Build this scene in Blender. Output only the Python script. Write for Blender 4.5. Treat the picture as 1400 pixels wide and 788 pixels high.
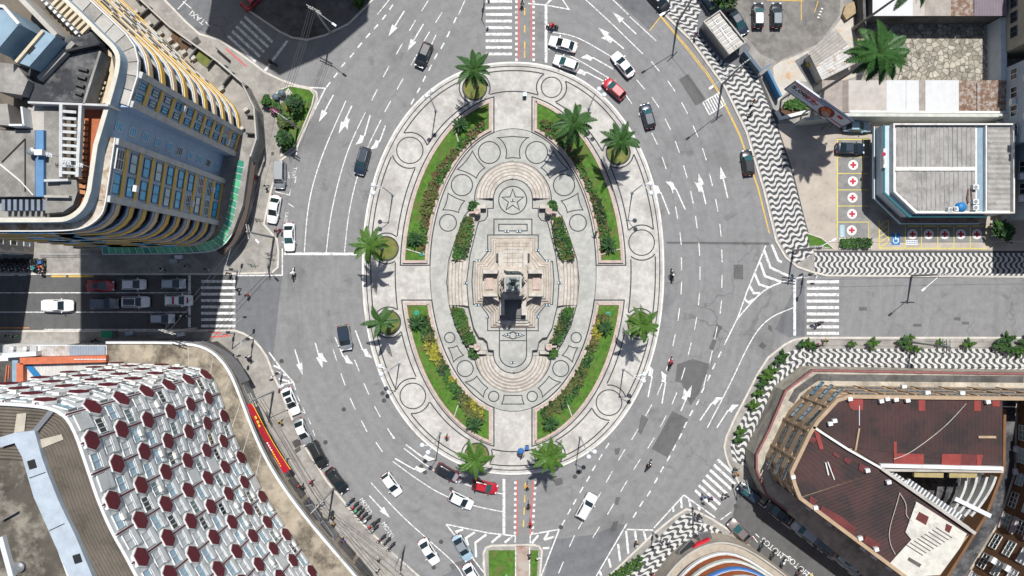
import bpy, bmesh, math, random
from math import sin, cos, pi, radians, atan2, hypot, sqrt
from mathutils import Vector, Matrix

for o in list(bpy.data.objects): bpy.data.objects.remove(o)
scene = bpy.context.scene
C = scene.collection
random.seed(7)

# ---------------------------------------------------------------- camera, sky, sun, exposure
S, HC, CX, CY = 0.115, 120.0, 700.0, 394.0       # metres per photo pixel on the ground, camera height, image centre
cd = bpy.data.cameras.new('camera'); cam = bpy.data.objects.new('camera', cd); C.objects.link(cam)
cam.location = (0, 0, HC); cam.rotation_euler = (0, 0, 0)
cd.sensor_width = 36.0; cd.lens = 18.0 * HC / (700 * S); cd.clip_start = 0.5; cd.clip_end = 3000
scene.camera = cam
SUN_EL, SUN_AZ = radians(65), radians(8.5)         # azimuth measured from +Y towards +X
world = bpy.data.worlds.new('World'); scene.world = world; world.use_nodes = True
wn = world.node_tree.nodes; wl = world.node_tree.links; wn.clear()
sky = wn.new('ShaderNodeTexSky'); sky.sky_type = 'NISHITA'; sky.sun_disc = False
sky.sun_elevation = SUN_EL; sky.sun_rotation = SUN_AZ; sky.altitude = 5; sky.dust_density = 1.2
bg = wn.new('ShaderNodeBackground'); bg.inputs[1].default_value = 0.075
wo = wn.new('ShaderNodeOutputWorld'); wl.new(sky.outputs[0], bg.inputs[0]); wl.new(bg.outputs[0], wo.inputs[0])
sd = bpy.data.lights.new('sun', 'SUN'); sd.energy = 4.6; sd.angle = radians(0.55); sd.color = (1.0, 0.97, 0.93)
sun = bpy.data.objects.new('sun', sd); C.objects.link(sun); sun.location = (20, 80, 160)
sdir = Vector((-sin(SUN_AZ) * cos(SUN_EL), -cos(SUN_AZ) * cos(SUN_EL), -sin(SUN_EL)))
sun.rotation_euler = sdir.to_track_quat('-Z', 'Y').to_euler()
vs = scene.view_settings; vs.view_transform = 'Standard'; vs.look = 'None'; vs.gamma = 1.0; vs.exposure = 0.25
vs.use_curve_mapping = False
scene.render.resolution_x, scene.render.resolution_y = 1024, 576

# ---------------------------------------------------------------- helpers
def P(px, py, h=0.0):
    k = S * (HC - h) / HC
    return ((px - CX) * k, (CY - py) * k)
def PP(pts, h=0.0): return [P(x, y, h) for x, y in pts]
def L3(pts, h): return [(*P(x, y, h), h) for x, y in pts]

def area2(p): return sum(p[i][0] * p[(i + 1) % len(p)][1] - p[(i + 1) % len(p)][0] * p[i][1] for i in range(len(p)))
def ccw(p): return list(p) if area2(p) > 0 else list(p)[::-1]
def offset(path, d, closed=False):
    n = len(path); out = []
    for i in range(n):
        a = path[i - 1] if (i > 0 or closed) else None
        b = path[i]; c = path[(i + 1) % n] if (i < n - 1 or closed) else None
        ns = []
        for q, r in ((a, b), (b, c)):
            if q is None or r is None: continue
            dx, dy = r[0] - q[0], r[1] - q[1]; l = hypot(dx, dy) or 1e-9
            ns.append((-dy / l, dx / l))
        nx = sum(q[0] for q in ns); ny = sum(q[1] for q in ns); l = hypot(nx, ny) or 1e-9
        nx, ny = nx / l, ny / l
        k = max(0.45, nx * ns[0][0] + ny * ns[0][1])
        out.append((b[0] + nx * d / k, b[1] + ny * d / k))
    return out
def smooth(pts, it=2, closed=False):
    for _ in range(it):
        o = [] if closed else [pts[0]]
        n = len(pts)
        for i in range(n if closed else n - 1):
            a, b = pts[i], pts[(i + 1) % n]
            o.append(tuple(a[k] * .75 + b[k] * .25 for k in range(len(a))))
            o.append(tuple(a[k] * .25 + b[k] * .75 for k in range(len(a))))
        if not closed: o.append(pts[-1])
        pts = o
    return pts
def resample(pts, step):
    ls = [0]
    for a, b in zip(pts, pts[1:]): ls.append(ls[-1] + math.dist(a, b))
    n = max(1, round(ls[-1] / step)); out = []; j = 0
    for i in range(n + 1):
        t = ls[-1] * i / n
        while j < len(ls) - 2 and ls[j + 1] < t: j += 1
        f = (t - ls[j]) / ((ls[j + 1] - ls[j]) or 1)
        out.append(tuple(p + (q - p) * f for p, q in zip(pts[j], pts[j + 1])))
    return out
def lerp(a, b, t): return tuple(p + (q - p) * t for p, q in zip(a, b))

class MB:
    def __init__(s): s.v = []; s.f = []; s.m = []; s.uv = None
    def add(s, vs, fs, mi=0):
        o = len(s.v); s.v += [tuple(q) for q in vs]
        for f in fs: s.f.append(tuple(i + o for i in f)); s.m.append(mi)
        return s
    def box(s, cx, cy, cz, sx, sy, sz, rz=0, mi=0, tx=1.0, ty=1.0):
        c, n = cos(rz), sin(rz); vs = []
        for z, kx, ky in ((-.5, 1, 1), (.5, tx, ty)):
            for x, y in ((-.5, -.5), (.5, -.5), (.5, .5), (-.5, .5)):
                X, Y = x * sx * kx, y * sy * ky
                vs.append((cx + X * c - Y * n, cy + X * n + Y * c, cz + z * sz))
        return s.add(vs, [(3, 2, 1, 0), (4, 5, 6, 7), (0, 1, 5, 4), (1, 2, 6, 5), (2, 3, 7, 6), (3, 0, 4, 7)], mi)
    def prism(s, poly, z0, z1, mi=0, tmi=None, bottom=False):
        p = ccw(poly); n = len(p); o = [(x, y, z0) for x, y in p] + [(x, y, z1) for x, y in p]
        s.add(o, [(i, (i + 1) % n, n + (i + 1) % n, n + i) for i in range(n)], mi)
        s.add(o[n:], [tuple(range(n))], mi if tmi is None else tmi)
        if bottom: s.add(o[:n], [tuple(range(n))[::-1]], mi)
        return s
    def sheet(s, poly, z, mi=0):
        p = ccw(poly); return s.add([(x, y, z) for x, y in p], [tuple(range(len(p)))], mi)
    def wall(s, path, w, z0, z1, closed=False, mi=0, side=0):
        # side 0: centred, 1: to the left of the path, -1: to the right
        a = offset(path, w / 2 if side == 0 else (w if side > 0 else 0), closed)
        b = offset(path, -w / 2 if side == 0 else (0 if side > 0 else -w), closed)
        n = len(path); vs = []
        for p, q in zip(a, b): vs += [(*p, z0), (*p, z1), (*q, z1), (*q, z0)]
        fs = []
        for i in range(n if closed else n - 1):
            j = (i + 1) % n
            fs += [(4 * i + 1, 4 * i + 2, 4 * j + 2, 4 * j + 1), (4 * i, 4 * i + 1, 4 * j + 1, 4 * j), (4 * i + 2, 4 * i + 3, 4 * j + 3, 4 * j + 2)]
        if not closed: fs += [(0, 3, 2, 1), (4 * n - 4, 4 * n - 3, 4 * n - 2, 4 * n - 1)]
        return s.add(vs, fs, mi)
    def ribbon(s, path, w, z, closed=False, mi=0):
        a = offset(path, w / 2, closed); b = offset(path, -w / 2, closed); n = len(path)
        vs = [(*p, z) for p in a] + [(*p, z) for p in b]
        return s.add(vs, [(n + i, n + (i + 1) % n, (i + 1) % n, i) for i in range(n if closed else n - 1)], mi)
    def strip(s, A, B, mi=0):
        n = len(A); return s.add(list(A) + list(B), [(i, i + 1, n + i + 1, n + i) for i in range(n - 1)], mi)
    def tube(s, path, r, n=6, mi=0, cap=True):
        rs = r if isinstance(r, (list, tuple)) else [r] * len(path)
        path = [Vector(p) for p in path]; vs = []; fs = []
        for i, p in enumerate(path):
            d = (path[min(i + 1, len(path) - 1)] - path[max(i - 1, 0)]).normalized()
            u = d.orthogonal().normalized() if abs(d.z) < .9 else Vector((1, 0, 0))
            if abs(d.z) >= .9: u = (u - d * u.dot(d)).normalized()
            w = d.cross(u)
            for k in range(n):
                a = 2 * pi * k / n; vs.append(p + (u * cos(a) + w * sin(a)) * rs[i])
        for i in range(len(path) - 1):
            for k in range(n):
                fs.append((i * n + k, i * n + (k + 1) % n, (i + 1) * n + (k + 1) % n, (i + 1) * n + k))
        if cap: fs += [tuple(range(n))[::-1], tuple(range((len(path) - 1) * n, len(path) * n))]
        return s.add(vs, fs, mi)
    def lathe(s, cx, cy, prof, n=14, mi=0):
        vs = []; fs = []
        for r, z in prof:
            for k in range(n): a = 2 * pi * k / n; vs.append((cx + r * cos(a), cy + r * sin(a), z))
        for i in range(len(prof) - 1):
            for k in range(n): fs.append((i * n + k, i * n + (k + 1) % n, (i + 1) * n + (k + 1) % n, (i + 1) * n + k))
        fs.append(tuple(range((len(prof) - 1) * n, len(prof) * n)))
        return s.add(vs, fs, mi)
    def corrugated(s, a, b, c, d, pitch=.35, amp=.05, mi=0):
        # ridges run a->d, repeat a->b
        n = max(4, int(math.dist(a, b) / pitch * 2)); A = []; B = []
        for i in range(n + 1):
            t = i / n; dz = amp if i % 2 else 0
            p, q = lerp(a, b, t), lerp(d, c, t)
            A.append((p[0], p[1], p[2] + dz)); B.append((q[0], q[1], q[2] + dz))
        return s.strip(A, B, mi)
    def build(s, name, mats, parent=None, sm=False, loc=None):
        me = bpy.data.meshes.new(name)
        off = Vector((0, 0, 0)); p = parent
        while p is not None: off += p.location; p = p.parent
        if loc is not None: off = Vector(loc)
        me.from_pydata([(v[0] - off.x, v[1] - off.y, v[2] - off.z) for v in s.v], [], s.f)
        if not isinstance(mats, (list, tuple)): mats = [mats]
        for m in mats: me.materials.append(m)
        if len(mats) > 1: me.polygons.foreach_set('material_index', s.m)
        if s.uv:
            ul = me.uv_layers.new(name='UVMap')
            for lp in me.loops: ul.data[lp.index].uv = s.uv[lp.vertex_index]
        if sm: me.polygons.foreach_set('use_smooth', [True] * len(me.polygons))
        me.update()
        o = bpy.data.objects.new(name, me); C.objects.link(o)
        if loc is not None and parent is None: o.location = loc
        if parent is not None: o.parent = parent
        return o

def tag(o, label=None, cat=None, group=None, kind=None):
    if label: o['label'] = label
    if cat: o['category'] = cat
    if group: o['group'] = group
    if kind: o['kind'] = kind
    return o
def thing(name, label, cat, x=0, y=0, z=0, group=None, rz=0):
    o = bpy.data.objects.new(name, None); C.objects.link(o); o.empty_display_size = .3
    o.location = (x, y, z); o.rotation_euler = (0, 0, rz)
    return tag(o, label, cat, group)
def struct(name, mb, mats, parent=None):
    o = mb.build(name, mats, parent)
    if parent is None: o['kind'] = 'structure'
    return o
def copy_tree(o, parent=None):
    c = o.copy(); C.objects.link(c); c.parent = parent
    for ch in list(o.children): copy_tree(ch, c)
    return c
def heading(dx, dy): return atan2(-dy, dx)          # image direction -> world angle

# ---------------------------------------------------------------- materials
MATS = {}
def mat(name, col, rough=.85, var=.18, scale=.6, bump=0.0, bscale=8.0, metal=0.0, spec=.3, col2=None, amt2=.5, scale2=.15, coat=0.0, obj=False, alpha=1.0, trans=0.0):
    if name in MATS: return MATS[name]
    m = bpy.data.materials.new(name); m.use_nodes = True; nt = m.node_tree; n = nt.nodes; l = nt.links
    b = n['Principled BSDF']; b.inputs['Roughness'].default_value = rough; b.inputs['Metallic'].default_value = metal
    b.inputs['Specular IOR Level'].default_value = spec
    b.inputs['Base Color'].default_value = (*col, 1)
    if coat: b.inputs['Coat Weight'].default_value = coat; b.inputs['Coat Roughness'].default_value = .08
    if trans: b.inputs['Transmission Weight'].default_value = trans
    if alpha < 1: b.inputs['Alpha'].default_value = alpha
    if obj: tc = n.new('ShaderNodeTexCoord').outputs['Object']
    else: tc = n.new('ShaderNodeNewGeometry').outputs['Position']
    cur = None
    if var:
        nz = n.new('ShaderNodeTexNoise'); nz.inputs['Scale'].default_value = scale; nz.inputs['Detail'].default_value = 8; nz.inputs['Roughness'].default_value = .65
        l.new(tc, nz.inputs['Vector'])
        r = n.new('ShaderNodeMapRange'); r.inputs[1].default_value = .3; r.inputs[2].default_value = .7
        r.inputs[3].default_value = 1 - var; r.inputs[4].default_value = 1 + var
        l.new(nz.outputs[0], r.inputs[0])
        mx = n.new('ShaderNodeMix'); mx.data_type = 'RGBA'; mx.blend_type = 'MULTIPLY'; mx.inputs[0].default_value = 1
        mx.inputs[6].default_value = (*col, 1); l.new(r.outputs[0], mx.inputs[7]); cur = mx.outputs[2]
    if col2:
        n2 = n.new('ShaderNodeTexNoise'); n2.inputs['Scale'].default_value = scale2; n2.inputs['Detail'].default_value = 6; n2.inputs['Roughness'].default_value = .7
        l.new(tc, n2.inputs['Vector'])
        r2 = n.new('ShaderNodeMapRange'); r2.inputs[1].default_value = .62 - amt2 * .35; r2.inputs[2].default_value = .78 - amt2 * .35
        l.new(n2.outputs[0], r2.inputs[0])
        m2 = n.new('ShaderNodeMix'); m2.data_type = 'RGBA'; l.new(r2.outputs[0], m2.inputs[0])
        if cur: l.new(cur, m2.inputs[6])
        else: m2.inputs[6].default_value = (*col, 1)
        m2.inputs[7].default_value = (*col2, 1); cur = m2.outputs[2]
    if cur: l.new(cur, b.inputs['Base Color'])
    if bump:
        nb = n.new('ShaderNodeTexNoise'); nb.inputs['Scale'].default_value = bscale; nb.inputs['Detail'].default_value = 5
        l.new(tc, nb.inputs['Vector'])
        bp = n.new('ShaderNodeBump'); bp.inputs['Strength'].default_value = bump; bp.inputs['Distance'].default_value = .1
        l.new(nb.outputs[0], bp.inputs['Height']); l.new(bp.outputs[0], b.inputs['Normal'])
    MATS[name] = m; return m
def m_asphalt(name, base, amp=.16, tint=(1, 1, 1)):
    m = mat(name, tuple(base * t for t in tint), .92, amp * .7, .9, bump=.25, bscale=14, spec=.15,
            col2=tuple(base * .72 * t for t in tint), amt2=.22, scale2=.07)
    n, l = m.node_tree.nodes, m.node_tree.links; b = n['Principled BSDF']
    src = b.inputs['Base Color'].links[0].from_socket
    pos = n.new('ShaderNodeNewGeometry').outputs['Position']
    g = n.new('ShaderNodeTexNoise'); g.inputs['Scale'].default_value = 5.5; g.inputs['Detail'].default_value = 9; g.inputs['Roughness'].default_value = .8
    l.new(pos, g.inputs['Vector'])
    r = n.new('ShaderNodeMapRange'); r.inputs[1].default_value = .25; r.inputs[2].default_value = .75; r.inputs[3].default_value = .78; r.inputs[4].default_value = 1.22
    l.new(g.outputs[0], r.inputs[0])
    # long worn tracks following the ring of traffic round the oval
    sx = n.new('ShaderNodeSeparateXYZ'); l.new(pos, sx.inputs[0])
    def math_(op, a, bb=None):
        q = n.new('ShaderNodeMath'); q.operation = op
        for i, v in enumerate((a, bb)):
            if v is None: continue
            if isinstance(v, (int, float)): q.inputs[i].default_value = v
            else: l.new(v, q.inputs[i])
        return q.outputs[0]
    rr = math_('SQRT', math_('ADD', math_('POWER', math_('DIVIDE', sx.outputs[0], 1.0), 2), math_('POWER', math_('MULTIPLY', math_('SUBTRACT', sx.outputs[1], 3.1), .78), 2)))
    an = math_('MULTIPLY', math_('ARCTAN2', sx.outputs[1], sx.outputs[0]), 5.0)
    cv = n.new('ShaderNodeCombineXYZ'); l.new(math_('MULTIPLY', rr, 1.5), cv.inputs[0]); l.new(an, cv.inputs[1])
    t = n.new('ShaderNodeTexNoise'); t.inputs['Scale'].default_value = .8; t.inputs['Detail'].default_value = 5; l.new(cv.outputs[0], t.inputs['Vector'])
    r3 = n.new('ShaderNodeMapRange'); r3.inputs[1].default_value = .3; r3.inputs[2].default_value = .7; r3.inputs[3].default_value = .92; r3.inputs[4].default_value = 1.07
    l.new(t.outputs[0], r3.inputs[0])
    # hairline cracks and oily blotches
    wz = n.new('ShaderNodeTexNoise'); wz.inputs['Scale'].default_value = .35; wz.inputs['Detail'].default_value = 6; l.new(pos, wz.inputs['Vector'])
    va = n.new('ShaderNodeVectorMath'); va.operation = 'MULTIPLY_ADD'; l.new(wz.outputs['Color'], va.inputs[0]); va.inputs[1].default_value = (5, 5, 0); l.new(pos, va.inputs[2])
    vo = n.new('ShaderNodeTexVoronoi'); vo.feature = 'DISTANCE_TO_EDGE'; vo.inputs['Scale'].default_value = .11; l.new(va.outputs[0], vo.inputs['Vector'])
    ce = n.new('ShaderNodeMapRange'); ce.inputs[1].default_value = .004; ce.inputs[2].default_value = .013; ce.inputs[3].default_value = 0.0; ce.inputs[4].default_value = 1; l.new(vo.outputs[0], ce.inputs[0])
    ck = n.new('ShaderNodeTexNoise'); ck.inputs['Scale'].default_value = .045; ck.inputs['Detail'].default_value = 2; l.new(pos, ck.inputs['Vector'])
    cm = n.new('ShaderNodeMapRange'); cm.inputs[1].default_value = .5; cm.inputs[2].default_value = .68; cm.inputs[3].default_value = 0; cm.inputs[4].default_value = .3; l.new(ck.outputs[0], cm.inputs[0])
    crack = math_('SUBTRACT', 1.0, math_('MULTIPLY', math_('SUBTRACT', 1.0, ce.outputs[0]), cm.outputs[0]))
    ob = n.new('ShaderNodeTexNoise'); ob.inputs['Scale'].default_value = .45; ob.inputs['Detail'].default_value = 3; l.new(va.outputs[0], ob.inputs['Vector'])
    oe = n.new('ShaderNodeMapRange'); oe.inputs[1].default_value = .62; oe.inputs[2].default_value = .74; oe.inputs[3].default_value = 1; oe.inputs[4].default_value = .78; l.new(ob.outputs[0], oe.inputs[0])
    mm = math_('MULTIPLY', math_('MULTIPLY', r.outputs[0], r3.outputs[0]), math_('MULTIPLY', crack, oe.outputs[0]))
    mx = n.new('ShaderNodeMix'); mx.data_type = 'RGBA'; mx.blend_type = 'MULTIPLY'; mx.inputs[0].default_value = 1
    l.new(src, mx.inputs[6]); l.new(mm, mx.inputs[7]); l.new(mx.outputs[2], b.inputs['Base Color'])
    return m
def m_wave(name, lam, per, amp, black=(.07, .074, .076), white=(.52, .51, .49)):
    m = bpy.data.materials.new(name); m.use_nodes = True; n = m.node_tree.nodes; l = m.node_tree.links; b = n['Principled BSDF']
    b.inputs['Roughness'].default_value = .8; b.inputs['Specular IOR Level'].default_value = .2
    uv = n.new('ShaderNodeUVMap'); uv.uv_map = 'UVMap'; sp = n.new('ShaderNodeSeparateXYZ')
    nz0 = n.new('ShaderNodeTexNoise'); nz0.inputs['Scale'].default_value = .5
    l.new(uv.outputs[0], nz0.inputs['Vector'])
    va = n.new('ShaderNodeVectorMath'); va.operation = 'MULTIPLY_ADD'; l.new(nz0.outputs['Color'], va.inputs[0]); va.inputs[1].default_value = (.35, .35, 0); l.new(uv.outputs[0], va.inputs[2])
    l.new(va.outputs[0], sp.inputs[0])
    def math_(op, a, bb=None):
        q = n.new('ShaderNodeMath'); q.operation = op
        for i, v in enumerate((a, bb)):
            if v is None: continue
            if isinstance(v, (int, float)): q.inputs[i].default_value = v
            else: l.new(v, q.inputs[i])
        return q.outputs[0]
    s0 = math_('SINE', math_('MULTIPLY', sp.outputs[1], 2 * pi / lam))
    sn = math_('MULTIPLY', math_('SIGN', s0), math_('POWER', math_('ABSOLUTE', s0), .55))
    t = math_('FRACT', math_('DIVIDE', math_('ADD', sp.outputs[0], math_('MULTIPLY', sn, amp)), per))
    k = math_('GREATER_THAN', t, .5)
    pos = n.new('ShaderNodeNewGeometry').outputs['Position']
    nz = n.new('ShaderNodeTexNoise'); nz.inputs['Scale'].default_value = 1.2; nz.inputs['Detail'].default_value = 9; nz.inputs['Roughness'].default_value = .75; l.new(pos, nz.inputs['Vector'])
    r = n.new('ShaderNodeMapRange'); r.inputs[1].default_value = .25; r.inputs[2].default_value = .75; r.inputs[3].default_value = .65; r.inputs[4].default_value = 1.25; l.new(nz.outputs[0], r.inputs[0])
    mx = n.new('ShaderNodeMix'); mx.data_type = 'RGBA'; l.new(k, mx.inputs[0]); mx.inputs[6].default_value = (*black, 1); mx.inputs[7].default_value = (*white, 1)
    m2 = n.new('ShaderNodeMix'); m2.data_type = 'RGBA'; m2.blend_type = 'MULTIPLY'; m2.inputs[0].default_value = 1; l.new(mx.outputs[2], m2.inputs[6]); l.new(r.outputs[0], m2.inputs[7])
    l.new(m2.outputs[2], b.inputs['Base Color'])
    return m
def m_cells(name, c1, c2, scale):
    m = mat(name, c1, .9, .25, 1.5, bump=0)
    n, l = m.node_tree.nodes, m.node_tree.links; b = n['Principled BSDF']
    pos = n.new('ShaderNodeNewGeometry').outputs['Position']
    v = n.new('ShaderNodeTexVoronoi'); v.inputs['Scale'].default_value = scale; l.new(pos, v.inputs['Vector'])
    e = n.new('ShaderNodeTexVoronoi'); e.feature = 'DISTANCE_TO_EDGE'; e.inputs['Scale'].default_value = scale; l.new(pos, e.inputs['Vector'])
    sc = n.new('ShaderNodeSeparateColor'); l.new(v.outputs['Color'], sc.inputs[0])
    r = n.new('ShaderNodeMapRange'); r.inputs[3].default_value = .6; r.inputs[4].default_value = 1.25; l.new(sc.outputs[0], r.inputs[0])
    er = n.new('ShaderNodeMapRange'); er.inputs[2].default_value = .09; er.inputs[3].default_value = .0; er.inputs[4].default_value = 1; l.new(e.outputs[0], er.inputs[0])
    src = b.inputs['Base Color'].links[0].from_socket
    a = n.new('ShaderNodeMix'); a.data_type = 'RGBA'; a.blend_type = 'MULTIPLY'; a.inputs[0].default_value = 1; l.new(src, a.inputs[6]); l.new(r.outputs[0], a.inputs[7])
    c = n.new('ShaderNodeMix'); c.data_type = 'RGBA'; l.new(er.outputs[0], c.inputs[0]); c.inputs[6].default_value = (*c2, 1); l.new(a.outputs[2], c.inputs[7])
    l.new(c.outputs[2], b.inputs['Base Color'])
    bp = n.new('ShaderNodeBump'); bp.inputs['Strength'].default_value = .6; bp.inputs['Distance'].default_value = .06; l.new(er.outputs[0], bp.inputs['Height']); l.new(bp.outputs[0], b.inputs['Normal'])
    return m

ASPH = m_asphalt('asphalt_worn', .205, tint=(1.0, 1.0, 1.0))
ASPHD = m_asphalt('asphalt_patch', .115)
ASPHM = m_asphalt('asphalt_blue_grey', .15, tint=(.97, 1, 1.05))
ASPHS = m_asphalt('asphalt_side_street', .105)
PAINT = mat('road_paint_white', (.68, .68, .66), .75, .2, 3.5, col2=(.30, .30, .295), amt2=.42, scale2=2.2)
YPAINT = mat('road_paint_yellow', (.62, .40, .07), .75, .2, 2.0, col2=(.4, .3, .12), amt2=.4, scale2=.9)
RPAINT = mat('road_paint_red', (.50, .10, .09), .75, .15, 2.0)
CONC = mat('pavement_concrete', (.29, .275, .25), .9, .22, .8, bump=.2, bscale=10, col2=(.2, .19, .175), amt2=.45, scale2=.3)
CONCL = mat('concrete_pale', (.42, .40, .365), .9, .2, .7, bump=.15, col2=(.28, .265, .24), amt2=.4, scale2=.35)
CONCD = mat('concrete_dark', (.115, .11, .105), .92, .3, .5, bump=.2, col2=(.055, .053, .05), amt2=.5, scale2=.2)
KERB = mat('kerb_stone', (.5, .47, .42), .85, .2, 1.2)
WHITE = mat('white_plaster', (.62, .63, .62), .7, .08, .7, col2=(.45, .45, .43), amt2=.25, scale2=.4)
METALW = mat('white_metal', (.62, .65, .67), .4, .05, 1, metal=.1)
METALG = mat('grey_metal', (.25, .26, .27), .45, .1, 1, metal=.5)
DARK = mat('dark_metal', (.02, .021, .023), .5, .1, 1)
GLASSD = mat('dark_glass', (.02, .03, .036), .06, 0, spec=.6)
GLASSB = mat('blue_glass', (.06, .42, .72), .3, .25, .9, spec=.6, obj=False)
GRASS = mat('grass', (.065, .15, .02), .95, .4, 1.6, bump=.5, bscale=25, col2=(.12, .12, .04), amt2=.34, scale2=.6)
SOIL = mat('soil', (.10, .06, .035), .95, .35, 2, bump=.5, bscale=14)
# ================================================================ ground, road, pavements, markings
g = MB().sheet([(-600, -500), (600, -500), (600, 500), (-600, 500)], -.06)
struct('ground', g, mat('city_ground', (.16, .155, .145), .95, .3, .05, col2=(.1, .1, .1), amt2=.5, scale2=.02))
road = struct('road', MB().sheet(PP([(-420, -300), (1820, -300), (1820, 1090), (-420, 1090)]), 0), ASPH)

ZC = [0]
def zn():
    ZC[0] += 1; return ZC[0] * .000012
def patch(pts, m=ASPHD, z=.003): MB().sheet(PP(pts), z + zn() * 5).build('road_patch', m, road)
patch([(1003, 362), (1016, 362), (1016, 382), (1003, 382)])
patch([(926, 498), (947, 491), (970, 498), (956, 538), (944, 555), (932, 524), (923, 522)])
patch([(919, 562), (941, 573), (913, 626), (891, 614)])
patch([(877, 567), (887, 573), (876, 595), (872, 590)])
patch([(980, 444), (988, 446), (980, 463), (974, 461)]); patch([(974, 464), (980, 466), (975, 479), (969, 477)])
patch([(928, 109), (941, 101), (966, 137), (951, 145)])
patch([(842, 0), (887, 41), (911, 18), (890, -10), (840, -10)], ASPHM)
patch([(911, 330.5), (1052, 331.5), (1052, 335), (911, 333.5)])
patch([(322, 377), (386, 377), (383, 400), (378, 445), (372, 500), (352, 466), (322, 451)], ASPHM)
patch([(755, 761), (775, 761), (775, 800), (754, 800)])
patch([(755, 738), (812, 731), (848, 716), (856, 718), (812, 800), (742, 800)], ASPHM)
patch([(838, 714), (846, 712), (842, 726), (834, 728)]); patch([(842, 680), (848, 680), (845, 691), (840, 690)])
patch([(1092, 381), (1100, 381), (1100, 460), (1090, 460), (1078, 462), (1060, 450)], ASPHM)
patch([(1037, 473), (1042, 467), (1048, 473), (1043, 478)]); patch([(1050, 444), (1055, 446), (1056, 455), (1050, 450)])
patch([(1174, 420), (1185, 420), (1185, 425), (1175, 425)]); patch([(1248, 443), (1260, 443), (1260, 447), (1248, 447)])
patch([(1304, 434), (1313, 434), (1313, 439), (1304, 438)]); patch([(1315, 440), (1325, 440), (1325, 444), (1315, 444)])
patch([(614, 772), (640, 764), (651, 766), (652, 772), (618, 780)])
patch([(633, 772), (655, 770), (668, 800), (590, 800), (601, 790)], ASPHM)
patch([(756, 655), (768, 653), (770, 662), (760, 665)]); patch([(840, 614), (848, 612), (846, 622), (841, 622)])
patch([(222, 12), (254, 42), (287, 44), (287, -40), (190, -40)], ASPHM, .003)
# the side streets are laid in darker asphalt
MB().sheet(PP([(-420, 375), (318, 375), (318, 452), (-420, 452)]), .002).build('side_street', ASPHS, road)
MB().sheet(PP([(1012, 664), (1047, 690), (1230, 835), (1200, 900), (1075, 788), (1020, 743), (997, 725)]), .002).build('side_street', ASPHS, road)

def block(name, pts, m, kerb=True, closedpart=None, z=.12):
    o = struct(name, MB().prism(PP(pts), -.05, z), m)
    if kerb:
        kp = PP(closedpart or pts)
        MB().wall(kp, .3, -.04, z + .012, closedpart is None).build('kerb', KERB, o)
    return o
nw_kerb = [(60, -170), (225, 0), (254, 30), (273, 47), (300, 55), (330, 75), (348, 88), (362, 99), (385, 110), (405, 117), (425, 121), (433, 127), (434, 136),
           (428, 152), (405, 205), (382, 221), (377, 240), (371, 260), (361, 307), (368, 315), (379, 328), (381, 345), (380, 366), (372, 373), (321, 374.5), (265, 375), (0, 375), (-400, 376)]
block('pavement_northwest', [(-400, -280), (-40, -280)] + nw_kerb, CONC, closedpart=nw_kerb)
sw_kerb = [(-400, 453), (0, 453), (290, 452), (321, 452), (333, 456), (345, 463), (357, 476), (365, 488), (376, 517), (383, 532), (394, 560), (417, 611), (436, 640), (447, 658), (472, 688),
           (494, 714), (516, 736), (534, 754), (573, 788), (610, 830), (635, 900), (640, 1080)]
block('pavement_southwest', sw_kerb + [(-400, 1080)], CONC, closedpart=sw_kerb)
n_kerb = [(470, -280), (400, -55), (354, 0), (339, 14), (383, 44), (400, 52), (420, 55), (444, 49), (477, 33), (510, 0), (545, -60), (580, -280)]
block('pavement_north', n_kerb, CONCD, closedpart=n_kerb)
ne_kerb = [(800, -280), (840, -60), (888, 0), (905, 17), (945, 56), (977, 101), (990, 118), (1020, 180), (1044, 260), (1061, 330), (1074, 352), (1090, 365), (1110, 372), (1130, 377), (1800, 381)]
block('pavement_northeast', ne_kerb + [(1800, -280)], CONC, closedpart=ne_kerb)
se_kerb = [(1800, 462), (1101, 462), (1085, 465), (1073, 471), (1050, 489), (1035, 512), (1021, 540), (1005, 570), (993, 597), (990, 611), (992, 622), (996, 634), (1012, 664), (1047, 690), (1230, 835), (1400, 970)]
block('pavement_southeast', se_kerb + [(1800, 970)], CONC, closedpart=se_kerb)
s_kerb = [(770, 1080), (790, 860), (832, 788), (893, 730), (921, 707), (938, 696), (954, 700), (974, 710), (997, 725), (1020, 743), (1050, 771), (1120, 832), (1330, 1010)]
block('pavement_south', s_kerb + [(1330, 1080)], CONC, closedpart=s_kerb)
isl = [(656, 1000), (663, 788), (661, 757), (664, 749), (672, 746), (730, 745), (737, 747), (741, 753), (738, 788), (735, 1000)]
med = block('median', isl, CONC, closedpart=isl)
MB().sheet(PP([(672, 1000), (668, 752), (704, 752), (704, 1000)]), .16).build('lawn', GRASS, med)
MB().sheet(PP([(725, 1000), (725, 752), (736, 752), (734, 790), (731, 1000)]), .16).build('lawn', GRASS, med)
MB().sheet(PP([(706, 1000), (706, 746), (723, 746), (723, 1000)]), .132).build('brick_path', mat('brick_path', (.3, .2, .16), .9, .3, 2, col2=(.36, .32, .28), amt2=.6, scale2=.4), med)
MB().wall(PP([(705, 1000), (705, 748)]), .16, .1, .2).build('edging', PAINT, med)
MB().wall(PP([(724, 748), (724, 1000)]), .16, .1, .2).build('edging', PAINT, med)

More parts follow.
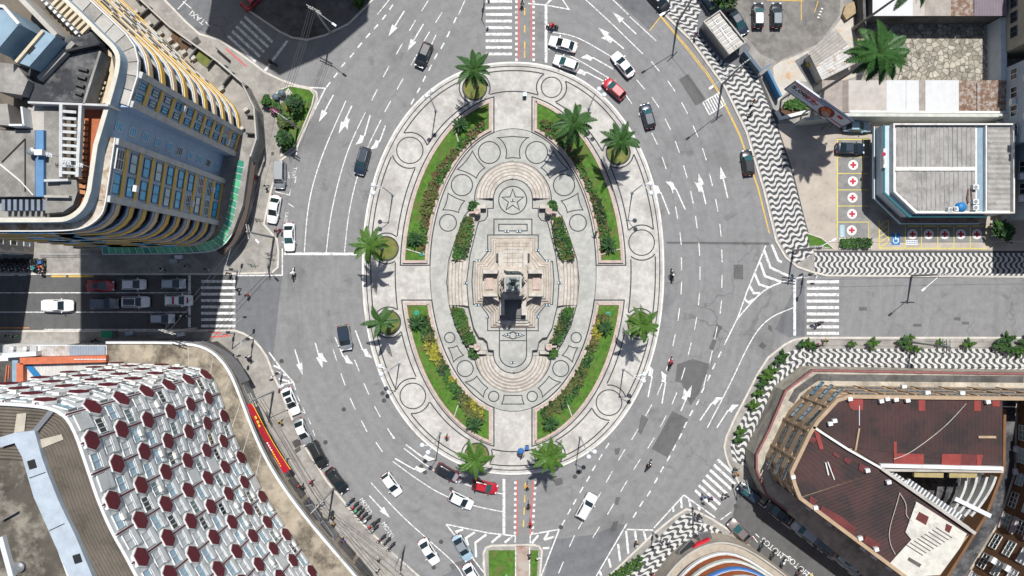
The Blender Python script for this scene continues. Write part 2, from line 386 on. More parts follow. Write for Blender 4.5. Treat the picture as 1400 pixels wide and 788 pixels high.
# ---- wave mosaic pavements (each a sheet on its pavement)
WAVE1 = m_wave('wave_mosaic', 1.9, .90, .31)
WAVE2 = m_wave('wave_mosaic_street', 1.75, .84, .30)
WAVE3 = m_wave('wave_mosaic_corner', 1.75, 1.06, .36)
def wave(left, right, m, n=40, z=.126, cross=5):
    A = PP(left); B = PP(right)
    def samp(p, n):
        ls = [0]
        for a, b in zip(p, p[1:]): ls.append(ls[-1] + math.dist(a, b))
        out = []
        for i in range(n + 1):
            t = ls[-1] * i / n; j = 0
            while j < len(ls) - 2 and ls[j + 1] < t: j += 1
            out.append(lerp(p[j], p[j + 1], (t - ls[j]) / (ls[j + 1] - ls[j])))
        return out
    A = samp(A, n); B = samp(B, n); mb = MB(); mb.uv = []; u = 0; vs = []; fs = []
    for i in range(n + 1):
        if i: u += math.dist(lerp(A[i], B[i], .5), lerp(A[i - 1], B[i - 1], .5))
        w = math.dist(A[i], B[i])
        for k in range(cross + 1):
            p = lerp(A[i], B[i], k / cross); vs.append((*p, z)); mb.uv.append((u, w * k / cross))
    for i in range(n):
        for k in range(cross):
            a = i * (cross + 1) + k; fs.append((a, a + 1, a + cross + 2, a + cross + 1))
    mb.add(vs, fs)
    o = mb.build('wave_mosaic', m); o['kind'] = 'structure'; return o
wave([(880, -20), (907, 14), (948, 55), (980, 101), (993, 120), (1023, 180), (1047, 260), (1064, 328), (1077, 350), (1090, 362)],
     [(925, -20), (955, 0), (985, 40), (1020, 85), (1034, 100), (1060, 165), (1084, 240), (1100, 300), (1110, 338), (1112, 346)], WAVE1, 60)
wave([(1113, 344.5), (1800, 346)], [(1113, 376), (1800, 379.5)], WAVE2, 80)
wave([(1095, 477), (1800, 477)], [(1108, 504), (1800, 507)], WAVE3, 80, .127)
wave([(1099, 474), (1075, 482), (1053, 500), (1032, 538), (1008, 585), (998, 610), (1002, 630)], [(1108, 504), (1096, 512), (1073, 533), (1061, 565), (1040, 610), (1033, 640), (1034, 645)], WAVE3, 40, .126)
wave([(845, 800), (880, 755), (905, 730), (932, 704), (944, 701)], [(935, 800), (935, 780), (940, 755), (955, 735), (962, 715)], WAVE3, 30, .126)
wave([(962, 715), (980, 722), (1015, 752), (1050, 783), (1075, 803)], [(945, 742), (985, 742), (1010, 756), (1040, 788), (1060, 806)], WAVE3, 30, .1262)

MOSB = mat('border_black_stone', (.07, .073, .076), .85, .25, 2)
MB().ribbon(PP([(957, 0), (987, 40), (1021, 85), (1035, 100), (1061, 165), (1085, 240), (1101, 300), (1111, 338)]), .5, .1292).build('mosaic_border', MOSB, bpy.data.objects['pavement_northeast'])
MB().ribbon(PP([(1113, 343.5), (1800, 345)]), .5, .1293).build('mosaic_border', MOSB, bpy.data.objects['pavement_northeast'])
# ---- markings
def line(path, w=.15, m=PAINT, z=.008, name='lane_line'): return MB().ribbon(PP(path), w, z + zn()).build(name, m, road)
def dashes(cs, ln, w=.14):
    for i, c in enumerate(cs):
        a = cs[max(0, i - 1)]; b = cs[min(len(cs) - 1, i + 1)]; dx, dy = b[0] - a[0], b[1] - a[1]; d = hypot(dx, dy) or 1
        dx, dy = dx / d * ln / 2, dy / d * ln / 2
        line([(c[0] - dx, c[1] - dy), (c[0] + dx, c[1] + dy)], w, name='lane_dash')
line(smooth([(473, 138), (445, 200), (428, 250), (420, 290), (416, 346)]))
line(smooth([(500, 153), (477, 200), (462, 250), (451, 300), (446, 346)]))
line(smooth([(521, 164), (503, 200), (487, 245), (476, 295), (471, 346)]))
line([(445, 121), (424, 163), (407, 200), (405, 212)], .2); line([(399, 118.5), (446, 121)], .2); line([(386, 340), (386, 376.5), (323, 377)], .2)
dashes([(535, 10), (525, 24), (514, 37), (503, 49), (492, 62), (481, 76), (469, 89), (459, 103), (449, 116)], 8.5, .22)
dashes([(581, 8), (564, 35), (546, 67), (528, 98), (512, 130)], 17); dashes([(600, 24), (583, 51), (566, 82), (547, 115), (530, 146)], 17)
dashes([(622, 28), (613, 47), (605, 63), (596, 77), (588, 93), (580, 108), (572, 124), (564, 139)], 9, .22); line([(596, 48), (590, 61)])
line([(636, 0), (627, 20)]); line([(532, 0), (516, 20)])
line([(388, 347), (490, 347.5)], .42, name='stop_line')
dashes([(458, 486), (469, 519), (482, 552), (498, 583)], 17); dashes([(488, 500), (501, 532), (516, 563), (534, 593)], 17); 
dashes([(408, 545), (423, 576), (429, 592)], 9, .12); line([(404, 560), (417, 565), (414, 557)], .12)
line([(368, 482), (385, 505), (401, 523)], .22); line([(401, 523), (404, 533)], .2); line([(401, 523), (380, 527)], .2)
for a, b in (((374, 500), (384, 504)), ((378, 509), (391, 513)), ((381, 518), (396, 522))): line([a, b], .32, name='chevron_stripe')
line(smooth([(507, 660), (548, 705), (590, 742), (624, 772), (634, 790)]))
line(smooth([(537, 631), (568, 654), (604, 677), (647, 692), (687, 700)])); line(smooth([(552, 613), (586, 639), (604, 649), (647, 667), (687, 675.5)]))
line([(514, 605), (523, 618)]); line([(531, 588), (540, 600)])
line([(689, 655), (689, 731)], .42, name='stop_line')
for p in ([(610, 717), (668, 729), (705, 733)], [(610, 717), (667, 790)], [(705, 733), (704, 742)], [(725, 731), (764.5, 724)], [(764.5, 724), (739, 790)], [(725, 731), (725, 743)]): line(p, .2)
for p in ([(627, 732), (624, 727), (633, 724)], [(640, 746), (637, 736), (649, 728)], [(651, 762), (650, 742), (665, 731)], [(672, 742), (684, 732)], [(690, 742), (700, 734)], [(662, 777), (661, 768)],
          [(727, 743), (736, 732)], [(744, 738), (750, 728)], [(744, 738), (758, 734)], [(742, 750), (751, 749)]): line(p, .34, name='chevron_stripe')
# cycle crossing, north and south
for (x0, y0, x1, y1, s) in ((706, -12, 706, 82, -1), (729.5, -12, 729.5, 82, 1), (704.7, 660, 704, 729, -1), (732, 660, 728, 729, 1)):
    n = int(abs(y1 - y0) / 7.1)
    for i in range(n + 1):
        x = x0 + (x1 - x0) * i / n; y = y0 + (y1 - y0) * i / n
        MB().box(*P(x, y), .01, .38, .40, .004).build('crossing_block', PAINT, road)
line([(709, -14), (709, 81)], .2, RPAINT, name='cycle_edge'); line([(726.7, -14), (726.7, 81)], .2, RPAINT, name='cycle_edge')
line([(707, 656), (706.6, 731)], .2, RPAINT, name='cycle_edge'); line([(729, 657), (724.8, 731)], .2, RPAINT, name='cycle_edge')
for y in (-8, 16, 40, 62, 74): line([(717.3, y - 5), (717.3, y + 5)], .2, YPAINT, name='cycle_dash')
for x, y in ((718.3, 665), (717.5, 682), (716.8, 699), (716, 716)): line([(x, y - 5), (x - .3, y + 5)], .2, YPAINT, name='cycle_dash')
def crosswalk(stripes, w):
    for a, b in stripes: line([a, b], w, name='crosswalk_stripe')
crosswalk([((664, y), (700, y)) for y in (2, 11, 20, 29, 38, 47, 56, 65, 74)], .42)
line([(746.5, 7), (746.5, 86)], .42, name='stop_line')
line(smooth([(753, 44), (780, 48), (801, 57), (838, 79)])); line(smooth([(749.5, 67), (770, 72), (789, 81), (834, 108)]))
line([(801, 0), (840, 36), (879, 74)]); line([(838, 0), (859, 20)]); line([(861, 23), (897, 56)]); line([(722, 5), (745, 7), (778, 13), (764, -8)], .2); line([(747, 6), (757, -4)], .3)
dashes([(896, 91), (918, 118), (936, 148), (951, 180), (963, 211), (972, 246), (980, 281), (985, 315), (987, 350), (987, 385), (985.5, 420), (979, 455), (972, 488), (964, 521)], 17.5)
dashes([(876, 116), (896, 140), (913, 170), (926, 201), (937, 235), (946, 270), (952, 304), (956, 341), (957, 374), (955.6, 409), (951, 443), (943, 477), (934, 511), (922, 545), (907, 576), (890, 606), (871, 635), (853, 665), (835, 696), (815, 728)], 17.5)
dashes([(859, 135), (878, 162), (895, 190), (908, 223), (918, 256), (925, 291), (930.5, 326), (931.7, 361), (931.5, 394), (928, 430), (921.6, 465), (913, 499), (902, 532), (887, 561), (868, 594), (850, 622), (833, 652), (817, 681), (795, 716), (782, 740), (767, 776)], 17.5)
dashes([(984, 485), (976, 501), (969, 517), (961, 533), (954, 550), (945, 565), (937, 581), (930, 597), (922, 612), (914, 627), (905, 642), (897, 657), (887, 675), (877, 689), (868, 704)], 9, .22)
dashes([(830, 610), (821, 625), (812, 640), (804, 655), (795, 670), (786, 686), (778, 700), (770, 715)], 9, .2)
line([(857, 716), (814, 790)], .2); line([(857, 724), (893, 725)], .2)
for x, y0, y1 in ((856, 726, 757), (868, 726, 748), (880, 726, 738), (845, 744, 768), (832, 764, 776), (820, 781, 790)): line([(x, y0), (x + 3, y1)], .34, name='chevron_stripe')
line([(935, 677), (894, 722)], .2); line([(935, 677), (978, 708)], .22)
for a, b in (((931, 682), (932, 695)), ((942, 683), (944, 693)), ((920, 694), (921, 700)), ((955, 693), (957, 698))): line([a, b], .34, name='chevron_stripe')
crosswalk([((981 - 5.1 * k, 628.6 + 7.0 * k), (1010 - 5.1 * k, 655 + 7.0 * k)) for k in range(7)], .42)
line([(1021, 400), (1008, 436), (990, 472)], .18)
line(smooth([(1084, 421), (1050, 435), (1027, 463), (1000, 522), (967, 585)]), .16)
line([(1047, 336), (1020, 402)], .22); line(smooth([(1084, 381), (1069, 386), (1051, 393), (1035, 405), (1008, 436)]), .22)
f = lambda q: [(1000 + x / 10.5, 330 + y / 10.5) for x, y in q]
for p in ([(470, 130), (560, 380), (870, 520)], [(410, 300), (480, 500), (730, 590)], [(335, 470), (400, 620), (540, 665)], [(265, 650), (320, 745), (410, 745)], [(580, 50), (670, 270), (725, 305)], [(180, 830), (250, 880), (330, 830)]): line(f(p), .36, name='chevron_stripe')
line([(1086.5, 382), (1086.5, 459)], .42, name='stop_line'); line([(1085, 380.5), (1112, 377.5)], .2)
crosswalk([((1103, 385.5 + 8.8 * k), (1147, 385.5 + 8.8 * k)) for k in range(9)], .46)
crosswalk([((275, 385 + 8.7 * k), (322, 385 + 8.7 * k)) for k in range(8)], .42)
crosswalk([((334.4 - 5.7 * k, 22.8 + 6.6 * k), (372.5 - 5.7 * k, 58 + 6.6 * k)) for k in range(5)], .42)
line([(393, 56), (362, 97)], .42, name='stop_line')
line([(-300, 400.5), (262, 400.5)]); line([(-300, 427), (255, 427)]); line([(259, 377), (259, 447.5)], .42, name='stop_line')
line([(70, 377), (90, 377)], .5, YPAINT); line([(94, 377), (128, 377)], .5, YPAINT); line([(0, 376.8), (20, 376.8)], .12); line([(25, 376.8), (36, 376.8)], .12)
line([(0, 448.5), (40, 448.5)], .18, mat('paint_orange', (.5, .22, .07), .8, .2, 1)); line([(60, 450.5), (250, 450.5)], .12)
line([(1101, 464), (1160, 463.5)], .14, YPAINT); line([(1295, 464), (1400, 465)], .16, YPAINT)
for d in (0, 1.6): line([(903 - d * .1, 21 + d), (945 - d, 71 + d), (969 - d, 102 + d), (986 - d, 131), (1012 - d * .8, 185), (1037 - d * .5, 258), (1052 - d * .3, 319)], .13, YPAINT, name='yellow_line')
line([(888, 42), (904, 22)], .14, YPAINT)
for k in range(8): line([(961 + 3.1 * k, 140 - 2.0 * k), (970 + 3.1 * k, 157 - 2.0 * k)], .2, name='grid_stripe')
line([(961, 140), (984, 127)], .16, name='grid_stripe'); line([(970, 157), (992, 143)], .16, name='grid_stripe')
line([(376, 262), (396, 267), (397, 258)], .14); dashes([(404, 246), (398, 281), (395, 240)], 9, .12)
line([(255, 0), (243, 13)], .14); line([(250, 2), (262, 12)], .14); line([(281, 30), (287, 37)], .16)
line([(985, 711), (1000, 700)], .16)
for a, b in (((1029, 733), (1036, 742)), ((1033, 730), (1038, 735)), ((1032, 684), (1048, 697)), ((1051, 701), (1065, 712)), ((1068, 714), (1082, 724)), ((1087, 728), (1096, 735)), ((1103, 740), (1112, 747)), ((1117, 750), (1125, 756)), ((1131, 761), (1139, 766)), ((1159, 782), (1166, 787)), ((1069, 756), (1083, 766)), ((1103, 781), (1112, 788)),
             ((1145, 769), (1153, 776)), ((1145, 769), (1149, 763))): line([a, b], .13, name='bay_line')
line([(1107, 790), (1111, 784)], .2, YPAINT)

def arrow(tail, tip, kind='s', k=1.0):
    a = Vector(P(*tail)); b = Vector(P(*tip)); d = (b - a); ln = d.length; d.normalize(); n = Vector((-d.y, d.x))
    mb = MB(); zz = .008 + zn(); q = lambda t, s: tuple(a + d * t + n * s) + (zz,)
    def tri(c, ang, hl, hw):
        dd = Vector((d.x * cos(ang) - d.y * sin(ang), d.x * sin(ang) + d.y * cos(ang))); nn = Vector((-dd.y, dd.x))
        e = lambda t, s: tuple(c + dd * t + nn * s) + (.008,)
        mb.add([e(0, hw), e(0, -hw), e(hl, 0)], [(0, 1, 2)])
        mb.add([e(-.5, .11), e(-.5, -.11), e(0, -.11), e(0, .11)], [(0, 1, 2, 3)])
    hl, hw = 1.9 * k, .5 * k
    if 's' in kind:
        mb.add([q(0, .1), q(0, -.1), q(ln - hl, -.1), q(ln - hl, .1)], [(0, 1, 2, 3)])
        mb.add([q(ln - hl, hw), q(ln - hl, -hw), q(ln, 0)], [(0, 1, 2)])
    else: mb.add([q(0, .1), q(0, -.1), q(ln - 1.4 * k, -.1), q(ln - 1.4 * k, .1)], [(0, 1, 2, 3)])
    for ch, sg in (('l', 1), ('r', -1)):
        if ch in kind:
            t = (ln - 1.4 * k) if 's' not in kind else ln * .42
            c = a + d * t
            mb.add([tuple(c - d * .15 + n * .1) + (zz + .0003,), tuple(c - d * .15 - n * .1) + (zz + .0003,), tuple(c + d * .5 - n * .1 + n * sg * .45) + (zz + .0003,), tuple(c + d * .5 + n * .1 + n * sg * .45) + (zz + .0003,)], [(0, 1, 2, 3)])
            c2 = c + d * .35 + n * sg * .38
            e = lambda t, s: tuple(c2 + d * t + n * s * sg) + (zz + .0006,)
            mb.add([e(-.35, -.35), e(-.35, .28), e(.25, .28), e(1.35, .62), e(.75, -.35)], [(0, 1, 2, 3, 4)])
    mb.build('lane_arrow', PAINT, road)
arrow((553, 15), (531, 50)); arrow((579, 33), (557, 70)); arrow((456, 130), (436, 167)); arrow((481, 145), (463, 183), 'sl'); arrow((506, 158), (495, 198), 'r'); arrow((527, 172), (515, 205), 'r')
arrow((403, 478), (414, 513)); arrow((431, 469), (441, 504), 'sl'); arrow((458, 461), (474, 499), 'l'); arrow((486, 452), (500, 490), 'l')
arrow((505, 678), (533, 708)); arrow((555, 608), (588, 633), 'l'); arrow((540, 627), (577, 648), 'l')
arrow((870, 47), (838, 17)); arrow((853, 67), (818, 38), 'sl'); arrow((839, 95), (800, 73), 'l'); arrow((825, 111), (791, 93), 'l')
arrow((915, 293), (899, 252), 'l'); arrow((937, 287), (919, 247), 'l'); arrow((965, 279), (955, 237), 'sl'); arrow((995, 271), (985, 228))
arrow((886, 543), (894, 503), 'l'); arrow((905, 552), (912, 511), 'l'); arrow((931, 562), (946, 527), 'sl'); arrow((957, 575), (980, 541), 'r'); arrow((980, 585), (1002, 551), 'r')

# manhole covers
MH = mat('cast_iron', (.06, .06, .06), .7, .2, 3)
for x, y in ((523, 538), (525, 548), (445, 605), (581, 646), (576, 638), (593, 776), (603, 741), (767, 721), (793, 645), (786, 652), (385, 494), (1043, 713), (1006, 692), (1062, 650), (470, 560), (617, 669)):
    MB().lathe(*P(x, y), [(.36, .0045), (.35, .012), (.1, .012)], 16).build('manhole_cover', MH, road)
# TAXI and MOTOS lettering
def lettering(txt, px, py, ang, size, m, parent, z=.01, name='lettering', h=0.0, tilt=None, ext=.002):
    cu = bpy.data.curves.new(name, 'FONT'); cu.body = txt; cu.size = size; cu.align_x = 'CENTER'; cu.align_y = 'CENTER'; cu.extrude = ext
    t = bpy.data.objects.new('txt', cu); C.objects.link(t); dg = bpy.context.evaluated_depsgraph_get()
    me = bpy.data.meshes.new_from_object(t.evaluated_get(dg)); bpy.data.objects.remove(t)
    me.materials.clear(); me.materials.append(m)
    o = bpy.data.objects.new(name, me); C.objects.link(o); x, y = P(px, py, h)
    off = Vector((0, 0, 0)); p = parent
    while p is not None: off += p.location; p = p.parent
    o.location = Vector((x, y, z)) - off; o.rotation_euler = tilt if tilt else (0, 0, ang); o.parent = parent; return o
lettering('TAXI', 270, 24, radians(142), 1.25, PAINT, road); lettering('MOTOS', 1056, 749, radians(140), 1.25, PAINT, road); lettering('MOTOS', 1091, 774, radians(140), 1.25, PAINT, road)
lettering('MOTO', 500, 692, radians(-57), .95, PAINT, road); lettering('MOTO', 530, 725, radians(-57), .95, PAINT, road); lettering('TAXI', 402, 236, radians(-102), .8, PAINT, road); lettering('TAXI', 391, 297, radians(-96), .8, PAINT, road)
# ================================================================ the oval plaza
ZP = .15
PX, PY, PA, PB, PN = 701.5, 367.0, 206.5, 282.0, 2.18
def sup(a, b, n=2.0, cx=701.5, cy=371.0, N=180, t0=0, t1=2 * pi):
    out = []
    for i in range(N):
        t = t0 + (t1 - t0) * i / (N if t1 - t0 > 6.2 else N - 1); c, q = cos(t), sin(t)
        out.append((cx + a * math.copysign(abs(c) ** (2 / n), c), cy + b * math.copysign(abs(q) ** (2 / n), q)))
    return out
PLAZA = mat('mosaic_pale_stone', (.44, .425, .395), .85, .2, 1.1, bump=.15, bscale=18, col2=(.31, .295, .275), amt2=.42, scale2=.22)
PLAZAI = mat('mosaic_grey_stone', (.37, .37, .345), .85, .16, 1.3, bump=.15, bscale=18, col2=(.29, .29, .27), amt2=.4, scale2=.3)
BLK = mat('mosaic_black_stone', (.045, .047, .05), .8, .25, 2.5)
PINK = mat('pink_granite', (.42, .33, .29), .8, .25, 1.6, bump=.2)
PINKD = mat('nosing_brown', (.20, .15, .12), .85, .2, 2)
STONE = mat('monument_limestone', (.42, .375, .32), .85, .25, 1.6, bump=.25, bscale=6, col2=(.27, .24, .20), amt2=.42, scale2=.8)
STONEP = mat('pale_stone', (.45, .42, .375), .85, .22, 1.6, bump=.2, col2=(.33, .30, .26), amt2=.4, scale2=.9)
BRONZE = mat('bronze_patina', (.13, .165, .16), .5, .3, 2.5, metal=.55, col2=(.05, .06, .06), amt2=.5, scale2=2)
outer = sup(PA, PB, PN, PX, PY, 220)
plaza = struct('plaza', MB().prism(PP(outer), -.05, ZP), PLAZA)
MB().wall(PP(sup(PA - 1.2, PB - 1.2, PN, PX, PY, 220)), .26, -.03, ZP + .012, True).build('kerb', mat('kerb_white', (.66, .65, .61), .8, .12, 1.5, col2=(.45, .43, .4), amt2=.35, scale2=.5), plaza)
def ml(path, w=.19, closed=False, z=None, par=None):
    return MB().ribbon(PP(path), w, (ZP + .004 if z is None else z) + zn() * .3, closed).build('mosaic_line', BLK, par or plaza)
def circ(cx, cy, r, N=40, t0=0, t1=2 * pi): return [(cx + r * cos(t0 + (t1 - t0) * i / N), cy + r * sin(t0 + (t1 - t0) * i / N)) for i in range(N if t1 - t0 > 6.28 else N + 1)]
# inner walkway of greyer stone
MB().sheet(PP(sup(113.5, 193, 2, 701.5, 369.5, 120)), ZP + .002).build('inner_walk', PLAZAI, plaza)
ml(sup(PA - 6.2, PB - 6.2, PN, PX, PY, 220), .15, True)
nodes = [(649, 121, 0), (845, 209, 0), (528.5, 340, 0), (531.5, 441, 0), (652, 622, 0), (752, 623, 0), (874.5, 443, 0), (754, 120, 14), (560.5, 206, 18), (564.6, 541.4, 17.5), (832.5, 550.5, 17.5), (877, 332, 17.5)]
ring2 = sup(PA - 12.2, PB - 12.2, PN, PX, PY, 400); ring3 = sup(161, 246, 2.06, 701.5, 371.5, 400)
def runs(pts, keep, closed=True):
    out = []; cur = []
    k0 = next((i for i, p in enumerate(pts) if not keep(p)), 0) if closed else 0
    seq = pts[k0:] + pts[:k0] if closed else pts
    for p in seq:
        if keep(p): cur.append(p)
        else:
            if len(cur) > 1: out.append(cur)
            cur = []
    if len(cur) > 1: out.append(cur)
    return out
RO = lambda n: (n[2] + 6.5) if n[2] else 21
far = lambda p: all(hypot(p[0] - n[0], p[1] - n[1]) > RO(n) for n in nodes)
for ring in (ring2, ring3):
    for r in runs(ring, far): ml(r)
def insup(p, a, b, n, cx, cy): return (abs(p[0] - cx) / a) ** n + (abs(p[1] - cy) / b) ** n < 1
for n in nodes:
    band = lambda p: insup(p, PA - 12.2, PB - 12.2, PN, PX, PY) and not insup(p, 161, 246, 2.06, 701.5, 371.5)
    for r in runs(circ(n[0], n[1], RO(n), 90), band): ml(r)
    if n[2]: ml(circ(n[0], n[1], n[2]), .17, True)
# garden beds
def bed(sx, sy, d):
    # one of four beds; sx, sy = -1 / 1 side; d = inset in pixels
    xi = 701.3 + sx * (26 + d); yl = (363 - d) if sy < 0 else (410.5 + d)
    o = []; i_ = []
    for k in range(61):
        t = pi / 2 * k / 60
        x = 701.4 + sx * (154 - d) * cos(t); y = 371.5 + sy * (242 - d) * sin(t)
        if sx * (x - xi) >= 0 and sy * (y - yl) >= 0: o.append((x, y))
        x = 701.4 + sx * (113.5 + d) * cos(t); y = 369.5 + sy * (193 + d) * sin(t)
        if sx * (x - xi) >= 0 and sy * (y - yl) >= 0: i_.append((x, y))
    def ye(a, b, cy, x): return cy + sy * b * sqrt(max(0, 1 - ((x - 701.4) / a) ** 2))
    def xe(a, b, cy, y): return 701.4 + sx * a * sqrt(max(0, 1 - ((y - cy) / b) ** 2))
    o = [(xe(154 - d, 242 - d, 371.5, yl), yl)] + o + [(xi, ye(154 - d, 242 - d, 371.5, xi))]
    i_ = [(xe(113.5 + d, 193 + d, 369.5, yl), yl)] + i_ + [(xi, ye(113.5 + d, 193 + d, 369.5, xi))]
    return o + i_[::-1], o, i_
def pt_in(p, poly):
    c = False; n = len(poly)
    for i in range(n):
        a, b = poly[i], poly[i - 1]
        if (a[1] > p[1]) != (b[1] > p[1]) and p[0] < (b[0] - a[0]) * (p[1] - a[1]) / (b[1] - a[1]) + a[0]: c = not c
    return c
LEAFM = [mat('leaf_dark', (.018, .05, .016), .6, .3, 3), mat('leaf_green', (.045, .115, .022), .6, .3, 3), mat('leaf_yellow', (.26, .25, .03), .6, .25, 3),
         mat('leaf_rust', (.105, .085, .035), .7, .3, 3), mat('leaf_olive', (.085, .10, .028), .65, .3, 3), mat('flower_magenta', (.30, .02, .16), .6, .1, 3)]
def leafstuff(name, pts, sizes, mis, parent, zbase, hmax, per=5):
    mb = MB(); ph = random.uniform(0, 9)
    for (x, y) in pts:
        wx, wy = P(x, y); mi = mis[int((sin(wx * .9 + ph) + sin(wy * .8 + ph * 2) + 2) / 4 * len(mis) + random.uniform(-.9, .9)) % len(mis)]; hh = hmax * random.uniform(.5, 1)
        for k in range(per):
            a = random.uniform(0, 2 * pi); el = random.uniform(.2, 1.2); ln = random.choice(sizes) * random.uniform(.7, 1.2); w = ln * .28
            bx, by, bz = wx + random.uniform(-.12, .12), wy + random.uniform(-.12, .12), zbase + hh * random.uniform(.25, .8)
            d = Vector((cos(a) * cos(el), sin(a) * cos(el), sin(el) * .6)); s_ = Vector((-sin(a), cos(a), random.uniform(-.3, .3))) * w; b = Vector((bx, by, bz))
            mb.add([b, b + d * ln * .5 + s_, b + d * ln, b + d * ln * .5 - s_], [(0, 1, 2, 3)], mi)
    return mb.build(name, LEAFM, parent)
BEDN = {(-1, -1): 'long curved garden bed with bright lawn beside the five-pointed star', (1, -1): 'curved garden bed holding a big palm and bare reddish soil', (-1, 1): 'curved garden bed of yellow crotons with a green hatch plate', (1, 1): 'curved garden bed with rust and yellow shrubs and a green round cover'}
for sx in (-1, 1):
    for sy in (-1, 1):
        ml(bed(sx, sy, 0)[0], .19, True)
        poly, o_, i_ = bed(sx, sy, 7)
        c = P(*lerp(o_[30 if len(o_) > 30 else len(o_) // 2], i_[len(i_) // 2], .5))
        b = thing('garden_bed', BEDN[(sx, sy)], 'garden bed', *c, ZP)
        MB().wall(PP(bed(sx, sy, 5)[0]), .42, ZP - .02, ZP + .38, True).build('stone_border', PINK, b)
        MB().sheet(PP(poly), ZP + .24).build('lawn', GRASS, b)
        # soil strip along the inner side
        so = [lerp(i_[int(t * (len(i_) - 1))], o_[int(t * (len(o_) - 1))], .02) for t in [k / 40 for k in range(3, 39)]]
        si = [lerp(i_[int(t * (len(i_) - 1))], o_[int(t * (len(o_) - 1))], .42 + .12 * sin(t * 9 + sx + sy)) for t in [k / 40 for k in range(3, 39)]]
        MB().sheet(PP(so + si[::-1]), ZP + .25).build('soil', SOIL, b)
        pl = so + si[::-1]; xs = [p[0] for p in pl]; ys = [p[1] for p in pl]; pts = []
        dens = {(-1, -1): 260, (1, -1): 170, (-1, 1): 430, (1, 1): 430}[(sx, sy)]
        while len(pts) < dens:
            p = (random.uniform(min(xs), max(xs)), random.uniform(min(ys), max(ys)))
            if pt_in(p, pl): pts.append(p)
        mis = {(-1, -1): [4, 4, 3, 1, 1, 0], (1, -1): [3, 1, 1, 4, 0], (-1, 1): [2, 4, 4, 0, 1, 1], (1, 1): [2, 3, 4, 4, 0, 1, 1]}[(sx, sy)]
        tag(leafstuff('bed_plants', pts, (.4, .55, .7), mis, b, ZP + .22, .7), kind='stuff')
        # stone dividers across the bed
        for t in ((.70,) if sy > 0 else (.72, .06)):
            i0 = i_[int(t * (len(i_) - 1))]; o0 = o_[int(t * (len(o_) - 1))]
            MB().wall(PP([i0, o0]), .16, ZP + .2, ZP + .42).build('divider', STONEP, b)
# cycads: round rosettes of stiff fronds
def frond_mesh(name, ln, w, droop, mi, nl=12, rise=.6, leafw=.05):
    mb = MB(); prev = None; path = []
    for i in range(nl + 1):
        t = i / nl; x = ln * t * (1 - .12 * t); z = rise * ln * t - droop * ln * t * t
        path.append(Vector((x, 0, z)))
    mb.tube(path, [.03 * (1 - .75 * i / nl) for i in range(nl + 1)], 4, 0)
    for i in range(1, nl + 1):
        t = i / nl; l = w * sin(pi * min(1, .12 + t * .86)) ** .7
        for s in (-1, 1):
            for dd in (0, .5):
                p = path[i].lerp(path[i - 1], dd); dx = l * .45; a = random.uniform(-.08, .08)
                mb.add([p + Vector((-leafw, 0, 0)), p + Vector((dx * .5 - leafw, s * l * .55, .04 + a)), p + Vector((dx + .03, s * l, -.12 * l + a)), p + Vector((dx * .5 + leafw * 1.4, s * l * .5, .03 + a)), p + Vector((leafw, 0, 0))], [(0, 1, 2, 3, 4)], 1)
    me = MB.build(mb, name, [mat('frond_stem', (.09, .11, .03), .6, .2, 3), mi]).data
    o = bpy.data.objects[-1] if False else None
    return me
def drop_obj_of(me):
    for o in list(bpy.data.objects):
        if o.data == me: bpy.data.objects.remove(o)
FG = [mat('palm_leaf', (.030, .085, .018), .5, .3, 1.5, obj=True), mat('palm_leaf_light', (.055, .125, .018), .5, .3, 1.5, obj=True), mat('cycad_leaf', (.028, .085, .028), .55, .3, 2, obj=True)]
FM = {}
for key, (ln, w, dr, m_, nl, rise, lw) in {'palm': (3.3, .52, .95, FG[0], 17, .62, .042), 'palm_light': (3.2, .50, 1.0, FG[1], 17, .62, .042), 'royal': (4.6, .8, .85, FG[0], 22, .55, .055),
                                           'cycad': (1.4, .17, .55, FG[2], 10, .75, .03), 'small': (.9, .2, .6, FG[1], 7, .9, .05), 'small_dark': (.9, .2, .6, FG[0], 7, .9, .05)}.items():
    FM[key] = [frond_mesh('frond', ln * k, w, dr, m_, nl, rise, lw) for k in (1, .9)]
    for me in FM[key]: drop_obj_of(me)
def rosette(root, key, z, n, tilt=(0, 0), spread=1.0, centre=True, x=0, y=0):
    for i in range(n):
        o = bpy.data.objects.new('frond', FM[key][i % 2]); C.objects.link(o); o.parent = root
        a = 2 * pi * i / n * 2.0 + (pi / n if i >= n / 2 else 0) + random.uniform(-.16, .16)
        up = 0.0 if i < n * .5 else (-.42 if i < n * .82 else -.95)
        o.location = (x, y, z); o.rotation_euler = (random.uniform(-.2, .2), up + random.uniform(-.12, .12) + .06, a); k = random.uniform(.86, 1.1) * spread; o.scale = (k, k, k)
def palm(px, py, h, key, label, lean=(0, 0), n=15, r=.19, spread=1.0, z=ZP, group=None, bulge=True):
    x, y = P(px, py); t = thing('palm_tree', label, 'palm tree', x, y, z, group)
    N = 8; pth = [(x + lean[0] * (i / N) ** 1.5, y + lean[1] * (i / N) ** 1.5, z + (h) * i / N) for i in range(N + 1)]
    rs = [r * (1.5 if i == 0 else (1.0 + (.25 * sin(pi * i / N) if bulge else 0)) * (1 - .35 * i / N)) for i in range(N + 1)]
    MB().tube(pth, rs, 10).build('trunk', mat('palm_trunk', (.23, .21, .18), .9, .3, 2, bump=.4), t, True)
    MB().tube([pth[-1], (pth[-1][0], pth[-1][1], pth[-1][2] + .6)], [r * .75, r * .45], 8).build('crownshaft', mat('crownshaft', (.10, .15, .04), .5, .2, 2), t, True)
    rosette(t, key, h + .45, n, spread=spread, x=lean[0], y=lean[1])
    return t
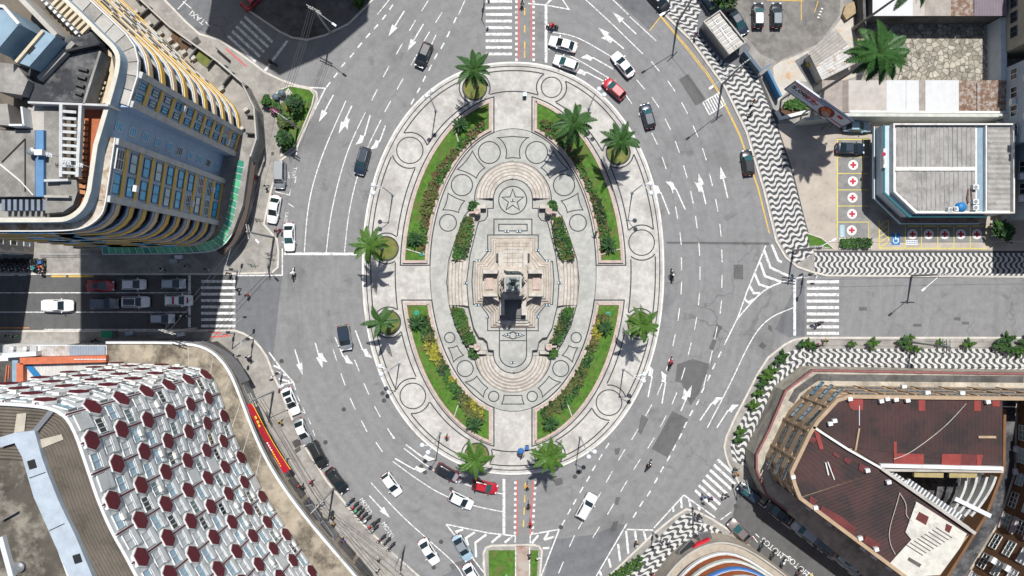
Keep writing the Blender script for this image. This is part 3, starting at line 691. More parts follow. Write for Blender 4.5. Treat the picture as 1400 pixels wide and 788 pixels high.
palm(653, 120, 8.2, 'palm', 'dark leafy palm on the plaza rim next to the cycle crossing and zebra', n=18, lean=(-.2, .2))
palm(778, 186, 7.8, 'palm', 'large palm growing inside the garden bed with reddish soil', n=20, spread=1.12)
palm(838, 207, 7.6, 'palm', 'palm in a round planter beside the bed of reddish soil', n=17)
palm(523, 341, 8.6, 'palm_light', 'bright feathery palm in a round planter near the white stop line', n=14, lean=(-.3, 0))
palm(533, 438, 6.2, 'palm', 'short dark palm leaning in a round planter across from the small two-tone car', n=11, lean=(-.2, 0), spread=.92)
palm(866, 440, 8.0, 'palm_light', 'yellow-green palm in a round planter on the rim facing the dashed lanes', n=13, lean=(.0, -.1))
palm(653, 612, 8.2, 'palm_light', 'light green palm overhanging the red car at the plaza rim', n=14)
palm(748, 608, 8.0, 'palm_light', 'bushy light green palm beside the cyclists crossing', n=18)
PG = 'round tree pits on the plaza rim'
for n in nodes[:7]:
    lb = {649: 'of the palm by the zebra crossing', 845: 'beside the reddish soil bed', 528.5: 'facing the white stop line', 531.5: 'under the short leaning palm', 652: 'of the palm overhanging the red car', 752: 'of the palm beside the cyclists', 874.5: 'facing the dashed lanes'}[n[0]]
    x, y = P(n[0], n[1]); pr = thing('tree_pit', 'round grass tree pit ' + lb, 'tree pit', x, y, ZP, PG)
    R = 15.2 * S
    MB().lathe(x, y, [(R, ZP + .002), (R, ZP + .07), (.1, ZP + .075)], 32).build('grass', mat('dry_grass', (.17, .17, .05), .95, .35, 2, bump=.4, bscale=20, col2=(.08, .12, .03), amt2=.5, scale2=1), pr)
    MB().wall([(x + (R + .12) * cos(2 * pi * k / 36), y + (R + .12) * sin(2 * pi * k / 36)) for k in range(36)], .2, ZP, ZP + .11, True).build('stone_ring', BLK, pr)
for i, (px, py, lb) in enumerate(((630, 173, 'near the palm by the zebra'), (568, 328, 'at the lower end of the lawn bed'), (571, 441, 'beside a green hatch plate'), (648, 578, 'in the corner of the croton bed near the overhanging palm'),
                    (752, 578, 'in the corner of the rust shrub bed'), (826, 447, 'just below a green round cover'), (831, 336, 'at the lower end of the reddish soil bed'))):
    x, y = P(px, py); t = thing('cycad', 'round dark green cycad ' + lb, 'cycad', x, y, ZP + .25)
    MB().tube([(x, y, ZP + .2), (x, y, ZP + .95)], [.22, .18], 8).build('trunk', MATS['palm_trunk'], t)
    rosette(t, 'cycad', .62, 26, spread=1.15)
for px, py, lb in ((577, 347, 'green round hatch cover on the lawn beside a cycad'), (570, 428, 'green round hatch cover at the top of the croton bed'), (831, 430, 'green round hatch cover at the top of the rust shrub bed')):
    x, y = P(px, py); tag(MB().lathe(x, y, [(.45, ZP + .26), (.43, ZP + .34), (.3, ZP + .37), (.05, ZP + .36)], 18).build('hatch_cover', mat('green_plate', (.02, .22, .15), .5, .1, 2), loc=(x, y, ZP + .25)), lb, 'hatch cover')

# ---- inner walk ornaments
def mir(pts): return [(1402.6 - x, y) for x, y in pts]
def cq(c):  # concave quad outline
    out = []; cx = sum(p[0] for p in c) / 4; cy = sum(p[1] for p in c) / 4
    for i in range(4):
        a, b = c[i], c[(i + 1) % 4]; m = lerp(a, b, .5); k = .16
        m = (m[0] + (cx - m[0]) * k * 1.6, m[1] + (cy - m[1]) * k * 1.6)
        for j in range(8):
            t = j / 8; out.append(((1 - t) ** 2 * a[0] + 2 * t * (1 - t) * m[0] + t * t * b[0], (1 - t) ** 2 * a[1] + 2 * t * (1 - t) * m[1] + t * t * b[1]))
    return out
ml(sup(113.5, 193, 2, 701.5, 369.5, 160, 0, 2 * pi), .1, True)
for cx, cy, r in ((669, 209, 15), (631.6, 253.5, 14.5), (612.6, 305, 11.5), (615, 461.7, 7), (636, 504, 11), (675, 542, 7)):
    ml(circ(cx, cy, r), .17, True); ml(circ(1402.6 - cx, cy, r), .17, True)
for q in ([(646, 207), (663, 230), (651.4, 244), (625.5, 232)], [(612.6, 264.6), (635.4, 275), (627, 291), (605.7, 287.5)], [(625, 472.6), (634, 486), (620, 495), (613, 475.7)], [(652, 514.5), (667, 530.5), (661, 543), (636, 522.6)]):
    ml(cq(q), .16, True); ml(mir(cq(q)), .16, True)
ml([(689, 540.7), (713.4, 540.7), (714, 546), (716.5, 552.5), (686, 552.5), (688.5, 546)], .16, True)
ml([(679, 189), (701, 187), (724, 189)], .16); ml([(691, 217), (701, 216), (712, 217)], .16)
for s in (0, 1):
    p = circ(669, 209, 23.5, 30, -1.05, .35); ml(mir(p) if s else p, .16)

# ---- central raised terrace
CXM = 701.3
def sym(half): return half + [(2 * CXM - x, y) for x, y in half[::-1]]
top_l = [(676.0 - 25 * 0, 273)]
inner_half = [(CXM - 26.5 * sin(a), 273 - 26.5 * cos(a)) for a in [k * pi / 24 for k in range(0, 13)]] + [(674.8, 286), (667, 286), (667, 296), (663, 302), (655, 304), (653, 310), (643, 350), (638.5, 385), (641, 418), (648, 448), (655, 461), (661, 462), (666, 467), (668, 478), (674.8, 479)] + \
             [(CXM - 26.5 * cos(a), 483 + 26.5 * sin(a)) for a in [k * pi / 24 for k in range(0, 13)]]
outer_half = [(CXM - 52.5 * sin(a), 274 - 52.5 * cos(a)) for a in [k * pi / 24 for k in range(0, 13)]] + [(648, 284), (641, 288), (635, 296), (631, 305), (624, 325), (614, 355), (611, 386), (614, 416), (622, 445), (633, 468), (641, 481), (649, 490)] + \
             [(CXM - 52.5 * cos(a), 484 + 51.5 * sin(a)) for a in [k * pi / 24 for k in range(1, 13)]]
ter = thing('terrace', 'raised stone terrace with star mosaic and curved steps at plaza centre', 'terrace', *P(CXM, 388), ZP)
ZT = ZP + .75
NST = 5
def steps_ring(cy, sgn):
    for i in range(NST):
        r0 = 50.5 - i * 4.6
        aa = [k * pi / 40 for k in range(41)]
        arc = [(CXM - r0 * cos(a), cy - sgn * r0 * sin(a)) for a in aa]
        inn = [(CXM - 20 * cos(a), cy - sgn * 20 * sin(a)) for a in aa]
        MB().prism(PP(arc + inn[::-1]), ZP - .02, ZP + .15 * (i + 1) - (.006 if i == NST - 1 else 0)).build('step', STONEP, ter)
        MB().ribbon(PP([(CXM - (r0 - .9) * cos(a), cy - sgn * (r0 - .9) * sin(a)) for a in aa]), .09, ZP + .15 * (i + 1) + .004).build('step_nosing', PINKD, ter)
steps_ring(272, 1); steps_ring(486, -1)
for sx in (-1, 1):
    for i in range(NST):
        x0 = 612.5 + i * 4.6
        p = [(x0 + 1.5 * ((y - 388) / 30) ** 2, y) for y in range(357, 420, 6)]
        q = [(643, 357), (643, 419)]
        pts = p + q[::-1]
        MB().prism(PP(pts if sx < 0 else mir(pts)), ZP - .02, ZP + .15 * (i + 1) - (.006 if i == NST - 1 else 0)).build('step', STONEP, ter)
        nz_ = [(x + .9, y) for x, y in p]; MB().ribbon(PP(nz_ if sx < 0 else mir(nz_)), .09, ZP + .15 * (i + 1) + .004).build('step_nosing', PINKD, ter)
MB().prism(PP(sym(inner_half)), ZP - .02, ZT).build('floor', PLAZAI, ter)
ml(sym(inner_half), .16, True, ZT + .003, ter); ml(sym(outer_half), .17, True, ZP + .006)
# planters along the flanks
for i, (pts, lb) in enumerate((([(637, 297), (648, 300), (643, 330), (634, 357), (619, 354), (626, 326)], 'long flower planter on the star side of the terrace, by the urn, croton side'),
                  ([(619, 421), (634, 423), (641, 447), (650, 466), (638, 470), (627, 446)], 'long flower planter on the terrace flank'))):
    for sx in (-1, 1):
        pl = pts if sx < 0 else mir(pts)
        c = P(sum(p[0] for p in pl) / 6, sum(p[1] for p in pl) / 6)
        t = thing('flower_planter', ('narrow stone planter of mixed green shrubs beside the terrace steps, star end' if i == 0 else 'narrow stone planter of mixed green shrubs beside the terrace steps, far end from star'), 'planter', *c, ZP, 'planters flanking the terrace, ' + ('star end' if i == 0 else 'plain end'))
        MB().wall(PP(pl), .3, ZP - .02, ZT + .1, True).build('stone_border', PINK, t)
        MB().sheet(PP(pl), ZT - .05).build('soil', SOIL, t)
        xs = [p[0] for p in pl]; ys = [p[1] for p in pl]; pp = []
        while len(pp) < 330:
            p = (random.uniform(min(xs), max(xs)), random.uniform(min(ys), max(ys)))
            if pt_in(p, pl): pp.append(p)
        tag(leafstuff('planter_plants', pp, (.35, .5), [1, 1, 0, 4, 1], t, ZT - .05, .7), kind='stuff')
        # corner pedestal with urn and a clipped bush
        py = 291 if i == 0 else 474; px = 653 if sx < 0 else 749.6; s = -1 if i == 0 else 1
        x, y = P(px, py); u = thing('urn_pedestal', 'pale stone urn on a corner pedestal with low wall' + (' by the star' if i == 0 else ' by the rounded plain floor'), 'urn', x, y, ZP, 'urn pedestals, ' + ('star end' if i == 0 else 'plain end'))
        MB().box(x, y, ZP + .6, 1.0, 1.0, 1.2).build('pedestal', STONEP, u)
        MB().lathe(x, y, [(.25, ZP + 1.2), (.18, ZP + 1.35), (.42, ZP + 1.7), (.5, ZP + 1.95), (.4, ZP + 2.0), (.3, ZP + 1.9)], 16).build('urn', PINK, u, True)
        wx = px - sx * 2
        MB().wall(PP([(px, py - s * 2), (wx, py + s * 7), (px - sx * 12, py + s * 7)]), .55, ZP, ZP + 1.3).build('low_wall', STONEP, u)
        MB().wall(PP([(px, py), (px + sx * 11, py - s * 1)]), .3, ZP, ZP + 1.15).build('low_wall', PINK, u)
        x, y = P(px + sx * 5, py + s * 8); bb = []
        for k in range(150):
            a = random.uniform(0, 2 * pi); r = 6 * sqrt(random.random()); bb.append((px + sx * 5 + r * cos(a), py + s * 8 + r * sin(a)))
        st = thing('clipped_bush', 'clipped green bush tucked behind corner urn' + (' by the star' if i == 0 else ' by the rounded plain floor'), 'bush', x, y, ZP, 'clipped bushes, ' + ('star end' if i == 0 else 'plain end'))
        tag(leafstuff('foliage', bb, (.35, .45), [1, 0, 1], st, ZP + .1, 1.0, 6), kind='stuff')
# star, panels
star = [(701 + (15.5 if k % 2 == 0 else 6.2) * sin(k * pi / 5), 275.5 - (15.5 if k % 2 == 0 else 6.2) * cos(k * pi / 5)) for k in range(10)]
ml(star, .17, True, ZT + .004, ter); ml(circ(701, 275, 19), .17, True, ZT + .004, ter)
ml([(675.5, 300.5), (727, 300.5), (727, 322), (675.5, 322)], .17, True, ZT + .004, ter); ml([(682, 307.5), (720.5, 307.5), (720.5, 316.5), (682, 316.5)], .17, True, ZT + .0045, ter)
ml([(683, 448)] + [(CXM - 18.5 * cos(a), 483 + 18.5 * sin(a)) for a in [k * pi / 20 for k in range(21)]] + [(719.6, 448)], .17, False, ZT + .004, ter)
ml([(683, 452), (719.6, 452)], .15, False, ZT + .0046, ter); ml([(683, 465.5), (719.6, 465.5)], .15, False, ZT + .0047, ter)
ml([(687, 458.5), (701, 453.5), (717, 458.5), (701, 463.5)], .14, True, ZT + .0044, ter); ml(circ(701.2, 458.5, 4.5), .14, True, ZT + .0049, ter)
mon_line = [(667, 322), (735.6, 322), (735.6, 345), (746, 358), (755, 358), (757, 385), (755, 416.5), (746, 416.5), (735.6, 430), (735.6, 452), (719.6, 452)]
ml(mon_line, .16, False, ZT + .005, ter); ml([(2 * CXM - x, y) for x, y in mon_line], .16, False, ZT + .0052, ter)
for cx, cy in ((637, 387), (765, 387), (667.5, 343), (734.5, 343), (654, 357), (749, 357), (653, 417), (749, 417), (668, 433), (734, 433), (701, 275), (693, 317), (709, 317), (701, 495), (694, 457), (709, 457)):
    x, y = P(cx, cy); tag(MB().box(x, y, ZT + .06, .75, .36, .12).box(x - .22, y, ZT + .13, .22, .26, .05, 0, 1).box(x + .22, y, ZT + .13, .22, .26, .05, 0, 1).build('floor_light', [DARK, mat('lamp_lens', (.45, .55, .62), .2, 0)], loc=(x, y, ZT)), 'small dark floodlight box with two lenses set into terrace floor', 'floodlight', 'floodlights in the terrace floor')

# ---- monument
mon = thing('monument', 'stepped limestone monument crowned by bronze figures at the plaza centre', 'monument', *P(CXM, 388), ZT)
def mpoly(pts, z0, z1, name='plinth', m=STONE): return MB().prism(PP(pts), z0, z1).build(name, m, mon)
def rect(x0, y0, x1, y1): return [(x0, y0), (x1, y0), (x1, y1), (x0, y1)]
def msym(half): return half + [(2 * CXM - x, y) for x, y in half[::-1]]
base = lambda d: msym([(CXM - 1, 326 + d), (671 + d, 326 + d), (671 + d, 346 + d * .5), (659 + d, 358 + d), (650 + d, 358 + d), (649 + d, 387), (650 + d, 415 - d), (659 + d, 415 - d), (671 + d, 428 - d * .5), (671 + d, 447 - d), (CXM - 1, 447 - d)])
for i in range(4):
    mpoly(base(i * 3.3), ZT - .02, ZT + .3 * (i + 1), 'step', STONEP if i % 2 else STONE)
    MB().ribbon(PP(base(i * 3.3 + .7)), .07, ZT + .3 * (i + 1) + .004, True).build('joint', PINKD, mon)
z = ZT + 1.2
mpoly(rect(678, 330, 724.5, 366), z - .9, z + .25, 'stair_block'); mpoly(rect(688, 340, 714.5, 372), z, z + 1.0, 'stair_block', STONEP)
for sx in (-1, 1):
    f = lambda p: p if sx < 0 else [(2 * CXM - a, b) for a, b in p]
    mpoly(f(rect(682, 345, 688, 372)), z, z + 1.7, 'pier', STONEP)
    mpoly(f(rect(663, 373, 681, 402)), z - .2, z + .7, 'wing'); mpoly(f(rect(662, 370, 681, 375)), z, z + 2.4, 'wing_wall', STONEP); mpoly(f(rect(662, 401, 681, 405)), z, z + 2.4, 'wing_wall', STONEP)
    mpoly(f(rect(665, 380, 675, 396)), z + .7, z + 1.0, 'slab', PINK)
    mpoly(f(rect(684, 408, 690, 430)), z, z + 1.7, 'pier', STONEP)
    mpoly(f([(683, 364), (676, 368), (673, 374), (681, 374)]), z, z + 1.9, 'buttress'); mpoly(f([(683, 412), (676, 408), (673, 402), (681, 402)]), z, z + 1.9, 'buttress')
    mpoly(f(rect(679, 348, 682.5, 358)), z, z + .9, 'niche', CONCD)
for y_ in (334, 338.5, 343, 348, 354, 360): MB().ribbon(PP([(679, y_), (723.5, y_)] if y_ < 340 else [(689, y_), (713.6, y_)]), .06, (z + .254) if y_ < 340 else (z + 1.004)).build('joint', PINKD, mon)
for x_ in (683, 692, 701, 710, 719): MB().ribbon(PP([(x_, 331), (x_, 339.5)]), .05, z + .2545).build('joint', PINKD, mon)
for x_ in (694, 701, 708): MB().ribbon(PP([(x_, 341), (x_, 366)]), .05, z + 1.0045).build('joint', PINKD, mon)
DKSTONE = mat('dark_stone', (.14, .14, .14), .6, .2, 1)  # darker grey for the south slab and upper steps
mpoly(rect(690, 408, 712.6, 431), z, z + .55, 'slab', DKSTONE)
for i in range(4): mpoly(rect(686 - i * 2.2, 431, 716.6 + i * 2.2, 434 + i * 3.6), z - .9, z + .35 - i * .3, 'step', DKSTONE if i < 2 else STONEP)
def rr(x0, y0, x1, y1, r):
    o = []
    for cx, cy, a0 in ((x1 - r, y1 - r, 0), (x0 + r, y1 - r, pi / 2), (x0 + r, y0 + r, pi), (x1 - r, y0 + r, 3 * pi / 2)):
        for k in range(6): a = a0 + k * pi / 10; o.append((cx + r * cos(a), cy + r * sin(a)))
    return o
mpoly(rr(682, 367, 720.6, 409, 9), z, z + 2.6, 'pedestal'); mpoly(rr(684.5, 369.5, 718, 406.5, 8), z + 2.6, z + 3.1, 'cornice', STONEP); mpoly(rr(686.5, 372, 716, 404, 6), z + 3.1, z + 5.2, 'pedestal')
mpoly(rect(692, 379, 710.4, 397.5), z + 5.2, z + 10.5, 'column'); mpoly(rect(690.8, 378, 711.6, 398.7), z + 10.5, z + 11.0, 'cornice', STONEP)
mpoly(rect(692.5, 380, 710, 397), z + 11.0, z + 11.4, 'slab', mat('patina_slab', (.23, .26, .25), .6, .25, 2))
# bronze figures grown with a skin surface
def skin_fig(name, edges_pts, radii, edges, m, parent=None):
    me = bpy.data.meshes.new(name); me.from_pydata(edges_pts, edges, []); o = bpy.data.objects.new(name, me); C.objects.link(o)
    o.modifiers.new('skin', 'SKIN'); 
    for v, r in zip(me.skin_vertices[0].data, radii): v.radius = (r, r)
    me.skin_vertices[0].data[0].use_root = True
    sb = o.modifiers.new('sub', 'SUBSURF'); sb.levels = 1; sb.render_levels = 1
    dg = bpy.context.evaluated_depsgraph_get(); nm = bpy.data.meshes.new_from_object(o.evaluated_get(dg)); bpy.data.objects.remove(o)
    nm.name = name; nm.materials.clear(); nm.materials.append(m)
    nm.polygons.foreach_set('use_smooth', [True] * len(nm.polygons)); return nm
HV = [(0, 0, .95), (0, 0, 1.15), (0, 0, 1.38), (0, 0, 1.52), (0, .03, 1.68), (-.2, 0, 1.40), (-.27, .02, 1.14), (-.25, .16, .92), (.2, 0, 1.40), (.27, .02, 1.14), (.25, .16, .92),
      (-.1, 0, .88), (-.11, .03, .48), (-.11, -.02, .08), (-.11, .14, .03), (.1, 0, .88), (.11, .03, .48), (.11, -.02, .08), (.11, .14, .03)]
HE = [(0, 1), (1, 2), (2, 3), (3, 4), (2, 5), (5, 6), (6, 7), (2, 8), (8, 9), (9, 10), (0, 11), (11, 12), (12, 13), (13, 14), (0, 15), (15, 16), (16, 17), (17, 18)]
HR = [.15, .14, .17, .065, .115, .075, .055, .04, .075, .055, .04, .095, .07, .05, .04, .095, .07, .05, .04]
seat = [list(v) for v in HV]
figure = skin_fig('bronze_figure', [(x * 1.3, y * 1.3, zz) for x, y, zz in HV], [r * 1.25 for r in HR], HE, BRONZE)
drape = skin_fig('bronze_group', [(0, 0, .3), (0, 0, .9), (0, .1, 1.4), (.1, .15, 1.75), (-.6, .1, .8), (-1.1, .3, .5), (.7, .2, .9), (1.3, .1, .5), (0, -.4, .4), (-1.6, .6, .3), (1.8, -.3, .35)], [.45, .4, .3, .17, .3, .2, .3, .2, .3, .1, .1], [(0, 1), (1, 2), (2, 3), (1, 4), (4, 5), (1, 6), (6, 7), (0, 8), (5, 9), (7, 10)], BRONZE)
def fig(me, px, py, z, sc, rz, name='bronze_figure'):
    o = bpy.data.objects.new(name, me); C.objects.link(o); x, y = P(px, py); o.parent = mon; o.location = Vector((x, y, z)) - mon.location; o.scale = (sc, sc, sc); o.rotation_euler = (0, 0, rz)
fig(figure, 701, 384, z + 11.4, 1.25, 0); fig(figure, 698, 392, z + 11.4, 1.15, 2.6); fig(figure, 705, 392, z + 11.4, 1.15, -2.5); fig(drape, 701, 388, z + 11.3, .55, .5, 'bronze_drapery')
fig(drape, 701, 375.5, z + 5.2, .85, 0, 'bronze_group'); fig(drape, 714, 388, z + 5.0, .55, 1.5, 'bronze_group'); fig(drape, 688, 388, z + 5.0, .55, -1.5, 'bronze_group')
for sx in (-1, 1):
    MB().tube([(*P(CXM + sx * 9, 378), z + 5.4), (*P(CXM + sx * 18, 386), z + 3.6)], [.1, .06], 6).build('bronze_staff', BRONZE, mon)
# ================================================================ buildings
PANE = {'dark': GLASSD, 'blue': GLASSB, 'sky': mat('pale_glass', (.33, .50, .60), .1, .15, .8, spec=.6), 'blind': mat('white_blind', (.60, .62, .63), .7, .08, 2), 'teal': mat('teal_glass', (.12, .2, .21), .1, .2, .8, spec=.6)}
FRW = mat('window_frame_white', (.62, .63, .62), .5, .05, 2); FRD = mat('window_frame_dark', (.08, .09, .1), .5, .05, 2)
WP = {}
def win_proto(w, h, style, fr, nx, nz):
    k = (round(w, 2), round(h, 2), style, fr.name, nx, nz)
    if k not in WP:
        mb = MB(); t = .08
        mb.box(0, .05, t / 2, w, .14, t); mb.box(0, .05, h - t / 2, w, .14, t)
        for i in range(nx + 1): mb.box(-w / 2 + t / 2 + (w - t) * i / nx, .05, h / 2, t, .13, h)
        for i in range(1, nz): mb.box(0, .05, h * i / nz, w, .12, t * .8)
        f = mb.build('window', fr); p = MB().box(0, .02, h / 2, w - .05, .05, h - .05).build('pane', PANE[style])
        WP[k] = (f.data, p.data); bpy.data.objects.remove(f); bpy.data.objects.remove(p)
    return WP[k]
def rootloc(o):
    v = Vector((0, 0, 0))
    while o is not None: v += o.location; o = o.parent
    return v
def window(par, x, y, z, out, w, h, style='dark', fr=None, nx=2, nz=2):
    f, p = win_proto(w, h, style, fr or FRW, nx, nz); o = bpy.data.objects.new('window', f); C.objects.link(o); o.parent = par
    o.location = Vector((x, y, z)) - rootloc(par); o.rotation_euler = (0, 0, out - pi / 2)
    q = bpy.data.objects.new('pane', p); C.objects.link(q); q.parent = o
    return o
def along(path, s):
    for a, b in zip(path, path[1:]):
        l = math.dist(a, b)
        if s <= l or b == path[-1]:
            t = s / l; p = lerp(a, b, t); ang = atan2(b[1] - a[1], b[0] - a[0]); return p, ang
        s -= l
def plen(path): return sum(math.dist(a, b) for a, b in zip(path, path[1:]))
def fbox(mb, path, s, z0, z1, w, out0, out1, mi=0, side=1):
    (x, y), a = along(path, s); n = a + pi / 2 * side; c = (out0 + out1) / 2
    mb.box(x + cos(n) * c, y + sin(n) * c, (z0 + z1) / 2, w, abs(out1 - out0), z1 - z0, a, mi); return mb

# ---------------- north-west tower: blue wings, ochre bands, rounded balcony corners
BLUEW = mat('blue_grey_plaster', (.33, .44, .59), .8, .1, .8, col2=(.27, .37, .50), amt2=.3, scale2=.4)
OCHRE = mat('ochre_tile', (.60, .40, .11), .75, .15, 1.5)
PEACH = mat('peach_plaster', (.58, .45, .29), .8, .15, .8)
LILAC = mat('lilac_plaster', (.50, .54, .64), .7, .1, 1)
GREYP = mat('grey_pilaster', (.46, .47, .46), .8, .12, 1, col2=(.36, .36, .35), amt2=.3, scale2=.8)
BRICKR = mat('terracotta_floor', (.36, .115, .05), .85, .2, 1.2)
nw = thing('apartment_tower', 'blue and ochre apartment tower with rounded balcony corners and roof terraces', 'building', *P(240, 240))
Z0, Z1, NF = 4.6, 36.0, 10; FH = (Z1 - Z0) / NF
An = PP(smooth([(-60, -175), (124, 0), (160, 33), (181, 53), (190, 72), (192, 98)], 2), Z1)
Aw = PP([(192, 98), (177, 146)], Z1); Mw = PP([(152, 143), (141, 190)], Z1 + 1); Bw = PP([(159, 189), (146, 276)], Z1)
As = PP(smooth([(146, 276), (141, 296), (118, 313), (88, 317), (0, 317), (-112, 317)], 2), Z1)
core = offset(An, -1.15) ; core_s = offset(As, -1.15)
foot = core[:-1] + Aw + Mw + Bw + core_s[1:] + [P(-112, -175, Z1)]
MB().prism(foot, 0, Z1 - .2).build('wall', BLUEW, nw)
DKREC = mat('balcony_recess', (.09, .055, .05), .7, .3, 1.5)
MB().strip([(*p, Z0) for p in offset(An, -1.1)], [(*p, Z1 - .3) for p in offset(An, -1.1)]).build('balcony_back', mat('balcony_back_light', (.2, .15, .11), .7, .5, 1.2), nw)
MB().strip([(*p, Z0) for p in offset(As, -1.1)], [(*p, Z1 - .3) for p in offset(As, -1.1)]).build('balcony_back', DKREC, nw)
for f in range(NF):
    z = Z0 + f * FH
    for pth, bm, mm in ((An, PEACH if f % 2 else OCHRE, WHITE), (As, OCHRE if f % 3 else PEACH, LILAC)):
        rp = resample(pth, 1.2)
        b = MB().wall(rp, 1.1, z, z + .18, side=-1).build('balcony', CONCL, nw)
        MB().wall(rp, .14, z + .01, z + 1.0, side=-1).build('parapet', bm, b)
        MB().wall(offset(rp, -.16), .1, z + .02, z + 1.25, side=-1).build('parapet_band', mm, b)
        MB().wall(offset(rp, -.28), .08, z + .03, z + 1.32, side=-1).build('rail', BLUEW if f % 2 else mat('blue_rail', (.10, .2, .38), .5, .1, 2), b)
for pth, nwn in ((Aw, 2), (Bw, 2)):
    L = plen(pth)
    for s in (0.35, L - .35): fbox(MB(), pth, s, 0, Z1, .7, -.1, .32).build('pilaster', GREYP, nw)
    for f in range(NF):
        z = Z0 + f * FH
        fbox(MB(), pth, L / 2, z + .1, z + .85, L - 1.4, -.05, .12).build('spandrel', OCHRE, nw)
        ww = (L - 1.6) / nwn
        for k in range(nwn):
            s = .8 + ww * (k + .5); (x, y), a = along(pth, s); st = random.choice(['blue', 'blue', 'blue', 'dark', 'sky'])
            window(nw, x, y, z + 1.05, a + pi / 2, ww - .45, 1.65, st, FRD if st != 'dark' else FRW, 2, 1 if st != 'dark' else 3)
            if random.random() < .08: fbox(MB(), pth, s, z + .95, z + 1.5, .75, .15, .6).build('air_conditioner', WHITE, nw)
L = plen(Mw)
for f in range(NF):
    z = Z0 + f * FH
    for s in (L * .5,):
        (x, y), a = along(Mw, s); window(nw, x, y, z + 1.1, a + pi / 2, 1.1, 1.5, random.choice(['blue', 'dark', 'blue']), FRW, 1, 3)
# white blinds and panels on the sunny side and south side
for i in range(60):
    s = random.uniform(8, plen(An) - 7); z = Z0 + random.randrange(NF) * FH + 1.3
    fbox(MB(), An, s, z, z + 1.3, random.uniform(1.2, 2.8), -.06, .05).build('blind', WHITE, nw)
for i in range(44):
    s = random.uniform(7, plen(As) - 4); z = Z0 + random.randrange(NF) * FH + .2
    fbox(MB(), As, s, z, z + 1.2, random.uniform(1.5, 3.4), -.06, .05).build('shutter', random.choice([GLASSB, GLASSB, WHITE, PEACH, LILAC]), nw)
# cornice ledges with slab joints, set-back top storey
inn = PP(smooth([(-90, -165), (94, 0), (140, 46), (163, 68), (166, 90), (150, 146)], 2), 37.6)
inw = PP([(150, 146), (134, 200), (125, 262)], 37.6); ins = PP(smooth([(125, 262), (117, 286), (95, 303), (70, 304), (0, 304), (-112, 304)], 2), 37.6)
led = resample(An + Aw[1:], 1.75)
inl = offset(led, -2.3)
for i in range(len(led) - 1):
    a, b, c, d = led[i], led[i + 1], inl[i + 1], inl[i]
    q = [lerp(a, b, .03), lerp(a, b, .97), lerp(d, c, .97), lerp(d, c, .03)]
    MB().prism(q, Z1 - .28, Z1 + .03).build('ledge_slab', CONCL if i % 3 else CONC, nw)
MB().wall(led, .14, Z1 - .3, Z1 + .22, side=-1).build('ledge_rim', WHITE, nw)
for pth in (Bw, As):
    MB().wall(pth, 1.55, Z1 - .3, Z1, side=-1).build('ledge', mat('stained_ledge', (.45, .40, .33), .85, .25, 1.2, col2=(.25, .14, .07), amt2=.45, scale2=.9), nw)
    MB().wall(pth, .12, Z1 - .3, Z1 + .2, side=-1).build('ledge_rim', WHITE, nw)
ring = inn + inw[1:] + ins[1:]
MB().wall(ring, .3, Z1 - .3, 37.6, side=-1).build('attic_wall', mat('attic_blue', (.26, .36, .45), .75, .12, .8), nw)
MB().wall(offset(ring, .02), .5, 37.6, 37.72, side=-1).build('coping', mat('cream_coping', (.52, .50, .43), .8, .12, 1), nw)
deck = offset(ring, -.3)
MB().sheet(deck + [P(-112, -165, 37.6)], 35.95).build('roof_deck', mat('roof_deck_brown', (.16, .135, .105), .9, .25, .6, col2=(.1, .085, .07), amt2=.5, scale2=.3), nw)
DZ = -1.9
def roofpoly(pts, z, m, name, z0=None):
    if z > 30: z += DZ
    return MB().prism(PP(pts, z), z0 if z0 is not None else 35.9, z).build(name, m, nw)
def bar(a, b, w, z0, z1, m, name):
    if z1 > 30: z0 += DZ; z1 += DZ
    return MB().wall([P(*a, z1), P(*b, z1)], w, z0, z1).build(name, m, nw)
CREAM = mat('cream_tile', (.52, .44, .31), .85, .15, 1)
roofpoly([(120, 42), (132, 50), (152, 70), (156, 95), (148, 140), (139, 142), (150, 100), (146, 82), (132, 70)], 38.1, CREAM, 'terrace_floor')
TARSHD = mat('tar_and_shade', (.035, .037, .042), .8, .45, .5, bump=.4, bscale=2, col2=(.13, .13, .13), amt2=.45, scale2=.35)  # tar roof colour, also used for the painted shade sheets by the courtyard
roofpoly([(30, 138), (40, 92), (78, 50), (110, 50), (125, 44), (136, 58), (137, 75), (128, 100), (112, 140)], 39.8, TARSHD, 'membrane_roof')
for k in range(8):
    cx, cy = 76 + 5.7 * k, 2 + 5.45 * k
    bar((cx - 5.2, cy + 5.2), (cx + 5.2, cy - 5.2), .32, 39.6, 40.0, CREAM, 'pergola_beam')
for k in range(9):
    x, y = P(63.7 + 5.7 * k, 3 + 5.6 * k, 37); MB().box(x, y, 36.7, .34, .34, 2.2, .7).build('post', WHITE, nw)
bar((52, -5), (109, 50), .16, 37.6, 39.4, WHITE, 'terrace_wall'); bar((20, -10), (76, 48), .5, 37.6, 41.2, CONCL, 'terrace_wall'); bar((88, 70), (133, 60), .25, 39.8, 40.6, DARK, 'gutter'); bar((52, 108), (100, 58), .5, 39.8, 40.5, CONC, 'roof_beam'); bar((108, 68), (130, 62), .2, 39.8, 40.4, DARK, 'gutter')
for k in range(5): bar((132.5 - 2.9 * k, 108 + 7.2 * k), (144.5 - 2.9 * k, 114 + 7.2 * k), .32, 38.0, 38.2, CREAM, 'sunlit_patch')  # cream bars painted as sunlit floor between the pergola shadows
bar((114, 142), (137, 70), .25, 37.6, 40.2, CONC, 'terrace_wall'); bar((38, 140), (148, 144), .22, 37.6, 40.2, GREYP, 'terrace_wall')
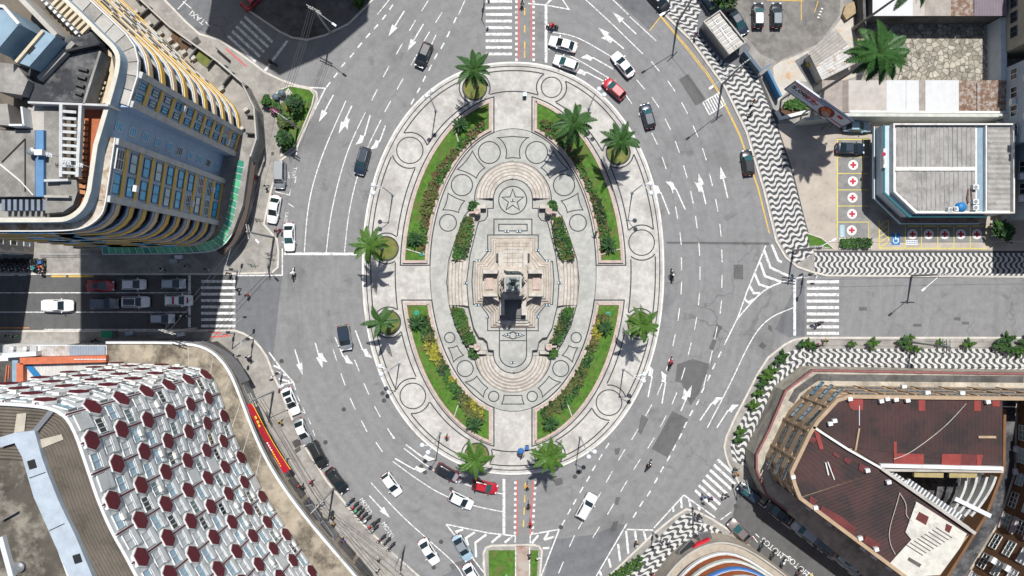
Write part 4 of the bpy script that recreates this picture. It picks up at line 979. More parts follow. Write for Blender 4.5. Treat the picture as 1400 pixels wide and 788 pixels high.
for k in range(4): bar((101 - 1.5 * k + 4, 92 + 11 * k), (119 - 2.5 * k, 96 + 11 * k), .3, 39.9, 40.2, CONCD, 'skylight_bar')
TANKB = mat('tank_blue_grey', (.22, .31, .38), .8, .15, .8)
roofpoly([(-5, 8), (5, 9), (26, 33), (-5, 70)], 44, TANKB, 'water_tank'); roofpoly([(20, 84), (58, 40), (76, 50), (40, 91)], 42.5, TANKB, 'stair_house'); roofpoly([(-5, 85), (22, 88), (38, 110), (30, 130), (-5, 125)], 41, CONC, 'stair_house')
MB().wall(PP([(-5, 8), (5, 9), (26, 33)], 42.3), .3, 42.1, 42.4).build('coping', WHITE, nw); MB().box(*P(42, 68, 40.6), 40.64, 1.0, .5, .06, .8).build('vent', DARK, nw)
bar((58, 42), (21, 85), .3, 42.5, 42.8, CREAM, 'coping'); bar((0, 60), (22, 86), .2, 37.6, 41.5, CONCL, 'terrace_wall')
roofpoly([(-10, 143), (10, 142), (14, 172), (-10, 170)], 40.2, CONC, 'stair_house'); bar((29, 146), (32, 172), .2, 37.6, 40.5, WHITE, 'terrace_wall'); bar((12, 171), (32, 171), .2, 37.6, 40.5, WHITE, 'terrace_wall')
ROOFG = mat('roof_cement', (.24, .23, .21), .9, .25, .7, bump=.2, col2=(.17, .16, .145), amt2=.5, scale2=.45)
roofpoly([(-115, 176), (48, 178), (48, 269), (-115, 269)], 39.3, ROOFG, 'flat_roof'); roofpoly([(60, 144), (82, 142), (82, 266), (60, 268)], 39.1, ROOFG, 'flat_roof'); roofpoly([(38, 146), (82, 143), (82, 180), (38, 178)], 39.0, CONCL, 'flat_roof')
roofpoly([(82, 244), (104, 242), (106, 262), (100, 280), (86, 290), (62, 292), (62, 268), (82, 266)], 39.25, ROOFG, 'flat_roof'); roofpoly([(48.5, 178), (59.5, 178), (59.5, 269), (48.5, 269)], 39.6, mat('blue_roof_strip', (.09, .2, .36), .6, .15, .8), 'roof_strip')
roofpoly([(112, 146), (147, 148), (133, 195), (124, 255), (115, 280), (100, 296), (92, 294), (108, 268), (106, 200)], 38.1, BRICKR, 'terrace_floor')
for k in range(10): bar((82.5, 152 + 9.3 * k), (104 + .2 * k, 153.5 + 9.3 * k), .3, 40.0, 40.25, GREYP, 'pergola_beam')
for x, x2 in ((83, 82.5), (109.5, 105)): bar((x, 143), (x2, 242), .34, 39.7, 40.3, GREYP, 'pergola_rail')
for k in range(13): bar((107.5, 166 + 8.0 * k), (119.5 - .25 * k, 167.5 + 8.0 * k), .42, 38.6, 38.8, mat('orange_beam', (.42, .19, .08), .8, .15, 1), 'pergola_beam')
roofpoly([(-115, 272), (62, 272), (62, 302), (-115, 302)], 38.0, CONC, 'flat_roof')
for k in range(9): bar((12.5 + 8 * k - 8, 273), (12.5 + 8 * k - 8, 288), .34, 37.6, 39.2, mat('fin_grey_blue', (.17, .2, .24), .8, .15, 1), 'fin_wall')
bar((0, 225), (28, 248), .14, 39.3, 39.42, WHITE, 'pipe'); bar((28, 248), (45, 267), .1, 39.3, 39.42, WHITE, 'pipe'); bar((2, 222), (34, 190), .12, 39.3, 39.4, DARK, 'pipe'); bar((60, 247), (93, 246), .25, 39.2, 39.9, GREYP, 'parapet'); bar((60, 268.5), (94, 269), .25, 39.2, 39.9, CONCL, 'parapet'); bar((34, 190), (34, 262), .12, 39.3, 39.4, DARK, 'pipe')
MB().lathe(*P(44, 207.5, 38), [(.45, 37.4), (.45, 38.4), (.2, 38.5)], 14).build('roof_fan', METALG, nw); MB().box(*P(53, 208.5, 38.4), 38.2, .85, .6, .7).build('roof_unit', METALW, nw)
for cx, cy, n in ((68, 211, 4), (92, 221, 6), (110, 225, 4)):
    ant = MB()
    for k in range(n): x, y = P(cx + (k - n / 2) * 2.2, cy + k * .4, 39.1); ant.box(x, y, 39.1, .07, .5, .07, .2)
    ant.tube([(*P(cx - 5, cy, 39), 39.1), (*P(cx + 5, cy + 1, 39), 39.1)], .04, 4); ant.tube([(*P(cx, cy, 39), 37), (*P(cx, cy, 39), 39.3)], .04, 4); ant.build('antenna', METALW, nw)
# podium with walled terraces, green glass canopy and shop awning
pod = PP([(150, -40), (190, 0), (232, 38), (300, 86), (330, 112), (347, 148), (350, 192), (341, 216), (332, 280), (318, 318), (296, 338), (140, 340)], 4.6)
MB().prism(pod + [P(100, 340, 4.6), P(100, -40, 4.6)], 0, 4.6).build('podium', CONC, nw)
MB().wall(PP([(160, -32), (190, -2), (232, 37), (300, 86), (330, 112), (347, 148), (350, 190), (342, 214)], 5.6), .22, 4.55, 5.6).build('podium_parapet', CONCL, nw)
for a, b in (((190, 2), (174, -18)), ((205, 9), (190, 22)), ((222, 26), (206, 40)), ((262, 62), (246, 52)), ((270, 64), (258, 80)), ((292, 80), (282, 92)), ((318, 98), (304, 116)), ((347, 158), (336, 157)), ((346, 183), (336, 182))): bar(a, b, .2, 4.6, 5.5, CONCD, 'partition')
for pl, m_ in (([(238, 40), (262, 60), (252, 72), (232, 54)], MATS['soil']), ([(272, 68), (292, 82), (284, 94), (266, 80)], MATS['dry_grass'])): roofpoly(pl, 4.75, m_, 'planter', 4.6)
for x, y in ((187, 17), (205, 33), (220, 46), (233, 55), (242, 63), (252, 72), (265, 80), (303, 122), (337, 150), (331, 176)): MB().box(*P(x, y, 5), 5.0, .7, .5, .7, .6).build('air_conditioner', CONCL, nw)
can_o = resample(PP(smooth([(140, 347.5), (284, 347), (308, 336), (322, 312), (331, 262), (338, 221)], 3), 4.4), 1.05); can_i = PP(smooth([(140, 335), (280, 334), (300, 322), (310, 296), (318, 250), (326, 219)], 3), 5.0)
can_i = [resample(can_i, .2)[min(int(i / (len(can_o) - 1) * (len(resample(can_i, .2)) - 1)), len(resample(can_i, .2)) - 1)] for i in range(len(can_o))]
cano = thing('glass_canopy', 'green glass canopy curving round the base of the blue and ochre tower', 'canopy', *can_o[len(can_o) // 2])
GRG = [mat('green_glass_a', (.06, .28, .16), .25, .2, .8, spec=.5), mat('green_glass_b', (.09, .38, .19), .25, .2, .8, spec=.5), mat('green_glass_c', (.04, .22, .15), .25, .2, .8, spec=.5)]
for i in range(len(can_o) - 1):
    a, b, c, d = can_o[i], can_o[i + 1], can_i[i + 1], can_i[i]
    MB().add([(*lerp(a, b, .04), 4.4), (*lerp(a, b, .96), 4.4), (*lerp(d, c, .96), 5.0), (*lerp(d, c, .04), 5.0), (*lerp(a, b, .04), 4.34), (*lerp(a, b, .96), 4.34), (*lerp(d, c, .96), 4.94), (*lerp(d, c, .04), 4.94)], [(0, 1, 2, 3), (7, 6, 5, 4), (0, 4, 5, 1), (2, 6, 7, 3)]).build('pane', random.choice(GRG), cano)
    MB().tube([(*a, 4.42), (*d, 5.02)], .05, 5).build('glazing_bar', METALW, cano)
MB().tube([(*p, 4.43) for p in can_o], .08, 6).build('rim', METALW, cano)
aw = thing('shop_awning', 'dark brown pleated awning outside the green glass canopy', 'awning', *P(337, 262))
ao = PP(smooth([(350, 222), (344, 262), (337, 300), (326, 328), (305, 350)], 2), 3.4); ai = PP(smooth([(340, 221), (333, 262), (325, 298), (312, 324), (295, 342)], 2), 3.8)
for i in range(len(ao) - 1): MB().add([(*ao[i], 3.4), (*ao[i + 1], 3.4), (*ai[i + 1], 3.8), (*ai[i], 3.8), (*ao[i], 3.1), (*ao[i + 1], 3.1)], [(0, 1, 2, 3), (0, 4, 5, 1)]).build('awning_panel', mat('awning_brown', (.075, .058, .05), .8, .2, 1), aw)

# ---------------- south-west tower: white grid with dark red hexagons
sw = thing('hexagon_tower', 'white apartment tower with dark red hexagons over its curved facade', 'building', *P(250, 640))
ZS0, ZS1, NS = 5.4, 42.0, 12; FS = (ZS1 - ZS0) / NS
WFAC = mat('white_facade', (.62, .64, .635), .65, .07, .9, col2=(.40, .41, .40), amt2=.3, scale2=.5)
RED = mat('oxblood_tile', (.115, .014, .024), .6, .15, 1.5)
swp = PP(smooth([(-90, 546), (40, 551), (82, 558), (103, 580), (124, 642), (138, 684), (156, 725), (178, 763), (200, 806), (240, 870), (330, 1000)], 2), ZS1)
Lsw = plen(swp)
MB().prism(swp + [P(-90, 1000, ZS1)], 0, ZS1 - .5).build('wall', WFAC, sw)
CW = 3.32; ncol = int(Lsw / CW); col0 = (Lsw - ncol * CW) / 2
hexm = {}
for c in range(ncol + 1):
    s = col0 + c * CW
    if s < .3 or s > Lsw - .3: continue
    (x, y), a = along(swp, s); out = a + pi / 2
    strip = fbox(MB(), swp, s, ZS0, ZS1 + .25, .16, 0, .2); strip.build('rib', RED, sw)
    for d in (-.14, .14): fbox(MB(), swp, s + d, ZS0, ZS1 + .25, .09, 0, .17).build('rib_edge', WFAC, sw)
    k0 = c % 2
    for k in range(k0, NS, 2):
        z = ZS0 + (k + .55) * FS
        # hexagon: points to the sides, flat top and bottom
        if 'me' not in hexm:
            hw, hh = 1.08, 1.16; pts = [(-hw, 0), (-hw * .5, -hh), (hw * .5, -hh), (hw, 0), (hw * .5, hh), (-hw * .5, hh)]
            def hexa(sc, y0, y1):
                mb = MB(); n = 6; mb.add([(px * sc, y0, pz * sc) for px, pz in pts] + [(px * sc, y1, pz * sc) for px, pz in pts], [tuple(range(6)), tuple(range(11, 5, -1))] + [(i, (i + 1) % 6, 6 + (i + 1) % 6, 6 + i) for i in range(6)]); return mb
            o1 = hexa(1.0, 0, .36).build('hexagon', RED); o2 = hexa(1.1, 0, .31).build('hexagon_frame', WHITE); hexm['me'] = o1.data; hexm['fr'] = o2.data
            bpy.data.objects.remove(o1); bpy.data.objects.remove(o2)
        o = bpy.data.objects.new('hexagon', hexm['me']); C.objects.link(o); o.parent = sw; o.location = Vector((x, y, z)) - sw.location; o.rotation_euler = (0, 0, out - pi / 2)
        q = bpy.data.objects.new('hexagon_frame', hexm['fr']); C.objects.link(q); q.parent = o
    # windows and sills in the bay after this rib
    sm_ = s + CW / 2
    if sm_ > Lsw - .5: continue
    (x, y), a = along(swp, sm_); out = a + pi / 2
    for k in range(NS):
        z = ZS0 + k * FS; st = random.choice(['blind', 'sky', 'teal', 'blind', 'blind', 'sky', 'dark'])
        shift = -.5 if (k + c) % 2 else .5
        (x, y), a2 = along(swp, sm_ + shift)
        window(sw, x + cos(out) * .04, y + sin(out) * .04, z + 1.15, out, 1.7, 1.5, st, FRW, 3 if st in ('dark', 'teal') else 2, 1)
        fbox(MB(), swp, sm_ + shift, z + .12, z + .98, 1.85, 0, .2).build('sill_box', WFAC, sw)
        if random.random() < .25: fbox(MB(), swp, sm_ + shift + random.uniform(-.3, .3), z + .95, z + 1.45, .7, .1, .5).build('air_conditioner', mat('ac_white', (.62, .61, .57), .6, .1, 1), sw)
        if random.random() < .16: fbox(MB(), swp, sm_ + shift, z + .95, z + 2.7, 1.75, .05, .22).build('window_box', WHITE, sw)
MB().wall(swp, .32, ZS1 - .6, ZS1 + .25, side=-1).build('parapet', WHITE, sw)
BROWNC = mat('fibre_cement_brown', (.135, .115, .092), .9, .25, .8, col2=(.08, .07, .055), amt2=.45, scale2=.4); PALEC = mat('fibre_cement_pale', (.40, .36, .29), .9, .15, 1)
rin = offset(swp, -.55); rin2 = offset(swp, -7.6 * .78)
rs = resample(rin, 1.0); n_ = len(rs); rj = resample(rin2, 1.0)
rj = [rj[min(len(rj) - 1, round(i / (n_ - 1) * (len(rj) - 1)))] for i in range(n_)]
mb = MB()
for i in range(n_ - 1):   # ridges run along the strip's length
    for k in range(16):
        t0, t1, t2 = k / 16, (k + .5) / 16, (k + 1) / 16
        A_ = [lerp(rs[i], rj[i], t) for t in (t0, t1, t2)]; B_ = [lerp(rs[i + 1], rj[i + 1], t) for t in (t0, t1, t2)]
        mb.add([(*A_[0], 41.75), (*A_[1], 41.88), (*A_[2], 41.75), (*B_[0], 41.75), (*B_[1], 41.88), (*B_[2], 41.75)], [(0, 1, 4, 3), (1, 2, 5, 4)])
mb.build('corrugated_roof', BROWNC, sw)
for pl in ([(23, 566), (36, 565), (33, 592), (19, 593)], [(55, 601), (84, 594), (87, 601), (57, 613)]): MB().sheet(PP(pl, 41.95), 41.95).build('roof_sheet', PALEC, sw)
bar2 = lambda a, b, w, z0, z1, m, name: MB().wall([P(*a, z1), P(*b, z1)], w, z0, z1).build(name, m, sw)
bar2((72, 560), (47, 590), .5, 41.7, 42.1, METALG, 'roof_gutter')
GUT = mat('gutter_pale_blue', (.36, .41, .46), .7, .15, .8)
MB().prism(PP([(0, 598), (20, 592), (47, 589), (57, 625), (66, 650), (80, 685), (104, 735), (127, 790), (95, 790), (75, 745), (46, 680), (30, 625), (20, 606), (0, 612)], 42.4), 41, 42.4).build('roof_gutter_wide', GUT, sw)
MB().sheet(PP([(-90, 605), (20, 606), (30, 625), (46, 680), (75, 745), (95, 800), (-90, 800)], 41.6), 41.6).build('roof_deck', mat('stained_roof', (.085, .075, .06), .9, .4, .35, bump=.3, bscale=3, col2=(.24, .22, .18), amt2=.3, scale2=.3), sw)
for a, b in (((40, 654), (62, 646)), ((67, 726), (88, 716))): bar2(a, b, .08, 42.4, 42.44, DARK, 'joint')
for x, y, r in ((44, 635, .6), (106, 764, .4)): MB().box(*P(x, y, 42.4), 42.43, .8, .9, .04, .3).build('vent_grille', DARK, sw)
bar2((0, 735), (15, 790), .5, 41.2, 42.2, METALW, 'pipe'); MB().lathe(*P(26, 776, 42), [(.5, 41.2), (.5, 42), (.2, 42.1)], 14).build('roof_fan', METALG, sw); bar2((0, 713), (22, 701), .06, 41.2, 42.2, METALG, 'antenna')
for x, y in ((7, 733), (14, 748)): MB().box(*P(x, y, 41.5), 41.35, .9, .9, .3, .4).build('roof_unit', CONCL, sw)
# podium terrace of the south-west tower
pe = PP(smooth([(145, 467), (252, 467), (288, 476), (312, 501), (326, 532), (350, 597), (375, 646), (411, 697), (451, 745), (490, 790), (540, 850)], 2), 5.4)
MB().prism(pe + [P(200, 900, 5.4), P(145, 560, 5.4)], 0, 5.2).build('podium', mat('stained_terrace', (.30, .26, .20), .9, .3, .5, bump=.2, col2=(.10, .085, .065), amt2=.45, scale2=.22), sw)
MB().wall(pe, .36, 4.6, 5.5, side=-1).build('podium_rim', WHITE, sw)
MB().wall(offset(pe, .06), .12, 4.9, 5.2, side=1).build('podium_gutter', METALG, sw)
for i, p in enumerate(resample(pe, 4.2)[3:-8]):
    q = resample(offset(pe, -4.6), 4.2)
    q = q[min(len(q) - 1, i + 3)]; MB().wall([lerp(p, q, .15), q], .1, 5.2, 5.24).build('roof_joint', CONCL, sw)
for i in range(14):
    s = 8 + i * 4.1
    if s < plen(pe) - 8: fbox(MB(), pe, s, 0.15, 3.2, 3.4, .02, .12).build('shop_front', [GLASSD, METALG, CONCD][i % 3], sw)
shn = thing('shop_canopy', 'dark grey curved canopy on the corner of the hexagon tower podium', 'canopy', *P(318, 492))
c1 = PP(smooth([(276, 466), (300, 474), (325, 492), (341, 520)], 2), 3.6); c0 = PP(smooth([(272, 478), (292, 484), (312, 503), (324, 527)], 2), 3.9)
MB().strip([(*p, 3.6) for p in c1], [(*p, 3.9) for p in c0]).strip([(*p, 3.3) for p in c1], [(*p, 3.6) for p in c1]).build('roof_sheet', mat('canopy_grey', (.085, .085, .09), .75, .15, 1.5), shn)
sgn = thing('shop_sign', 'long red shop sign with yellow lettering along the podium edge', 'sign', *P(360, 600))
s0 = PP(smooth([(329, 556), (333, 553), (340, 563), (362, 604), (388, 648)], 2), 5.2); s1 = [(P(x, y, 3.6)) for x, y in smooth([(344, 552), (347, 556), (353, 568), (372, 604), (397, 642)], 2)]
SRED = mat('sign_red', (.5, .012, .03), .5, .1, 1); SYEL = mat('sign_yellow', (.75, .5, .04), .5, .05, 1)
MB().strip([(*p, 5.15) for p in s0], [(*p, 3.6) for p in s1]).strip([(*p, 3.55) for p in s1], [(p[0] - .05, p[1] - .05, 3.5) for p in s0]).build('board', SRED, sgn)
MB().tube([(*p, 3.62) for p in s1], .06, 5).build('trim', SYEL, sgn)
def bars_text(par, pts, h, w, m, name='lettering'):
    mb = MB()
    for (x, y), a, ln in pts: px, py = P(x, y, h); mb.box(px, py, h + .12, ln, w, .06, a)
    mb.build(name, m, par)
ang = heading(22, 42)
for (x, y), L_ in (((350, 571), .5), ((353, 577), .5), ((355, 582), .4)): bars_text(sgn, [((x, y), ang, L_)], 4.75, .28, SYEL)
for k in range(11): bars_text(sgn, [((366 + k * 1.75, 606 + k * 3.1), ang + (.5 if k % 2 else -.4), .26)], 4.85, .22, SYEL if k > 3 else WHITE)
for i, pl in enumerate(([(413, 693), (427, 690), (441, 712), (430, 717)], [(432, 719), (442, 713), (456, 733), (452, 740), (447, 739)])):
    t = thing('shop_awning', ('dark grey flat awning over the crowd at the podium edge' if i == 0 else 'dark grey flat awning beside the steel railing ramp'), 'awning', *P(*pl[0]))
    MB().prism(PP(pl, 3.2), 3.0, 3.2).build('awning_sheet', mat('awning_grey', (.07, .072, .08), .7, .15, 1), t); MB().wall(PP(pl, 3.25), .1, 2.95, 3.26, True).build('awning_frame', METALG, t)
rp = thing('ramp_railing', 'steel railing ramp beside the podium of the hexagon tower', 'railing', *P(480, 760))
for k in range(9): x0, y0 = 462 + k * 3.6, 737 + k * 4.6; MB().tube([(*P(x0, y0), .12), (*P(x0, y0), 1.1), (*P(x0 - 8, y0 + 7), 1.1), (*P(x0 - 8, y0 + 7), .12)], .03, 5).build('post', METALG, rp)
MB().tube([(*P(462, 737), 1.12), (*P(496, 780), 1.12)], .035, 5).tube([(*P(454, 744), 1.12), (*P(487, 787), 1.12)], .035, 5).build('rail', METALG, rp)

# low shops west of the hexagon tower
ls = thing('low_shop_row', 'row of low shops with tin roofs and orange facade beside hexagon tower', 'building', *P(70, 490))
MB().prism(PP([(-200, 471), (145, 472), (145, 560), (-200, 560)], 4.2), 0, 4.0).build('wall', WHITE, ls)
TIN = mat('tin_grey', (.42, .42, .42), .6, .2, .8, col2=(.3, .25, .2), amt2=.4, scale2=.6); TINB = mat('tin_blue', (.22, .27, .33), .55, .15, .8)
def csheet(par, pts, h, m, pitch=.4, amp=.05, name='roof_sheet', h2=None):
    a, b, c, d = [(*P(x, y, h), hh) for (x, y), hh in zip(pts, (h, h, h2 or h, h2 or h))]
    return MB().corrugated(a, b, c, d, pitch, amp).build(name, m, par)
csheet(ls, [(55, 473), (95, 473), (95, 487), (55, 487)], 4.15, TIN); csheet(ls, [(95, 473), (144, 473), (144, 487), (95, 487)], 4.15, TINB); csheet(ls, [(-60, 472), (50, 472), (50, 485), (-60, 485)], 4.3, MATS['tin_grey'])
ORG = mat('orange_paint', (.48, .14, .07), .7, .2, 1)
MB().wall(PP([(27, 494), (145, 491)], 6), 1.0, 3.9, 6.0).build('facade', ORG, ls); MB().wall(PP([(27, 497), (27, 525)], 6), 1.0, 3.9, 6).build('facade', ORG, ls)
csheet(ls, [(34, 498), (145, 497), (145, 520), (34, 530)], 5.0, mat('tin_pale', (.5, .49, .46), .6, .2, .8, col2=(.38, .34, .3), amt2=.3, scale2=.5), .5)
bars_text(ls, [((104 + k * 4.4, 491.4), 0, .42) for k in range(10)], 6.0, .14, WHITE)
MB().wall(PP([(37, 498), (52, 516)], 5.2), .85, 5.0, 5.2).build('blue_sheet', mat('tarp_blue', (.02, .16, .36), .6, .1, 1), ls)
MB().wall(PP([(0, 487), (47, 484)], 6), .7, 4, 5.6).build('facade', METALW, ls); MB().prism(PP([(-60, 497), (16, 494), (16, 530), (-60, 540)], 5), 4, 4.6).build('rear_roof', CONCD, ls); MB().wall(PP([(20, 493), (20, 528)], 5), .9, 4, 4.9).build('alley_wall', TANKB, ls)
for p in ([(8, 500), (5, 527)], [(11, 500), (10, 518)]): MB().wall(PP(p, 5), .16, 4.6, 4.8).build('pipe', ORG, ls)
for x in (19, 37): MB().box(*P(x, 476, 4.6), 4.7, .5, .5, .8).build('roof_vent', METALW, ls)

# ---------------- towers just outside the picture that shade the streets
def plain_tower(name, label, gp, h, m, fl=3.1):
    c = P(sum(p[0] for p in gp) / len(gp), sum(p[1] for p in gp) / len(gp)); t = thing(name, label, 'building', *c)
    poly = ccw(PP(gp)); MB().prism(poly, 0, h).build('wall', m, t); MB().wall(poly, .3, h, h + .9, True).build('parapet', CONCL, t)
    for i in range(len(poly)):
        a, b = poly[i], poly[(i + 1) % len(poly)]; l = math.dist(a, b); n = int(l / 3.4)
        if n < 1: continue
        ang = atan2(b[1] - a[1], b[0] - a[0]) - pi / 2
        for k in range(n):
            p = lerp(a, b, (k + .5) / n)
            for f in range(0, int(h / fl) - 1): window(t, p[0], p[1], 1.2 + f * fl, ang, 1.6, 1.5, 'dark' if (f + k) % 3 else 'sky', FRW, 2, 1)
    return t
plain_tower('apartment_block', 'cream apartment block across the north street casting the corner shade', [(307, -118), (335, -104), (386, -76), (407, -62), (421, -69), (475, -92), (526, -135), (500, -200), (360, -200)], 40, MATS['peach_plaster'])
plain_tower('apartment_block', 'grey apartment block past the gap in the left street', [(-250, 180), (47, 180), (47, 348), (-250, 348)], 36, MATS['concrete_pale'])

# ---------------- south-east block: red tin roofs, beige balconies
se = thing('red_roof_building', 'low beige building with rusty red tin roofs and triangular courtyard', 'building', *P(1200, 610))
BEI = mat('beige_render', (.36, .26, .165), .85, .15, .8, col2=(.25, .18, .12), amt2=.3, scale2=.5)
pod2 = PP([(1500, 511), (1327, 509), (1111, 505), (1073, 534), (1050, 588), (1033, 622), (1033, 642), (1047, 678), (1075, 700), (1240, 836), (1500, 836)], 5)
MB().prism(pod2, 0, 4.9).build('podium', mat('podium_concrete', (.42, .38, .31), .9, .25, .6, col2=(.25, .23, .19), amt2=.45, scale2=.35), se)
MB().wall(pod2[:-2], .3, 4.4, 5.15, side=1).build('podium_rim', mat('rim_dull_red', (.22, .09, .09), .8, .2, 1), se)
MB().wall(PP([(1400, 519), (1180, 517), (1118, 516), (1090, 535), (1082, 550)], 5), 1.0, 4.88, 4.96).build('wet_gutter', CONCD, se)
nf = PP([(1500, 544), (1149, 540), (1111, 581)], 15)[::-1]; wf = PP([(1079, 648), (1111, 581)], 15); sf = PP([(1300, 838), (1091, 682), (1079, 648)], 15)
front = PP([(1300, 838), (1091, 682), (1079, 648), (1111, 581), (1149, 540), (1500, 544)], 15)
nb = [p for p in offset(PP([(1111, 581), (1149, 540), (1372, 542)], 15), -.12)]
MB().prism(nb + PP([(1372, 640), (1203, 637), (1114, 584)], 15), 0, 14.2).build('wall', BEI, se)
MB().prism(offset(PP([(1240, 793), (1091, 682), (1079, 648), (1111, 581)], 15), -.12) + PP([(1205, 640), (1335, 727), (1290, 790)], 15), 0, 14.19).build('wall', BEI, se)
rsf = resample(front, 2.0)
for z in (5.3, 8.5, 11.7): MB().wall(rsf, .2, z - .35, z + .0, side=-1).build('floor_slab', BEI, se); MB().wall(rsf, .16, z, z + 1.25, side=-1).build('parapet', mat('beige_parapet', (.36, .265, .175), .85, .15, .8), se)
MB().wall(rsf, .5, 14.2, 15.0, side=-1).build('cornice', MATS['beige_parapet'], se)
Lf = plen(front)
for i in range(int(Lf / 4.3)):
    s = 2 + i * 4.3; fbox(MB(), front, s, 5, 14.6, .28, -.2, .12).build('fin', BEI, se)
    for z in (6.4, 9.6, 12.8):
        (x, y), a = along(front, min(s + 2.1, Lf - .2)); window(se, x - cos(a + pi / 2) * .1, y - sin(a + pi / 2) * .1, z + .3, a + pi / 2, 2.6, .95, random.choice(['dark', 'teal', 'dark', 'blue', 'sky']), FRD, 3, 1)
        if random.random() < .16: fbox(MB(), front, s + random.uniform(.8, 3), z - .1, z + .5, .7, -.05, .45).build('air_conditioner', WHITE, se)
RR = mat('roof_tin_red_brown', (.062, .032, .03), .75, .3, .5, col2=(.03, .022, .022), amt2=.5, scale2=.25); RRB = mat('roof_tin_red', (.22, .04, .035), .65, .2, .7); RRM = mat('roof_tin_maroon', (.115, .028, .028), .7, .3, .7)
csheet(se, [(1149, 545), (1370, 546), (1370, 638), (1149, 610)], 14.6, RR, .55, .07, 'tin_roof')
MB().add([(*P(x, y, 14.6), 14.6) for x, y in ((1149, 545), (1116, 581), (1149, 606))], [(0, 1, 2)]).build('tin_roof', RR, se)
MB().sheet(PP([(1116, 581), (1149, 545), (1370, 546), (1370, 638), (1203, 636)], 14.55), 14.55).build('roof_underlay', RR, se)
csheet(se, [(1113, 588), (1083, 650), (1094, 680), (1207, 643)], 14.55, RR, .5, .03, 'tin_roof')
csheet(se, [(1207, 643), (1332, 727), (1238, 789), (1094, 681)], 14.5, RR, .5, .03, 'tin_roof')
MB().sheet(PP([(1212, 645), (1372, 642), (1372, 660), (1335, 725)], 5), 5.05).build('courtyard_shade', TARSHD, se)  # dark sheet paints the shade of the deep courtyard over the podium
MB().sheet(PP([(1371, 545), (1388, 545), (1386, 645), (1364, 714), (1312, 800), (1290, 800), (1345, 705), (1371, 640)], 5), 5.07).build('alley_shade', TARSHD, se)  # dark strip standing in for shade in the gap before the brown tower
def tinp(pts, m, z=14.72): MB().prism(PP(pts, z), z - .06, z + zn()).build('roof_sheet', m, se)
for pl in ([(1161, 543), (1180, 543), (1180, 561), (1166, 561), (1161, 556)], [(1256, 545), (1265, 545), (1265, 562), (1256, 562)], [(1332, 546), (1341, 546), (1341, 562), (1332, 562)], [(1356, 546), (1367, 546), (1367, 556), (1357, 556)],
           [(1222, 620), (1263, 621), (1263, 636), (1222, 636)], [(1222, 604), (1226, 604), (1226, 621), (1222, 621)], [(1288, 621), (1314, 621), (1314, 637), (1287, 636)], [(1336, 622), (1344, 622), (1341, 637), (1335, 637)], [(1112, 586), (1119, 586), (1126, 614), (1121, 615)]): tinp(pl, RRB)
for pl in ([(1314, 621), (1336, 622), (1334, 637), (1313, 637)], [(1108, 596), (1117, 600), (1112, 607), (1105, 603)], [(1140, 618), (1149, 623), (1146, 627), (1138, 621)], [(1155, 625), (1165, 629), (1160, 635), (1153, 630)], [(1176, 633), (1188, 640), (1183, 648), (1174, 642)], [(1108, 678), (1118, 684), (1112, 692), (1106, 686)], [(1124, 692), (1150, 706), (1170, 722), (1166, 734), (1140, 716), (1120, 700)], [(1184, 732), (1204, 744), (1200, 752), (1180, 742)], [(1138, 640), (1143, 642), (1140, 650)]): tinp(pl, RRM)
WP1 = mat('whitewashed_roof', (.52, .51, .46), .8, .15, .8, col2=(.36, .35, .32), amt2=.3, scale2=.5)
tinp([(1253, 686), (1322, 730), (1312, 750), (1285, 786), (1238, 790), (1217, 770), (1246, 738), (1238, 728)], WP1, 14.8)
tinp([(1257, 700), (1270, 707), (1266, 718), (1252, 710)], RRM, 14.87); tinp([(1243, 762), (1260, 772), (1257, 776), (1241, 766)], CONCD, 14.87); tinp([(1294, 716), (1302, 720), (1298, 729), (1292, 725)], RRM, 14.87)
for k in range(9): tinp([(1240 + k * 5, 745 - k * 3), (1262 + k * 5, 759 - k * 3), (1261.5 + k * 5, 760 - k * 3), (1239.5 + k * 5, 746 - k * 3)], CONCD, 14.88)
bse = lambda pts, w, z0, z1, m, name: MB().wall(PP(pts, z1), w, z0, z1).build(name, m, se)
bse([(1112, 584), (1160, 615), (1206, 641)], .3, 14.4, 15.0, WHITE, 'ridge_wall'); bse([(1206, 641), (1334, 730)], .45, 14.3, 15.1, CONCL, 'ridge_wall'); bse([(1204, 637), (1372, 641)], .5, 14.3, 15.1, WHITE, 'ridge_wall'); bse([(1210, 643), (1372, 645)], .35, 14.0, 14.7, CONCL, 'gutter')
bse([(1250, 649), (1290, 650)], .7, 13.6, 14.1, mat('yellow_stone', (.33, .27, .13), .85, .2, 1), 'beam'); bse([(1298, 650), (1336, 650)], .7, 13.6, 14.1, MATS['yellow_stone'], 'beam')
bse([(1175, 555), (1175, 582)], .08, 14.6, 14.9, METALW, 'pipe'); bse([(1175, 586), (1170, 616)], .22, 14.6, 15.0, MATS['beige_parapet'], 'pipe'); bse([(1129, 633), (1133, 650)], .16, 14.6, 14.9, WHITE, 'plank'); bse([(1132, 632), (1141, 656)], .12, 14.6, 14.9, MATS['ac_white'], 'plank'); bse([(1338, 598), (1362, 598)], .3, 14.6, 14.9, MATS['beige_parapet'], 'plank')
for pth in ([(1321, 552), (1305, 570), (1290, 585), (1265, 605), (1240, 622), (1222, 628)], [(1230, 674), (1226, 690), (1215, 725), (1217, 745), (1224, 758)], [(1230, 674), (1240, 690), (1238, 705), (1248, 714)]): MB().tube(L3(smooth(pth), 14.8), .05, 5).build('cable', MATS['pale_stone'], se)
